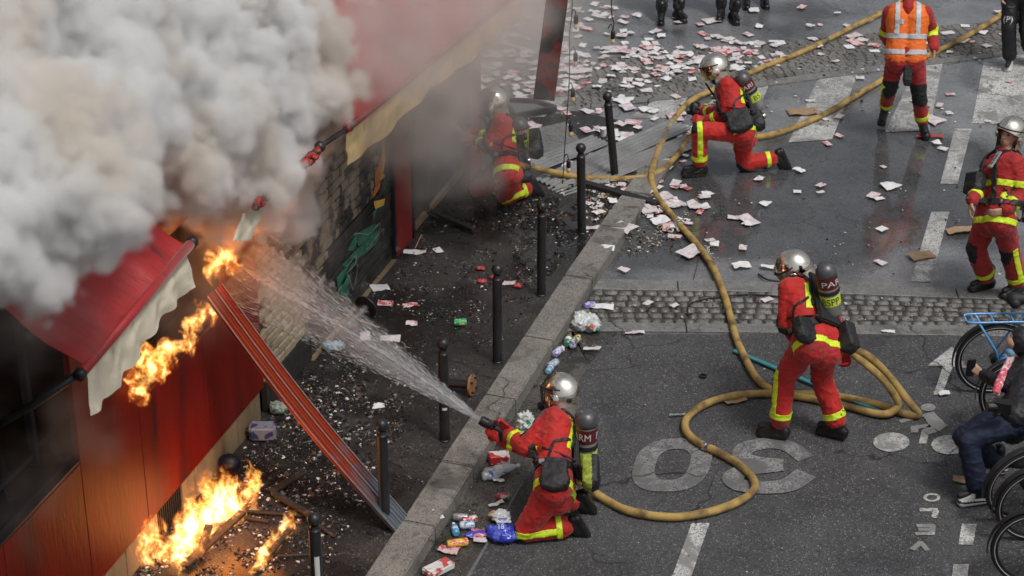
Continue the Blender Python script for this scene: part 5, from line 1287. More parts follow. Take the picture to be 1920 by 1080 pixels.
def channel(off, w, lift):
    prof = [(-.5,-.012),(-.5,.012),(-.44,.012),(-.42,.0),(-.16,.0),(-.13,.010),(-.09,.010),(-.06,.0),(.18,.0),(.21,.008),(.26,.008),(.29,.0),(.42,.0),(.44,.012),(.5,.012),(.5,-.012)]
    P0 = [(x*w + off, y + lift) for x, y in prof]; V = []; n = len(P0); K = 14
    for i in range(K + 1):
        p = ra.lerp(rb_, i / K) - rn * .05 * math.sin(math.pi * i / K)
        V += [p + rs_ * x + rn * y for x, y in P0]
    V2 = [v - rn * .006 for v in V]; m0 = len(V)
    F = [(i*n+j, i*n+j+1, (i+1)*n+j+1, (i+1)*n+j) for i in range(K) for j in range(n-1)]
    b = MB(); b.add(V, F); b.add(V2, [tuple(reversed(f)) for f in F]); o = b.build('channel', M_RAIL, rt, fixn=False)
    for sx in (-.5, .5):
        q = MB(); q.tube([ra.lerp(rb_, t) - rn * .05 * math.sin(math.pi * t) + rs_*(sx*w+off) + rn*(.013+lift) for t in [i/14 for i in range(15)]], .0042, 5); q.build('edge', M_EDGE, o)
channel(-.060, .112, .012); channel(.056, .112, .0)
# ------------------------------------------------------------------ hoses
M_HOSE = bpy.data.materials.new('yellow_ribbed_hose'); M_HOSE.use_nodes = True
t = M_HOSE.node_tree; N = t.nodes; L = t.links; p = N['Principled BSDF']; at = N.new('ShaderNodeUVMap'); at.uv_map = 'UVMap'
w = N.new('ShaderNodeTexWave'); w.inputs['Scale'].default_value = 26; w.inputs['Distortion'].default_value = .4; w.bands_direction = 'DIAGONAL'; L.new(at.outputs[0], w.inputs['Vector'])
ge = N.new('ShaderNodeNewGeometry'); n = N.new('ShaderNodeTexNoise'); n.inputs['Scale'].default_value = 7; n.inputs['Detail'].default_value = 7; L.new(ge.outputs['Position'], n.inputs['Vector'])
r = N.new('ShaderNodeValToRGB'); r.color_ramp.elements[0].position = .34; r.color_ramp.elements[0].color = (.20,.13,.05,1); r.color_ramp.elements[1].position = .56; r.color_ramp.elements[1].color = (.58,.39,.12,1); L.new(n.outputs[0], r.inputs[0])
mx = N.new('ShaderNodeMix'); mx.data_type = 'RGBA'; mx.blend_type = 'MULTIPLY'; mx.inputs[0].default_value = .32; L.new(r.outputs[0], mx.inputs[6]); L.new(w.outputs[0], mx.inputs[7]); L.new(mx.outputs[2], p.inputs['Base Color'])
b_ = N.new('ShaderNodeBump'); b_.inputs['Distance'].default_value = .004; b_.inputs['Strength'].default_value = .6; L.new(w.outputs[0], b_.inputs['Height']); L.new(b_.outputs[0], p.inputs['Normal']); p.inputs['Roughness'].default_value = .55
def hose(pts, label, r_=.0335, extra=None, coup=()):
    P = []
    for q in pts: P.append(q if isinstance(q, Vector) else G(q[0], q[1], (q[2] if len(q) > 2 else r_ + .012)))
    S = spline(P, 9); S = [q + Vector((mnoise.noise(q*2.3), mnoise.noise(q*2.3 + Vector((9,0,0))), 0))*.012 for q in S]; b = MB(); b.tube(S, [r_*(1 + .07*mnoise.noise(q*6)) for q in S], 14); o = b.build('fire_hose', M_HOSE, smooth=True, label=label, cat='fire hose')
    me = o.data; uv = me.uv_layers.new(name='UVMap'); n = 14; d = [0]
    for a, c in zip(S, S[1:]): d.append(d[-1] + (c - a).length)
    nring = len(S)
    for pl in me.polygons:
        js = [me.loops[i].vertex_index % n for i in pl.loop_indices]; wrapf = (max(js) - min(js)) > n // 2
        for i in pl.loop_indices:
            vi = me.loops[i].vertex_index; ring_, j = divmod(vi, n)
            if ring_ >= nring: ring_ = nring - 1
            jj = j + (n if (wrapf and j < n // 2) else 0); uv.data[i].uv = (d[ring_] * 1.0 * 3, jj / n * .5)
    for px, py in coup:
        c = G(px, py, r_ + .012); i = min(range(nring), key=lambda k: (S[k] - c).length); ax = (S[min(i+1, nring-1)] - S[i-1]).normalized(); q = MB(); q.lathe(S[i] - ax*.03, [(r_,0),(r_+.010,.004),(r_+.010,.03),(r_+.004,.034),(r_+.008,.04),(r_+.008,.06),(r_,.062)], 14, axis=ax); q.build('coupling', M_BUCK, o, smooth='auto')
    return o
hose([(1790,-60),(1720,-15),(1660,20),(1580,60),(1510,95),(1440,122),(1385,146),(1335,170),(1290,193),(1262,226),(1244,262),(1228,300),(1220,330,.07),(1230,365),(1260,405),(1300,450),(1335,498),(1358,555),(1374,612),(1396,668),(1422,712),
      (1455,734),(1512,746),(1590,762),(1650,776,.05),(1676,770,.08),(1684,752,.16),(1656,712,.40),(1612,674,.60),B_.wr['R'].lerp(PV(1585,655,B_.wr['R']),.5), B_.wr['L'] + _r*.06],
     'yellow fire hose running from the far road past the fork to the bent firefighter', coup=((1272,420),(1560,78)))
hose([B_.wr['L'] + _r*.04 + HF*.1, PV(1572,655,B_.wr['R'],.0), (1622,664,.64),(1668,706,.38),(1706,756,.14),(1722,778,.05),(1698,776,.045),(1640,757,.045),(1560,742),(1490,738),(1430,738),(1370,743),(1322,757),(1290,782),(1286,806),(1306,828),(1350,850),(1390,874),(1413,898),(1413,920),(1385,940),(1322,962),(1250,970),(1175,957),(1125,930),(1098,908,.22),
      PV(1080,900,A.pel,.22), PV(1035,870,A.ch,.28), PV(985,835,A.wr['R'],.12), nzB.copy()],
     'yellow fire hose looping across the painted 30 to the kneeling firefighter at the kerb', coup=((1325,838),))
hose([(1960,-40),(1880,25),(1840,52),(1790,80),(1700,124),(1640,158),(1560,206),(1500,234),(1450,252),(1405,257),(1350,250),(1302,252),(1272,288),(1242,318),(1205,333),(1140,335),(1070,329,.10),(1003,315,.22), PV(985,312,D_.pel,-.05), PV(950,300,D_.pel,.25), nB1.copy()],
     'yellow fire hose crossing the zebra stripes and lying past the bollards to the doorway', coup=())
# thin black cable over the setts and the cut strap
b = MB(); b.tube(spline([G(1290,590,.03),G(1292,572,.03),G(1325,560,.03),G(1400,552,.035),G(1470,556,.03),G(1540,552,.03)], 6), .008, 6); b.build('black_cable', M_GEAR, smooth=True, label='thin black cable lying across the sett strip under the hose', cat='cable')
b = MB(); b.tube(spline([G(1422,514,.02),G(1438,524,.03),G(1462,528,.02),G(1480,530,.02)], 5), .01, 6); b.build('black_cable', M_GEAR, smooth=True, label='short end of black cable by the bent firefighter, touching crumpled paper', cat='cable')
M_TEAL = mat('teal_plastic', (.04,.22,.26), .5, var=.2, scale=12)
b = MB(); b.bar(G(1376,657,.03), G(1664,778,.04), .045, .02); o = b.build('teal_batten', M_TEAL, label='long teal batten lying under the hoses behind the bent firefighter', cat='batten'); bevel(o, .004)

# ------------------------------------------------------------------ bollards
def bollard(h=.965):
    b = MB(); b.lathe((0,0,0), [(.047,0),(.047,.012),(.043,.016),(.043,h-.135),(.036,h-.128),(.030,h-.112),(.030,h-.098)], 20); o = b.mesh('bollard_post', M_BLK, smooth=False); shade_auto(o)
    q = MB(); q.ell((0,0,h-.050), .050, nu=20, nv=14); s = q.mesh('bollard_ball', M_BLK, smooth=True); return o, s
pm, bm_ = bollard()
labs = ['front bollard with a white sticker torn on its post, beside the small flames', 'bollard touching the foot of the leaning metal rails', 'bollard standing in the water spray with a flanged pipe behind it', 'bollard in the middle of the pavement, left of the upper kerb litter',
        'bollard beside the smouldering ash heap, in front of the crouching firefighter', 'bollard standing where the yellow hose passes behind it', 'tilted bollard beside the corrugated sheets at the corner', ]
bases = [(588,None),(722,985),(834,825),(933,678),(1015,553),(1091,437),(1153,332)]
for i, (x, y) in enumerate(bases):
    c = Vector((-5.215, 11.40, ZP)) if y is None else G(x, y, ZP if i < 6 else ZP - .1)
    t = thing('bollard', c, labs[i], 'bollard', 'black ball topped bollards along the kerb')
    rot = (0, 0, 0)
    if i == 6: rot = (R(1), R(-6.2), 0)
    if i == 5: rot = (0, R(-1.6), 0)
    a = link('post', pm, t, (0,0,0), rot); b = link('ball', bm_, t, (0,0,0), rot)
    if i == 0:
        q = MB(); V = []; 
        for k in range(7):
            an = R(-100 + k*8) + YAW; V += [c + Vector((.0445*math.cos(an), .0445*math.sin(an), z)) for z in (.42,.62)]
        q.add(V, [(2*k,2*k+2,2*k+3,2*k+1) for k in range(6)]); q.build('sticker', M_WHTP if 'M_WHTP' in globals() else M_WTXT, t, fixn=False)
    if i == 2:
        q = MB(); V = []
        for k in range(7):
            an = R(-110 + k*9) + YAW; V += [c + Vector((.0445*math.cos(an), .0445*math.sin(an), z)) for z in (.31,.335)]
        q.add(V, [(2*k,2*k+2,2*k+3,2*k+1) for k in range(6)]); q.build('sticker', M_WTXT, t, fixn=False)

# ------------------------------------------------------------------ bicycles
M_BLUE = mat('sky_blue_paint', (.10,.34,.72), .3, var=.06, scale=10, coat=.4)
M_TYRE = mat('tyre_rubber', (.014,.014,.015), .65, var=.3, scale=30, bump=.3)
M_RIM = mat('black_rim', (.03,.03,.035), .35, metal=.5, var=.2)
M_REFL = mat('grey_reflective_line', (.42,.44,.46), .4)
def wheel(parent, c, ax, r, hubr=.03, spokes=28, guard=False, motor=False, fm=None):
    ax = Vector(ax).normalized(); x = ax.cross(Z).normalized(); y = x.cross(ax)
    def circ(rr, n=48): return [c + (x*math.cos(2*math.pi*i/n) + y*math.sin(2*math.pi*i/n))*rr for i in range(n)]
    b = MB(); b.tube(circ(r-.02), .021, 8, closed=True); w_ = b.build('tyre', M_TYRE, parent, smooth=True)
    b = MB(); b.tube(circ(r-.030), .0035, 5, closed=True)
    for v in range(len(b.V)): b.V[v] = tuple(Vector(b.V[v]) - ax*.018*(1 if ax.dot(HF) > 0 else -1))
    b.build('reflective_line', M_REFL, w_, smooth=True)
    b = MB(); b.tube(circ(r-.048), .010, 6, closed=True); b.build('rim', M_RIM, w_, smooth=True)
    b = MB(); b.lathe(c - ax*.05, [(.012,0),(hubr,.02),(hubr,.08),(.012,.10)], 16, axis=ax); b.build('hub', M_RIM, w_, smooth='auto')
    for i in range(spokes):
        a = 2*math.pi*i/spokes; a2 = a + (.5 if i % 2 else -.5); q = MB(); e = ax*(.03 if i % 4 < 2 else -.03)
        q.tube([c + (x*math.cos(a2) + y*math.sin(a2))*hubr + e, c + (x*math.cos(a) + y*math.sin(a))*(r-.055)], .0014, 4); q.build('spoke', M_BUCK if fm else M_RIM, w_)
    return w_
def bike(rear, d, label, m, r=.345, rack=True, lean=0.0, basket=False, rlabel=None):
    """rear = ground point under the rear hub, d = heading"""
    d = Vector((d.x, d.y, 0)).normalized(); t = thing('bicycle', rear, label, 'bicycle'); sd = d.cross(Z)
    U = (Z + sd*lean).normalized(); ax = d.cross(U)
    def q(x, z, s=0.0): return rear + d*x + U*z + ax*s
    rc, fc = q(0, r), q(1.08, r)
    wheel(t, rc, ax, r, .045, fm=m is M_BLUE); wheel(t, fc, ax, r)
    bb, st, ht, hb = q(.46,.30), q(.30,.78), q(.84,.86), q(.90,.66)
    b = MB(); b.tube(spline([ht, q(.78,.72), bb], 5), .024, 10); b.tube([bb, st], .018, 10); b.tube(spline([q(.80,.74), q(.40,.52), q(0.02,r,.05)], 5), .017, 8); b.tube([q(.44,.30,-.03), q(.1,r+.0,-.05), q(0,r,-.055)], .012, 8); b.tube([q(.44,.30,.03), q(0,r,.055)], .012, 8); b.tube([hb, ht], .022, 10); b.build('frame', m, t, smooth=True)
    b = MB(); b.tube([hb, q(.98,.58), fc + ax*.05], .014, 8); b.tube([q(.97,.60), fc - ax*.05], .014, 8); b.build('fork', m, t, smooth=True)
    b = MB(); b.tube(spline([q(.80,1.02,-.28), q(.86,1.04,-.15), q(.88,1.03,0), q(.86,1.04,.15), q(.80,1.02,.28)], 5), .013, 8); b.tube([ht, q(.87,1.03)], .014, 8); b.build('handlebar', M_BLK, t, smooth=True)
    for s_ in (-1, 1):
        b = MB(); b.cap(q(.80,1.02,.27*s_), q(.72,1.0,.30*s_), .017, .017, 8); b.build('grip', M_GEAR, t, smooth=True)
    b = MB(); b.tube([st, q(.27,.90)], .013, 8); b.cap(q(.10,.93), q(.34,.94), .065, .022, 10); b.cap(q(.10,.915,-.04), q(.10,.915,.04), .05, .05, 10); b.build('saddle', M_GEAR, t, smooth=True)
    b = MB(); b.lathe(bb - ax*.05, [(.09,0),(.095,.004),(.095,.008),(.05,.010),(.02,.02),(.02,.1)], 20, axis=ax); b.tube([bb - ax*.05, bb + d*.10 - U*.13 - ax*.06, bb + d*.10 - U*.13 - ax*.14], .012, 6); b.tube([bb + ax*.05, bb - d*.10 + U*.13 + ax*.06, bb - d*.10 + U*.13 + ax*.14], .012, 6); b.build('crank', M_BLK, t, smooth='auto')
    # mudguard
    V = []; F = []; n = 22
    for i in range(n + 1):
        a = R(15 + 175 * i / n); c = rc + (d*math.cos(a) + U*math.sin(a)) * (r + .022)
        V += [c - ax*.028, c + (d*math.cos(a) + U*math.sin(a))*.008, c + ax*.028]
    F = [(3*i+k, 3*i+k+1, 3*i+k+4, 3*i+k+3) for i in range(n) for k in (0, 1)]; b = MB(); b.add(V, F); b.add([v + U*.003 for v in V], [tuple(reversed(f)) for f in F]); b.build('mudguard', M_BLK, t, smooth=True, fixn=False)
    if rack:
        b = MB(); z = r*2 + .06
        for s_ in (-.075, .075):
            b.tube(spline([q(.32,z,s_), q(0,z,s_), q(-.25,z,s_), q(-.30,z,s_*.6)], 4), .010, 8); b.tube([q(-.20,z,s_), q(-.02,r+.12,s_*.9), q(.02,r,.07*(1 if s_>0 else -1))], .009, 8)
            b.tube([q(.24,z,s_), q(.14,r+.26,s_), q(0.02,r+.06,s_*.9)], .009, 8)
        for k in range(4): b.tube([q(-.24+.17*k,z,-.075), q(-.24+.17*k,z,.075)], .008, 6)
        b.tube([q(-.30,z,-.045), q(-.30,z,.045)], .010, 6); b.build('rack', m, t, smooth=True)
    return t
bike(G(1857,736), toward(2), 'blue bicycle with blue rear rack, its back wheel standing on the painted arrow', M_BLUE, lean=.02)
bike(G(1905,812), toward(-12), 'black bicycle directly below the blue one, mostly behind the seated person', M_BLK, lean=-.05, rack=False)
bike(G(1912,972), toward(14), 'black bicycle whose back wheel stands right of the white trainer', M_BLK, lean=.10, rack=False)
bike(G(1938,1012), toward(4), 'black bicycle second from the bottom of the frame, wheel overlapping its neighbour', M_BLK, lean=.06, rack=False)
bike(G(1935,1098), toward(-6), 'black bicycle lowest in the frame at the right edge', M_BLK, lean=.04, rack=False)
b = MB(); sc_ = PV(1905,868,G(1910,960),-.1); b.cap(sc_ - toward(0)*.10, sc_ + toward(0)*.05, .035, .05, 12); b.build('rolled_bag', M_GEAR, smooth=True, label='small rolled black bag hanging over the black bicycle wheels', cat='bag')
# ------------------------------------------------------------------ papers
def paper_mat(name, col, col2, rough=.7):
    return mat(name, col, rough, var=.06, scale=20, col2=col2, c2lo=.50, c2hi=.56, c2scale=16, detail=3)
M_PW = mat('white_paper', (.70,.70,.71), .7, var=.05, scale=10)
M_PP = paper_mat('pink_leaflet', (.62,.56,.57), (.52,.30,.33))
M_PP2 = paper_mat('pale_pink_leaflet', (.62,.59,.60), (.55,.45,.47))
M_PR = paper_mat('red_printed_paper', (.62,.50,.50), (.50,.08,.08))
M_PB = paper_mat('blue_printed_paper', (.60,.62,.66), (.10,.16,.42))
M_CARD = mat('wet_cardboard', (.33,.22,.13), .75, var=.2, scale=14, bump=.3)
def sheet_mesh(name, w, h, m, warp=.012, seed=0, cut=0.0, crumple=0.0, nx=4, ny=3):
    V = []
    for j in range(ny + 1):
        for i in range(nx + 1):
            x = (i/nx - .5)*w; y = (j/ny - .5)*h
            z = mnoise.noise(Vector((x*9 + seed*3.1, y*9, seed))) * warp * 2 + warp
            if crumple: x += mnoise.noise(Vector((x*20, y*20, seed+7)))*crumple; y += mnoise.noise(Vector((x*20, y*20, seed+17)))*crumple; z += abs(mnoise.noise(Vector((x*26, y*26, seed+27))))*crumple*1.6
            V.append((x, y, max(.003, z)))
    F = [(j*(nx+1)+i, j*(nx+1)+i+1, (j+1)*(nx+1)+i+1, (j+1)*(nx+1)+i) for j in range(ny) for i in range(nx)]
    me = bpy.data.meshes.new(name); me.from_pydata(V, [], F); me.materials.append(m); me.polygons.foreach_set('use_smooth', [crumple > 0]*len(F)); return me
rl = random.Random(5); protos = []
for i in range(16):
    m = (M_PW, M_PP2, M_PP, M_PP2, M_PW, M_PR, M_PP2, M_PW)[i % 8]
    protos.append(sheet_mesh('leaflet', rl.uniform(.12,.17), rl.uniform(.09,.12), m, rl.uniform(.003,.012), i, crumple=0 if i % 3 else .015))
def zg(p):   # height of the ground under a point
    if p.x < XK + .02 and p.y < 17.6: return ZP
    if p.x < XK + .02 and p.y < 21.2: return max(.02, zpav(p.y))
    return .026 if 17.0 < p.y < 18.5 and p.x > XK else .018
def pip(x, y, poly):
    c = False; n = len(poly)
    for i in range(n):
        a, b = poly[i], poly[i-1]
        if (a[1] > y) != (b[1] > y) and x < (b[0]-a[0])*(y-a[1])/(b[1]-a[1]) + a[0]: c = not c
    return c
zones = [([(860,95),(1240,85),(1240,165),(1000,180),(860,200)], 120, .02), ([(1180,95),(1480,80),(1470,125),(1240,150)], 60, .02), ([(1090,0),(1240,40),(1240,90),(900,90),(960,0)], 70, .01),
         ([(1240,20),(1650,0),(1650,70),(1500,90),(1240,90)], 20, 0), ([(1480,60),(1640,30),(1650,110),(1500,130)], 12, .01), ([(1660,60),(1880,20),(1900,80),(1700,125)], 18, .01), ([(900,160),(1310,150),(1290,235),(1020,260)], 36, .01),
         ([(1080,250),(1300,235),(1290,330),(1200,330),(1080,330)], 26, .02), ([(1090,345),(1290,340),(1330,400),(1260,440),(1190,400),(1100,400)], 34, .02), ([(1290,330),(1500,320),(1480,480),(1330,500),(1300,400)], 13, 0),
         ([(1480,150),(1900,130),(1860,330),(1480,330)], 16, 0), ([(1480,330),(1820,330),(1700,500),(1480,480)], 8, 0), ([(1100,400),(1300,430),(1290,520),(1120,520)], 9, .01), ([(1130,545),(1900,560),(1900,605),(1120,600)], 4, 0), ([(640,500),(900,470),(940,620),(700,680)], 4, 0), ([(560,620),(820,640),(700,900),(560,800)], 3, 0)]
PCOL = {'white_paper': 'plain white', 'pink_leaflet': 'pink printed', 'pale_pink_leaflet': 'pale pink', 'red_printed_paper': 'red and white printed'}
ZL = ['in the thick drift left of the zebra crossing', 'just behind the helmet of the kneeling firefighter on one knee', 'on the far road around the hanging bulb', 'on the open far road between onlookers and hose', 'between the far hose and the sett band', 'behind the walking man in the orange vest',
      'on the pavement corner around the hanging cables', 'on and around the corrugated zinc sheets', 'in the pile where the yellow hoses fork', 'on the wet road in front of the one-knee firefighter', 'on the zebra stripes and lane right of the one-knee firefighter', 'on the wet road above the bent firefighter',
      'beside the upper end of the kerb', 'on the sett strip', 'on the dark pavement between wall and bollards', 'on the ash beside the leaning metal rails']
count = 0; extra = MB(); exm = [M_PW, M_PP2, M_PP, M_PR]
for zi, (poly, n, lift) in enumerate(zones):
    x0, x1, y0, y1 = min(p[0] for p in poly), max(p[0] for p in poly), min(p[1] for p in poly), max(p[1] for p in poly); k = 0
    while k < n:
        x, y = rl.uniform(x0, x1), rl.uniform(y0, y1)
        if not pip(x, y, poly): continue
        if zi in (0, 1, 8) and mnoise.noise(Vector((x*.012, y*.035, zi))) < -.12 and rl.random() < .75: continue
        k += 1; g = G(x, y); g.z = zg(g) + rl.uniform(0, 1) * lift; rot = (rl.gauss(0,.04), rl.gauss(0,.04), rl.uniform(0, 6.28)); s = rl.uniform(.50, .92) * (1.8 if rl.random() < .12 else 1)
        me = protos[rl.randrange(16)]
        if count < 292:
            o = link('leaflet', me, None, g, rot, (s, s, 1)); tag(o, '%s leaflet %s' % (PCOL[me.materials[0].name], ZL[zi]), 'leaflet', 'leaflets ' + ZL[zi]); count += 1
        else:
            Mx_ = Matrix.Rotation(rot[2], 3, 'Z'); ki = exm.index(me.materials[0]); extra.add([g + Mx_ @ (v.co*s) for v in me.vertices], [tuple(p.vertices) for p in me.polygons], ki)
# the trampled drift of leaflets, past counting
for (poly, n, lift) in (zones[0], zones[1], zones[8], zones[7]):
    x0, x1, y0, y1 = min(p[0] for p in poly), max(p[0] for p in poly), min(p[1] for p in poly), max(p[1] for p in poly); k = 0
    while k < n * 1.4:
        x, y = rl.uniform(x0, x1), rl.uniform(y0, y1)
        if not pip(x, y, poly) or mnoise.noise(Vector((x*.012, y*.04, 3))) < -.05: k += .2; continue
        k += 1; g = G(x, y); g.z = zg(g) - .002; me = protos[rl.randrange(16)]; Mx_ = Matrix.Rotation(rl.uniform(0, 6.28), 3, 'Z'); s = rl.uniform(.45, .9)
        extra.add([g + Mx_ @ (v.co*s) for v in me.vertices], [tuple(p.vertices) for p in me.polygons], exm.index(me.materials[0]))
extra.build('paper_drift', exm, fixn=False, label='trampled drift of pink and white leaflets across the far road', cat='paper litter', kind='stuff')
# single papers one can point to
def paper(px, py, w, h, rz, m, label, cat='paper', crumple=.01, warp=.01, lift=0.0, name='paper'):
    me = sheet_mesh(name, w, h, m, warp, px*.37, crumple=crumple, nx=7, ny=5); g = G(px, py); z = zg(g)
    if z == ZP: g = G(px, py, ZP)
    g.z = z + lift; o = link(name, me, None, g, (0, 0, R(rz) + YAW)); return tag(o, label, cat)
for a in ((1728,483,.26,.15,20,M_CARD,'torn brown cardboard lying across the lower lane dash','cardboard'), (1800,436,.28,.13,10,M_CARD,'brown cardboard flap left of the standing firefighter at the right edge','cardboard'), (1378,755,.20,.10,25,M_CARD,'small brown cardboard scrap tucked against the looping hose','cardboard'),
          (1505,213,.34,.18,5,M_CARD,'ochre printed cardboard sheet lying between the two far hoses','cardboard'), (1805,905,.16,.10,-20,M_CARD,'brown cardboard scrap behind the white trainer','cardboard'), (1743,259,.30,.09,0,mat('red_plastic_sheet',(.42,.05,.05),.5,var=.2,scale=20),'flat red tray by the boot of the walking man','tray'),
          (1390,503,.17,.12,15,M_PW,'clean white paper left of the bent firefighter','paper'), (1448,506,.22,.07,-8,M_PW,'crumpled white paper strip just left of the bent firefighter helmet','paper'), (810,972,.15,.13,35,M_PW,'folded white paper lying on the kerb stone by the rails','paper'), (846,874,.12,.06,20,mat('rust_brown_scrap',(.16,.07,.02),.6,var=.4,scale=20),'rust brown curled scrap on the kerb stone','scrap'),
          (770,573,.14,.07,8,M_PR,'red printed leaflet in the middle of the dark pavement','leaflet'), (772,608,.11,.07,-5,M_PP,'pink torn leaflet just below the red printed one on the pavement','leaflet'), (712,541,.17,.13,20,M_PW,'crumpled white napkin beside the flanged pipe at the wall','napkin'), (778,474,.22,.10,0,M_PW,'crumpled white bag with red print at the foot of the red door panel','bag'),
          (1110,445,.16,.08,-10,M_PP2,'pink leaflet touching the foot of the bollard by the hose','leaflet'), (955,533,.12,.07,-15,M_PP,'pink leaflet beside the middle bollard top','leaflet'), (1283,850,.30,.02,0,M_PW,None,None), (1270,783,.14,.03,5,mat('grey_plastic_shard',(.30,.31,.31),.4,var=.2,scale=10),'grey plastic shard lying left of the hose loop','plastic shard'),
          (1190,628,.18,.05,5,M_PP2,'pale pink paper by the corner of the sett strip','paper'), (1665,628,.12,.05,0,M_PW,'small white crumpled paper right of the bent firefighter waist','paper'), (1770,742,.10,.06,10,M_PW,'small white scrap under the blue bicycle wheel','paper'), (1130,485,.22,.10,-10,M_PW,'crumpled pale cloth lying by the upper kerb end','cloth'),
          (1055,345,.30,.22,20,mat('scorched_newspaper',(.62,.60,.57),.75,var=.05,scale=10,col2=(.03,.028,.026),c2lo=.50,c2hi=.53,c2scale=14),'scorched newspaper behind the boot of the crouching firefighter','newspaper'), (1080,315,.28,.20,-20,M_PW,'large white printed sheet lying on the corrugated sheets','paper')):
    if a[6]: paper(*a, name={'cardboard':'cardboard','leaflet':'leaflet','bag':'bag'}.get(a[7], 'paper'))
b = MB(); b.lathe(G(1318,706,.01), [(.035,0),(.037,.005),(.037,.012),(.026,.012),(.026,.004)], 18); b.build('lid', M_BOOT, label='small black ring shaped lid lying alone on the coarse asphalt', cat='lid', smooth='auto')

# ------------------------------------------------------------------ cans, bottles and bags in the gutter
def can(px, py, rz, m, label, z=.012, r=.033, L_=.12, tilt=0, crush=0.0):
    g = G(px, py, z + r); ax = toward(rz, tilt); t = MB(); P = [(r*.78,0),(r*.9,.003),(r,.012),(r*(1-crush),L_*.45),(r*(1-crush*.6),L_*.6),(r,L_-.012),(r*.84,L_-.003),(r*.80,L_-.006)]
    t.lathe(g - ax*L_/2, P, 16, axis=ax); o = t.build('drink_can', m, smooth='auto', label=label, cat='can', origin=tuple(g))
    q = MB(); q.lathe(g + ax*(L_/2-.005), [(r*.83,0),(r*.83,.003),(r*.4,.002)], 16, axis=ax); q.build('lid', M_BUCK, o, smooth='auto'); return o
def bottle(px, py, rz, m, capm, label, z=.012, r=.038, L_=.28):
    g = G(px, py, z + r); ax = toward(rz); t = MB(); t.lathe(g - ax*L_/2, [(r*.7,0),(r,.012),(r*.93,L_*.25),(r,L_*.32),(r*.92,L_*.42),(r,L_*.55),(r*.97,L_*.68),(r*.6,L_*.84),(r*.38,L_*.90),(r*.38,L_)], 16, axis=ax)
    o = t.build('plastic_bottle', m, smooth='auto', label=label, cat='bottle', origin=tuple(g)); q = MB(); q.lathe(g + ax*(L_/2-.012), [(r*.42,0),(r*.44,.002),(r*.44,.02),(r*.3,.022)], 12, axis=ax); q.build('cap', capm, o, smooth='auto')
    q = MB(); q.lathe(g - ax*L_*.20, [(r*.98,0),(r*1.02,.002),(r*1.0,L_*.2),(r*.97,L_*.202)], 16, axis=ax); q.build('label', M_PB if 'blue' in label else M_PW, o, smooth='auto'); return o
def blob(px, py, size, m, label, cat, name, rz=0, wr=.02, z=.012, vox=.009, seedk=0):
    g = G(px, py, z + size[2]*.45); b = MB(); rr = random.Random(px); b.ell(g, (size[0]/2, size[1]/2, size[2]/2), M=Matrix.Rotation(R(rz)+YAW, 3, 'Z'))
    for k in range(5): b.ell(g + Vector((rr.uniform(-.35,.35)*size[0], rr.uniform(-.35,.35)*size[1], rr.uniform(-.1,.15)*size[2])), (size[0]*rr.uniform(.15,.3), size[1]*rr.uniform(.15,.3), size[2]*rr.uniform(.2,.4)))
    t = thing(name, (g.x, g.y, z), label, cat); ga = garment('film', b, m, t, vox, 1, wr, 16, seed=px*.01)
    for v in ga.o.data.vertices:
        if v.co.z < 0: v.co.z = 0
    return t
def matc(name, c, c2, rough=.35, sc=30, metal=0): return mat(name, c, rough, metal=metal, var=.1, scale=20, col2=c2, c2lo=.5, c2hi=.54, c2scale=sc, detail=2)
M_ALU = mat('aluminium_can', (.60,.62,.64), .3, metal=.8, var=.15, scale=30)
M_CLEAR = mat('clear_plastic', (.70,.76,.78), .12, var=.1, alpha=.55, spec=.9)
M_FILM = mat('milky_plastic_film', (.66,.70,.70), .25, var=.2, scale=14, alpha=.8, spec=.8, bump=.4, bscale=30)
can(864, 970, 170, M_ALU, 'silver can end on, topmost of the gutter litter near the front kerb'); can(880,974, 20, matc('red_can',(.50,.03,.05),(.6,.6,.6)), 'crushed red can beside the silver one in the front gutter', crush=.3)
can(876,984, 8, matc('pale_blue_can',(.55,.62,.68),(.08,.20,.42)), 'silver and pale blue can below the red one in the front gutter'); bottle(853,992, 100, mat('blue_cap_bottle',(.10,.38,.62),.2,alpha=.8), M_PW, 'short blue bottle standing against the kerb stone in the front gutter', L_=.14, r=.03)
can(858,1018, 14, matc('yellow_can',(.70,.50,.03),(.60,.12,.16)), 'yellow and pink drink can lying alone in the front gutter', L_=.165)
M_BBAG = matc('blue_crisp_bag', (.03,.05,.42), (.10,.14,.60), .22, 10)
blob(945,1000, (.27,.20,.12), M_BBAG, 'crumpled shiny blue packet by the knee of the kneeling firefighter', 'packet', 'packet', wr=.012)
b = MB(); V, F = text_mesh('18', 1.0); c = G(939,988,.165); u_ = (HF*.6 + Z*.8).normalized(); b.add([c - toward(180)*(v.x)*.055 + u_*v.y*.05 for v in V], F); b.build('packet_print', M_PW, label='white figures 18 printed on the shiny blue packet', cat='print')
blob(905,1000, (.30,.09,.05), matc('blue_wrapper', (.05,.07,.45), (.60,.20,.20), .3, 14), 'long blue and red printed wrapper left of the shiny blue packet', 'wrapper', 'wrapper', rz=12)
paper(944,1003,.12,.09,10,M_PB,'white label with blue print on the shiny blue packet', 'label', lift=.10)
blob(938,968, (.16,.12,.10), M_FILM, 'clear crumpled cup above the shiny blue packet', 'cup', 'cup'); blob(925,965,(.09,.07,.07), M_CARD, 'small brown cardboard piece above the shiny blue packet', 'cardboard', 'cardboard', z=.03)
bottle(940,880, 22, M_CLEAR, M_PW, 'large clear crushed water bottle in the gutter at the kneeling firefighter hands', L_=.30, r=.042); bottle(924,890, 14, M_CLEAR, M_PB, 'smaller clear blue labelled bottle beside the large crushed one', L_=.18, r=.04)
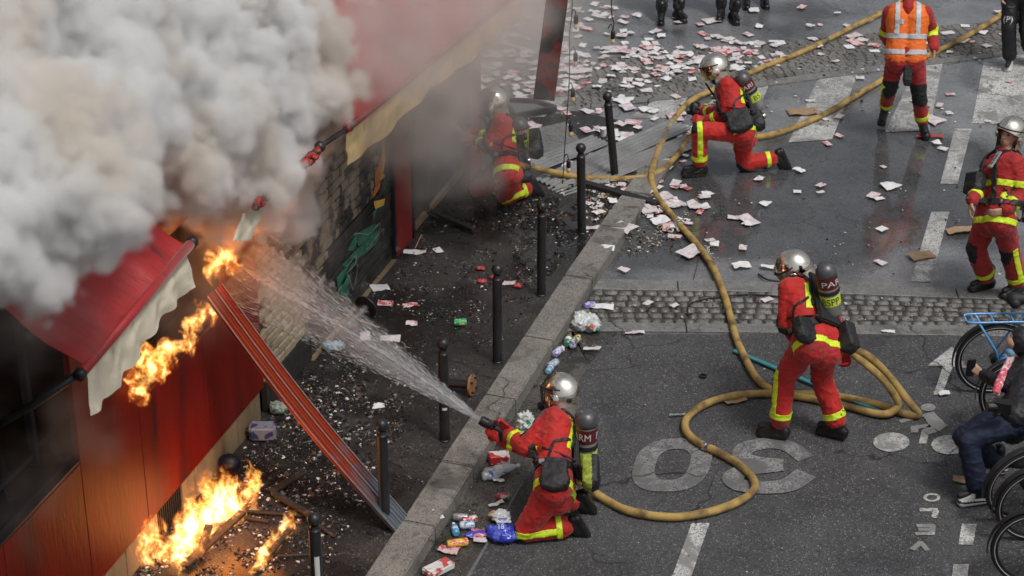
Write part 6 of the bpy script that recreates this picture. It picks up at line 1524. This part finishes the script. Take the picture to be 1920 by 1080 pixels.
b = MB(); c = G(936,858,.05); b.box(c, (.17,.10,.08), rz=YAW+R(8)); o = b.build('carton', matc('red_carton',(.50,.03,.03),(.62,.60,.58),.5,12), label='red and white carton wedged under the nozzle by the kerb', cat='carton'); bevel(o, .008)
blob(985,795, (.16,.14,.24), mat('milky_bag_green_print',(.62,.66,.64),.25,var=.1,col2=(.02,.30,.14),c2lo=.58,c2hi=.6,c2scale=14,alpha=.85), 'milky plastic bag with green print behind the kneeling firefighter arm', 'bag', 'bag', wr=.03)
paper(935,905,.09,.05,10,M_PW,'small white paper cup lid below the large crushed bottle','lid'); blob(941,930,(.10,.09,.05),matc('red_white_can',(.62,.58,.56),(.55,.05,.05),.35,16),'crushed red and white can flattened in the front gutter','can','drink_can'); paper(930,950,.13,.05,25,M_PW,'small folded white paper in the front gutter above the blue wrapper','paper')
paper(842,1036,.16,.10,-20,M_PR,'red and white wet wrapper below the yellow can','wrapper'); paper(900,1018,.10,.07,0,M_PP2,'pale transparent label right of the yellow can','label')
b = MB(); c = G(822,1065,.045); b.box(c, (.24,.12,.06), rz=YAW+R(40)); o = b.build('carton', matc('red_blue_carton',(.62,.62,.62),(.50,.08,.07),.5,9), label='red white and blue carton at the very bottom of the gutter', cat='carton'); bevel(o, .012, 2)
# upper kerb litter
can(1045,660, 60, matc('pale_can',(.55,.60,.72),(.20,.16,.42)), 'pale lilac can in the gutter above the kneeling firefighter helmet'); bottle(1032,690, 70, mat('light_blue_bottle',(.25,.52,.66),.2,alpha=.8), M_PW, 'light blue bottle just above the helmet of the kneeling firefighter', L_=.15, r=.03)
can(1037,682, 50, matc('blue_grey_can',(.30,.36,.50),(.6,.6,.6)), 'blue grey can just above the light blue bottle'); bottle(1066,636, 80, mat('green_bottle',(.08,.30,.16),.2,alpha=.85), mat('red_cap',(.5,.02,.02),.4), 'green bottle with red cap in the upper kerb litter', L_=.20, r=.033)
can(1080,637, 60, matc('yellow_blue_can',(.65,.55,.05),(.05,.10,.35)), 'yellow and blue can next to the green bottle'); can(1072,645, 110, matc('navy_can',(.10,.12,.30),(.5,.5,.5)), 'navy can end on below the green bottle', L_=.09)
blob(1098,604, (.26,.24,.14), M_FILM, 'heap of clear plastic bag with orange print against the kerb', 'bag', 'bag', wr=.03); blob(1112,612,(.09,.08,.07),mat('orange_red_scrap',(.65,.10,.04),.4,var=.3),'orange red scrap on the clear plastic bag','scrap','scrap',z=.06); blob(1121,616,(.05,.05,.05),mat('green_cap',(.02,.35,.12),.4),'green bottle cap right of the clear plastic bag','cap','bottle_cap')
can(1105,572, 20, matc('violet_can',(.16,.14,.50),(.5,.5,.55)), 'violet and white can above the clear plastic bag', L_=.11); paper(1130,580,.20,.09,-8,M_PW,'white folded sheet above the clear plastic bag','paper'); blob(1052,655,(.08,.07,.06),M_PP2,'pinkish crumpled cup below the green bottle','cup','cup')
paper(1110,659,.16,.06,-10,M_PP2,'pinkish wet paper right of the cans in the upper gutter','paper')
can(863,604, 6, matc('green_can',(.03,.36,.12),(.55,.55,.30)), 'green drink can standing out on the dark wet pavement', z=ZP, L_=.115)
for (x, y, lb) in ((925,520,'left one'), (900,503,'upper one'), (903,527,'lower one'), (970,535,'right one')):
    blob(x, y, (.10,.07,.04), mat('wet_red_rag',(.34,.05,.05),.5,var=.4,scale=20), 'wet red rag on the pavement by the middle bollard, the ' + lb + ' of four', 'rag', 'rag', z=ZP, vox=.012)
# burst canisters and pipes by the wall
b = MB(); c = G(493,808,ZP+.07); 
o_ = thing('canister', tuple(G(493,815,ZP)), 'scorched white and blue plastic canister lying by the plinth', 'canister'); q = MB(); q.box(c, (.22,.14,.13), rz=YAW); o = q.build('body', matc('scorched_blue_canister',(.22,.24,.30),(.03,.04,.14),.5,9), o_); bevel(o, .02, 3); q = MB(); q.lathe(c + toward(180)*.11, [(.025,0),(.025,.03),(.018,.032)], 12, axis=toward(180)); q.build('cap', M_BOOT, o_)
b = MB(); b.ell(G(430,868,ZP+.09), (.095,.08,.075)); o = b.build('bucket', mat('navy_plastic',(.005,.005,.018),.4,var=.4,scale=12,bump=.4), smooth=True, label='navy round bucket lying against the plinth near the largest fire', cat='bucket')
blob(522,765,(.16,.12,.12),mat('pale_green_melt',(.22,.28,.24),.5,var=.4,scale=18),'pale green melted container beside the plinth corner','container','container',z=ZP); blob(624,648,(.20,.12,.10),mat('pale_blue_melt',(.28,.42,.52),.5,var=.3,scale=18),'pale blue plastic container seen through the water spray','container','container',z=ZP)
def flanged(a, c, r, rf, m1, m2, label, both=False):
    d = (c - a).normalized(); t = thing('flanged_pipe', tuple(a.lerp(c,.5) - Z*r), label, 'pipe'); b = MB(); b.tube([a, c], r, 14); b.build('pipe', m1, t, smooth='auto')
    b = MB(); b.lathe(c - d*.01, [(rf*.2,0),(rf,.004),(rf*1.02,.012),(rf,.022),(rf*.3,.026)], 22, axis=d); b.build('flange', m2, t, smooth='auto')
    for k in range(4):
        e = d.orthogonal().normalized(); e = Matrix.Rotation(k*math.pi/2, 3, d) @ e; b = MB(); b.tube([c + e*rf*.7 + d*.008, c + e*rf*.7 + d*.035], .010, 8); b.build('bolt', M_BLK, t)
M_RUST = mat('rusty_flange', (.26,.12,.05), .7, var=.4, scale=18, bump=.4)
flanged(G(782,712,ZP+.05), G(884,722,ZP+.09), .038, .095, M_BLK, M_RUST, 'dark pipe with rusty round flange lying behind the bollard in the spray')
flanged(G(650,612,ZP+.06), G(686,576,ZP+.11), .034, .115, mat('worn_steel_pipe',(.20,.20,.19),.4,metal=.6,var=.4,scale=14), M_BLK, 'steel pipe with black round flange lying at the foot of the graffiti boards')
board((668,598,.16),(712,614,.14),.015,.012,'thin pale rod crossing the steel pipe', M_CARD)
board((780,385,.14),(890,432,.16),.05,.04,'long burnt black beam lying from the doorway towards the ash heap'); board((778,384,.2),(822,410,.15),.02,.02,'bent black rod above the long burnt beam at the doorway')
board((1090,342,.10),(1232,382,.05),.08,.05,'long black square tube lying in the papers under the forked hose'); board((778,466,.14),(790,440,.2),.01,.01,'thin pale stick leaning at the door panel', M_CARD)
# corrugated sheets and plates at the corner
M_ZINC = mat('grey_zinc', (.30,.31,.31), .4, metal=.5, var=.2, scale=6, bump=.1)
def corrugated(p0, p1, w, label, z=.05, n=5):
    a, c = G(*p0, z), G(*p1, z); d = (c - a).normalized(); s = Z.cross(d); V = []; m = n*4 + 1
    for i in range(m):
        k = i % 4; off = (i / (m-1) - .5) * w; h = .022 if k in (1, 2) else 0.0
        V += [a + s*off + Z*h, c + s*off + Z*(h+.0)]
    F = [(2*i, 2*i+1, 2*i+3, 2*i+2) for i in range(m-1)]; b = MB(); b.add(V, F); b.add([v - Z*.003 for v in V], [tuple(reversed(f)) for f in F]); return b.build('corrugated_sheet', M_ZINC, fixn=False, label=label, cat='metal sheet')
corrugated((1020,345),(1275,232), .34, 'long corrugated zinc sheet running from the crouching firefighter past the tilted bollard', .06)
corrugated((1000,310),(1125,262), .30, 'shorter corrugated zinc sheet at the far side by the grating plate', .05); corrugated((1040,362),(1300,262), .30, 'nearest corrugated zinc sheet, half under papers by the forked hose', .045)
tp = thing('tactile_plate', tuple(G(1050,262,.03)), 'studded pale paving plate behind the crouching firefighter', 'paving plate'); P4 = [G(985,245,.05), G(1060,228,.045), G(1105,285,.05), G(1030,300,.06)]
b = MB(); b.poly(P4, th=.02); b.build('plate', M_KERB2, tp)
b = MB()
for i in range(14):
    for j in range(12):
        c = P4[0].lerp(P4[1], (i+.5)/14).lerp(P4[3].lerp(P4[2], (i+.5)/14), (j+.5)/12); b.lathe(c, [(.012,0),(.009,.005),(.004,.006)], 6)
o = b.build('stud_field', M_KERB, tp); o['kind'] = 'stuff'
fr = thing('fallen_frame', tuple(G(990,205,.03)), 'black metal tray lying behind the crouching firefighter at the corner', 'metal frame'); q4 = [(945,188),(1005,190),(1042,203),(965,218)]
for a, c in zip(q4, q4[1:] + q4[:1]): b = MB(); b.bar(G(*a,.07), G(*c,.07), .04, .06); b.build('rail', M_BLK, fr)
b = MB(); b.poly([G(*p,.05) for p in q4], th=.01); b.build('pan', mat('grey_pan',(.12,.125,.13),.5,var=.2), fr)
# small cup behind the tilted bollard
b = MB(); c = G(1131,255,.03); b.lathe(c, [(.03,0),(.04,.09),(.043,.095),(.038,.096)], 14); b.build('paper_cup', M_PW, smooth='auto', label='white paper cup standing behind the tilted bollard', cat='cup')
b = MB(); b.ell(G(1133,250,.08), .03); 

# ------------------------------------------------------------------ ash, char and chips (past counting)
CH = [mat('char_chip', (.012,.011,.011), .6, var=.4), mat('ash_chip', (.16,.155,.15), .85, var=.3), mat('white_chip', (.60,.58,.55), .8, var=.1), mat('brown_chip', (.13,.07,.035), .7, var=.4), mat('tan_chip', (.40,.31,.17), .75, var=.2)]
def chips(name, zones_, label, seed=1):
    rr = random.Random(seed); V = []; F = []; K = []
    for poly, n, smin, smax, w in zones_:
        x0, x1, y0, y1 = min(p[0] for p in poly), max(p[0] for p in poly), min(p[1] for p in poly), max(p[1] for p in poly); k = 0; tries = 0
        while k < n and tries < n*40:
            tries += 1; x, y = rr.uniform(x0, x1), rr.uniform(y0, y1)
            if not pip(x, y, poly): continue
            c0 = mnoise.noise(Vector((x*.022, y*.035, seed))) + .5*mnoise.noise(Vector((x*.07, y*.11, seed)))
            if rr.random() > .35 + c0*1.3: continue
            k += 1; g = G(x, y, ZP); z = zg(g)
            if z != ZP: g = G(x, y, z)
            s = smin + (smax - smin) * rr.random()**3; g.z += .001
            kk = rr.choices(range(5), w)[0]; h = s * (rr.uniform(.15,.7) if kk in (0, 3) else rr.uniform(.04,.25)); a = rr.uniform(0, 6.28); el = rr.uniform(.35, 1); n0 = len(V); m = 4 if s < .02 else 5
            tl = rr.uniform(-.3,.3)
            for j in range(m):
                an = a + 2*math.pi*j/m + rr.uniform(-.3,.3); rx = s*rr.uniform(.6,1); vx, vy = math.cos(an)*rx, math.sin(an)*rx*el; ca, sa = math.cos(a), math.sin(a)
                V.append((g.x + vx*ca - vy*sa, g.y + vx*sa + vy*ca, g.z))
            for j in range(m): v = V[n0+j]; V.append((g.x + (v[0]-g.x)*.75, g.y + (v[1]-g.y)*.75, g.z + h*(1 + tl*(1 if j < m/2 else -1))))
            F.append(tuple(range(n0+m, n0+2*m))); K.append(kk)
            for j in range(m): F.append((n0+j, n0+(j+1)%m, n0+m+(j+1)%m, n0+m+j)); K.append(kk)
    b = MB(); b.V = V; b.F = F; b.M = K; return b.build(name, CH, fixn=False, label=label, cat='debris', kind='stuff')
dark = (70,19,4,6,1); light = (64,20,7,7,2)
chips('ash_debris', [([(350,960),(520,770),(640,640),(800,640),(760,800),(600,1080),(250,1080)], 8500, .003, .026, light), ([(400,930),(520,780),(590,700),(720,760),(640,900),(520,960)], 6500, .004, .034, (64,20,11,4,1)),
    ([(560,700),(640,600),(760,470),(900,440),(960,560),(880,760),(760,980),(600,1080)], 3800, .003, .016, dark), ([(700,560),(780,380),(1080,360),(1080,480),(1000,560),(930,660)], 3400, .003, .022, dark),
    ([(930,385),(1000,365),(1090,380),(1085,445),(1010,470),(940,450)], 2600, .006, .034, (80,8,2,6,4)), ([(960,470),(1010,455),(1060,480),(1030,520),(970,515)], 900, .005, .03, (86,8,1,4,1)), ([(860,340),(960,375),(1040,365),(1020,400),(880,400)], 1400, .004, .025, (80,10,2,6,2)),
    ([(1080,400),(1190,390),(1300,400),(1260,470),(1120,480)], 700, .006, .03, (25,12,20,10,33)), ([(1040,340),(1240,335),(1260,400),(1090,420)], 1300, .008, .035, (38,10,24,14,14)),
    ([(850,940),(1000,700),(1120,560),(1180,420),(1190,620),(1060,740),(960,900),(860,1080),(790,1080)], 900, .003, .014, light)], 'charcoal, ash and pale scraps scattered thickly over the burnt pavement')
chips('road_crumbs', [([(880,1080),(1100,700),(1900,640),(1920,1080)], 500, .003, .011, (15,20,50,10,5)), ([(1180,420),(1340,340),(1900,300),(1900,520),(1190,520)], 500, .004, .02, (40,12,35,8,5)), ([(900,120),(1900,60),(1900,240),(1000,240)], 700, .006, .03, (20,20,45,10,5)), ([(1130,545),(1900,560),(1900,605),(1120,600)], 260, .004, .02, (40,15,25,10,10))], 'small pale crumbs and grit scattered thinly over the road', 4)
# ------------------------------------------------------------------ smoke
def vol_group(name, pts_layers, bmin, bmax, res, amp, nscale, edge, thin=1.0, stretch=None):
    """A fog grid: union of puffs (several radii) roughened by noise."""
    me = []
    for k, (R0, pts) in enumerate(pts_layers):
        m = bpy.data.meshes.new(name + '_puffs%d' % k); m.from_pydata([tuple(p) for p in pts], [], [])
        o = bpy.data.objects.new(name + '_puffs%d' % k, m)   # not linked: only a source of points
        me.append((R0, o))
    g = bpy.data.node_groups.new(name, 'GeometryNodeTree')
    g.interface.new_socket('Geometry', in_out='INPUT', socket_type='NodeSocketGeometry')
    g.interface.new_socket('Geometry', in_out='OUTPUT', socket_type='NodeSocketGeometry')
    N = g.nodes; L = g.links
    out = N.new('NodeGroupOutput')
    pos = N.new('GeometryNodeInputPosition')
    def M(op, a, b=None, c=None):
        n = N.new('ShaderNodeMath'); n.operation = op
        for i, v in enumerate((a, b, c)):
            if v is None: continue
            if isinstance(v, (int, float)): n.inputs[i].default_value = v
            else: L.new(v, n.inputs[i])
        return n.outputs[0]
    d = None
    for R0, o in me:
        oi = N.new('GeometryNodeObjectInfo'); oi.inputs['Object'].default_value = o
        pr = N.new('GeometryNodeProximity'); pr.target_element = 'POINTS'
        L.new(oi.outputs['Geometry'], pr.inputs[0]); L.new(pos.outputs[0], pr.inputs['Source Position'] if 'Source Position' in pr.inputs else pr.inputs[1])
        v = M('SUBTRACT', pr.outputs['Distance'], R0)
        d = v if d is None else M('SMOOTH_MIN', d, v, 0.12)
    src = pos.outputs[0]
    if stretch:
        vm = N.new('ShaderNodeVectorMath'); vm.operation = 'MULTIPLY'; vm.inputs[1].default_value = stretch
        L.new(src, vm.inputs[0]); src = vm.outputs[0]
    nz = N.new('ShaderNodeTexNoise'); nz.inputs['Scale'].default_value = nscale; nz.inputs['Detail'].default_value = 7; nz.inputs['Roughness'].default_value = 0.62
    nz.inputs['Distortion'].default_value = 0.3
    L.new(src, nz.inputs['Vector'])
    vo = N.new('ShaderNodeTexVoronoi'); vo.feature = 'SMOOTH_F1'; vo.inputs['Scale'].default_value = nscale * 2.2; vo.inputs['Smoothness'].default_value = 0.35
    L.new(src, vo.inputs['Vector'])
    n1 = M('MULTIPLY', M('SUBTRACT', nz.outputs[0], 0.5), amp * 3.2)
    n2 = M('MULTIPLY', M('SUBTRACT', vo.outputs['Distance'], 0.45), amp * 0.9)
    vo2 = N.new('ShaderNodeTexVoronoi'); vo2.feature = 'SMOOTH_F1'; vo2.inputs['Scale'].default_value = nscale * 5.5; vo2.inputs['Smoothness'].default_value = 0.25
    wp = N.new('ShaderNodeVectorMath'); wp.operation = 'MULTIPLY_ADD'; wp.inputs[1].default_value = (.25, .25, .25); L.new(nz.outputs['Color'], wp.inputs[0]); L.new(src, wp.inputs[2]); L.new(wp.outputs[0], vo2.inputs['Vector'])
    n3 = M('MULTIPLY', M('SUBTRACT', vo2.outputs['Distance'], 0.45), amp * 0.55)
    d = M('ADD', M('ADD', M('ADD', d, n1), n2), n3)
    dens = M('DIVIDE', M('MULTIPLY', d, -1.0), edge)
    cl = N.new('ShaderNodeClamp'); L.new(dens, cl.inputs[0])
    vc = N.new('GeometryNodeVolumeCube')
    L.new(cl.outputs[0], vc.inputs['Density'])
    vc.inputs['Min'].default_value = bmin; vc.inputs['Max'].default_value = bmax
    for i, a in enumerate('XYZ'): vc.inputs['Resolution ' + a].default_value = max(8, int((bmax[i] - bmin[i]) / res))
    sm = N.new('GeometryNodeSetMaterial')
    L.new(vc.outputs[0], sm.inputs[0]); L.new(sm.outputs[0], out.inputs[0])
    return g, sm
def smoke_mat(name, color, dens, aniso=0.0, col2=None, absorb=None):
    m = bpy.data.materials.new(name); m.use_nodes = True; t = m.node_tree; t.nodes.clear()
    o = t.nodes.new('ShaderNodeOutputMaterial'); p = t.nodes.new('ShaderNodeVolumePrincipled')
    p.inputs['Color'].default_value = (*color, 1); p.inputs['Density'].default_value = dens; p.inputs['Anisotropy'].default_value = aniso
    if col2:
        g = t.nodes.new('ShaderNodeNewGeometry'); n = t.nodes.new('ShaderNodeTexNoise'); n.inputs['Scale'].default_value = 0.9; n.inputs['Detail'].default_value = 3
        t.links.new(g.outputs['Position'], n.inputs['Vector'])
        r = t.nodes.new('ShaderNodeValToRGB'); r.color_ramp.elements[0].position = .50; r.color_ramp.elements[1].position = .66
        r.color_ramp.elements[0].color = (*color, 1); r.color_ramp.elements[1].color = (*col2, 1)
        t.links.new(n.outputs[0], r.inputs[0]); t.links.new(r.outputs[0], p.inputs['Color'])
    t.links.new(p.outputs[0], o.inputs['Volume'])
    return m
def add_volume(name, layers, bmin, bmax, res, amp, nscale, edge, mat_, label, cat, stretch=None):
    g, sm = vol_group(name, layers, bmin, bmax, res, amp, nscale, edge, stretch=stretch)
    sm.inputs['Material'].default_value = mat_
    m = bpy.data.meshes.new(name); m.from_pydata([(0, 0, 0)], [], [])
    o = bpy.data.objects.new(name, m); COL.objects.link(o)
    md = o.modifiers.new('fog', 'NODES'); md.node_group = g
    o['label'] = label; o['category'] = cat; o['kind'] = 'stuff'
    m.materials.append(mat_)
    return o
rs = random.Random(11)
def puffs(spec):
    """spec: (px, py, plane x, radius) -> layers of puffs with three sizes"""
    big, mid, small = [], [], []
    for px, py, x, r in spec:
        c = PX(px, py, x)
        (big if r >= .6 else mid if r >= .36 else small).append(c)
        for _ in range(4 if r >= .6 else 3 if r >= .36 else 0):
            v = Vector((rs.uniform(-.2, 1), rs.uniform(-1, 1), rs.uniform(-.6, 1))).normalized()
            small.append(c + v * r * .85)
    return [(R0, p) for R0, p in ((.62, big), (.38, mid), (.23, small)) if p]
thick = [(-30,60,-6.6,.62),(80,110,-6.5,.62),(190,60,-6.7,.62),(310,120,-6.6,.62),(60,250,-6.3,.62),(160,190,-6.25,.62),(-40,350,-6.2,.62),(80,340,-5.95,.62),
 (215,225,-6.3,.38),(320,200,-6.4,.62),(50,390,-6.0,.38),(-10,400,-6.0,.38),(80,360,-6.0,.38),(30,470,-5.9,.23),(-20,480,-5.9,.23),(80,440,-5.9,.23),(-50,440,-5.95,.38),
 (390,180,-6.5,.62),(440,60,-6.7,.62),(330,20,-6.8,.62),(400,290,-6.5,.62),(480,210,-6.6,.62),(520,110,-6.8,.62),(550,20,-7.0,.62),(270,300,-6.7,.38),(350,310,-6.7,.38),
 (420,330,-6.6,.38),(480,280,-6.6,.38),(530,230,-6.7,.38),(560,320,-6.75,.23),(545,370,-6.75,.23),(500,380,-6.75,.23),(570,420,-6.72,.23),(525,425,-6.75,.23),(550,160,-6.8,.38),(570,100,-6.9,.38),
 (400,400,-6.78,.23),(330,370,-6.78,.23),(250,370,-6.78,.23),(440,430,-6.75,.23)]
b0, b1 = (-9.6, 7.2, 1.6), (-5.0, 17.5, 6.6)
SM = smoke_mat('smoke_thick', (.955, .955, .955), 24.0, 0.1, (.915, .885, .84))
add_volume('smoke_plume', puffs(thick), b0, b1, .036, .27, 1.7, .085, SM, 'thick billowing white and brown smoke rolling out over the red awning', 'smoke')
ST = smoke_mat('smoke_thin', (.93, .91, .88), 1.1, 0.2)
thin = [[PX(x, y, xx) for x, y, xx in ((640,60,-6.5),(720,100,-6.4),(760,40,-6.4),(820,130,-6.3),(680,80,-5.9),(760,120,-5.8),(850,90,-5.8),(800,30,-5.8),(900,60,-5.8),(940,10,-5.7),(1000,60,-5.7),(850,0,-5.6),(960,120,-5.8),(860,60,-6.2),(920,100,-6.1),(900,0,-6.2),(980,40,-6.1),(820,200,-6.4),(700,190,-6.5),(620,160,-6.6),(1040,20,-6.0),(780,250,-6.4),(860,250,-6.3))], 
        [PX(x, y, xx) for x, y, xx in ((560,440,-6.5),(500,470,-6.55),(600,380,-6.5),(630,320,-6.5),(250,600,-6.5),(300,560,-6.55),(340,520,-6.6),(370,480,-6.6),(400,420,-6.4),(460,400,-6.4),(520,370,-6.3),(560,330,-6.3),(430,480,-6.5),(560,400,-6.4),(40,600,-6.0),(90,590,-6.0),(60,640,-6.2),(0,960,-6.9),(120,800,-6.7),(60,860,-6.8),(100,760,-6.7),(420,560,-6.6),(610,250,-6.6),(840,270,-6.3),(0,900,-6.9))]]
add_volume('smoke_veil', [(.70, thin[0]), (.30, thin[1])], (-9.6, 7.2, .3), (-4.6, 21.5, 5.6), .085, .55, 1.5, .55, ST, 'thin brownish smoke veil drifting over the doorway and the corner', 'smoke')
SW = smoke_mat('smoke_wisp', (.90, .90, .90), 2.2, 0.2)
add_volume('smoke_wisp', [(.10, [G(1005,478,.2), G(990,470,.32), G(975,458,.48), G(965,448,.62)])], (-6.6, 16.8, .1), (-5.2, 18.6, 1.2), .03, .10, 5, .12, SW, 'small grey wisp rising from the ash heap beside a bollard', 'smoke')
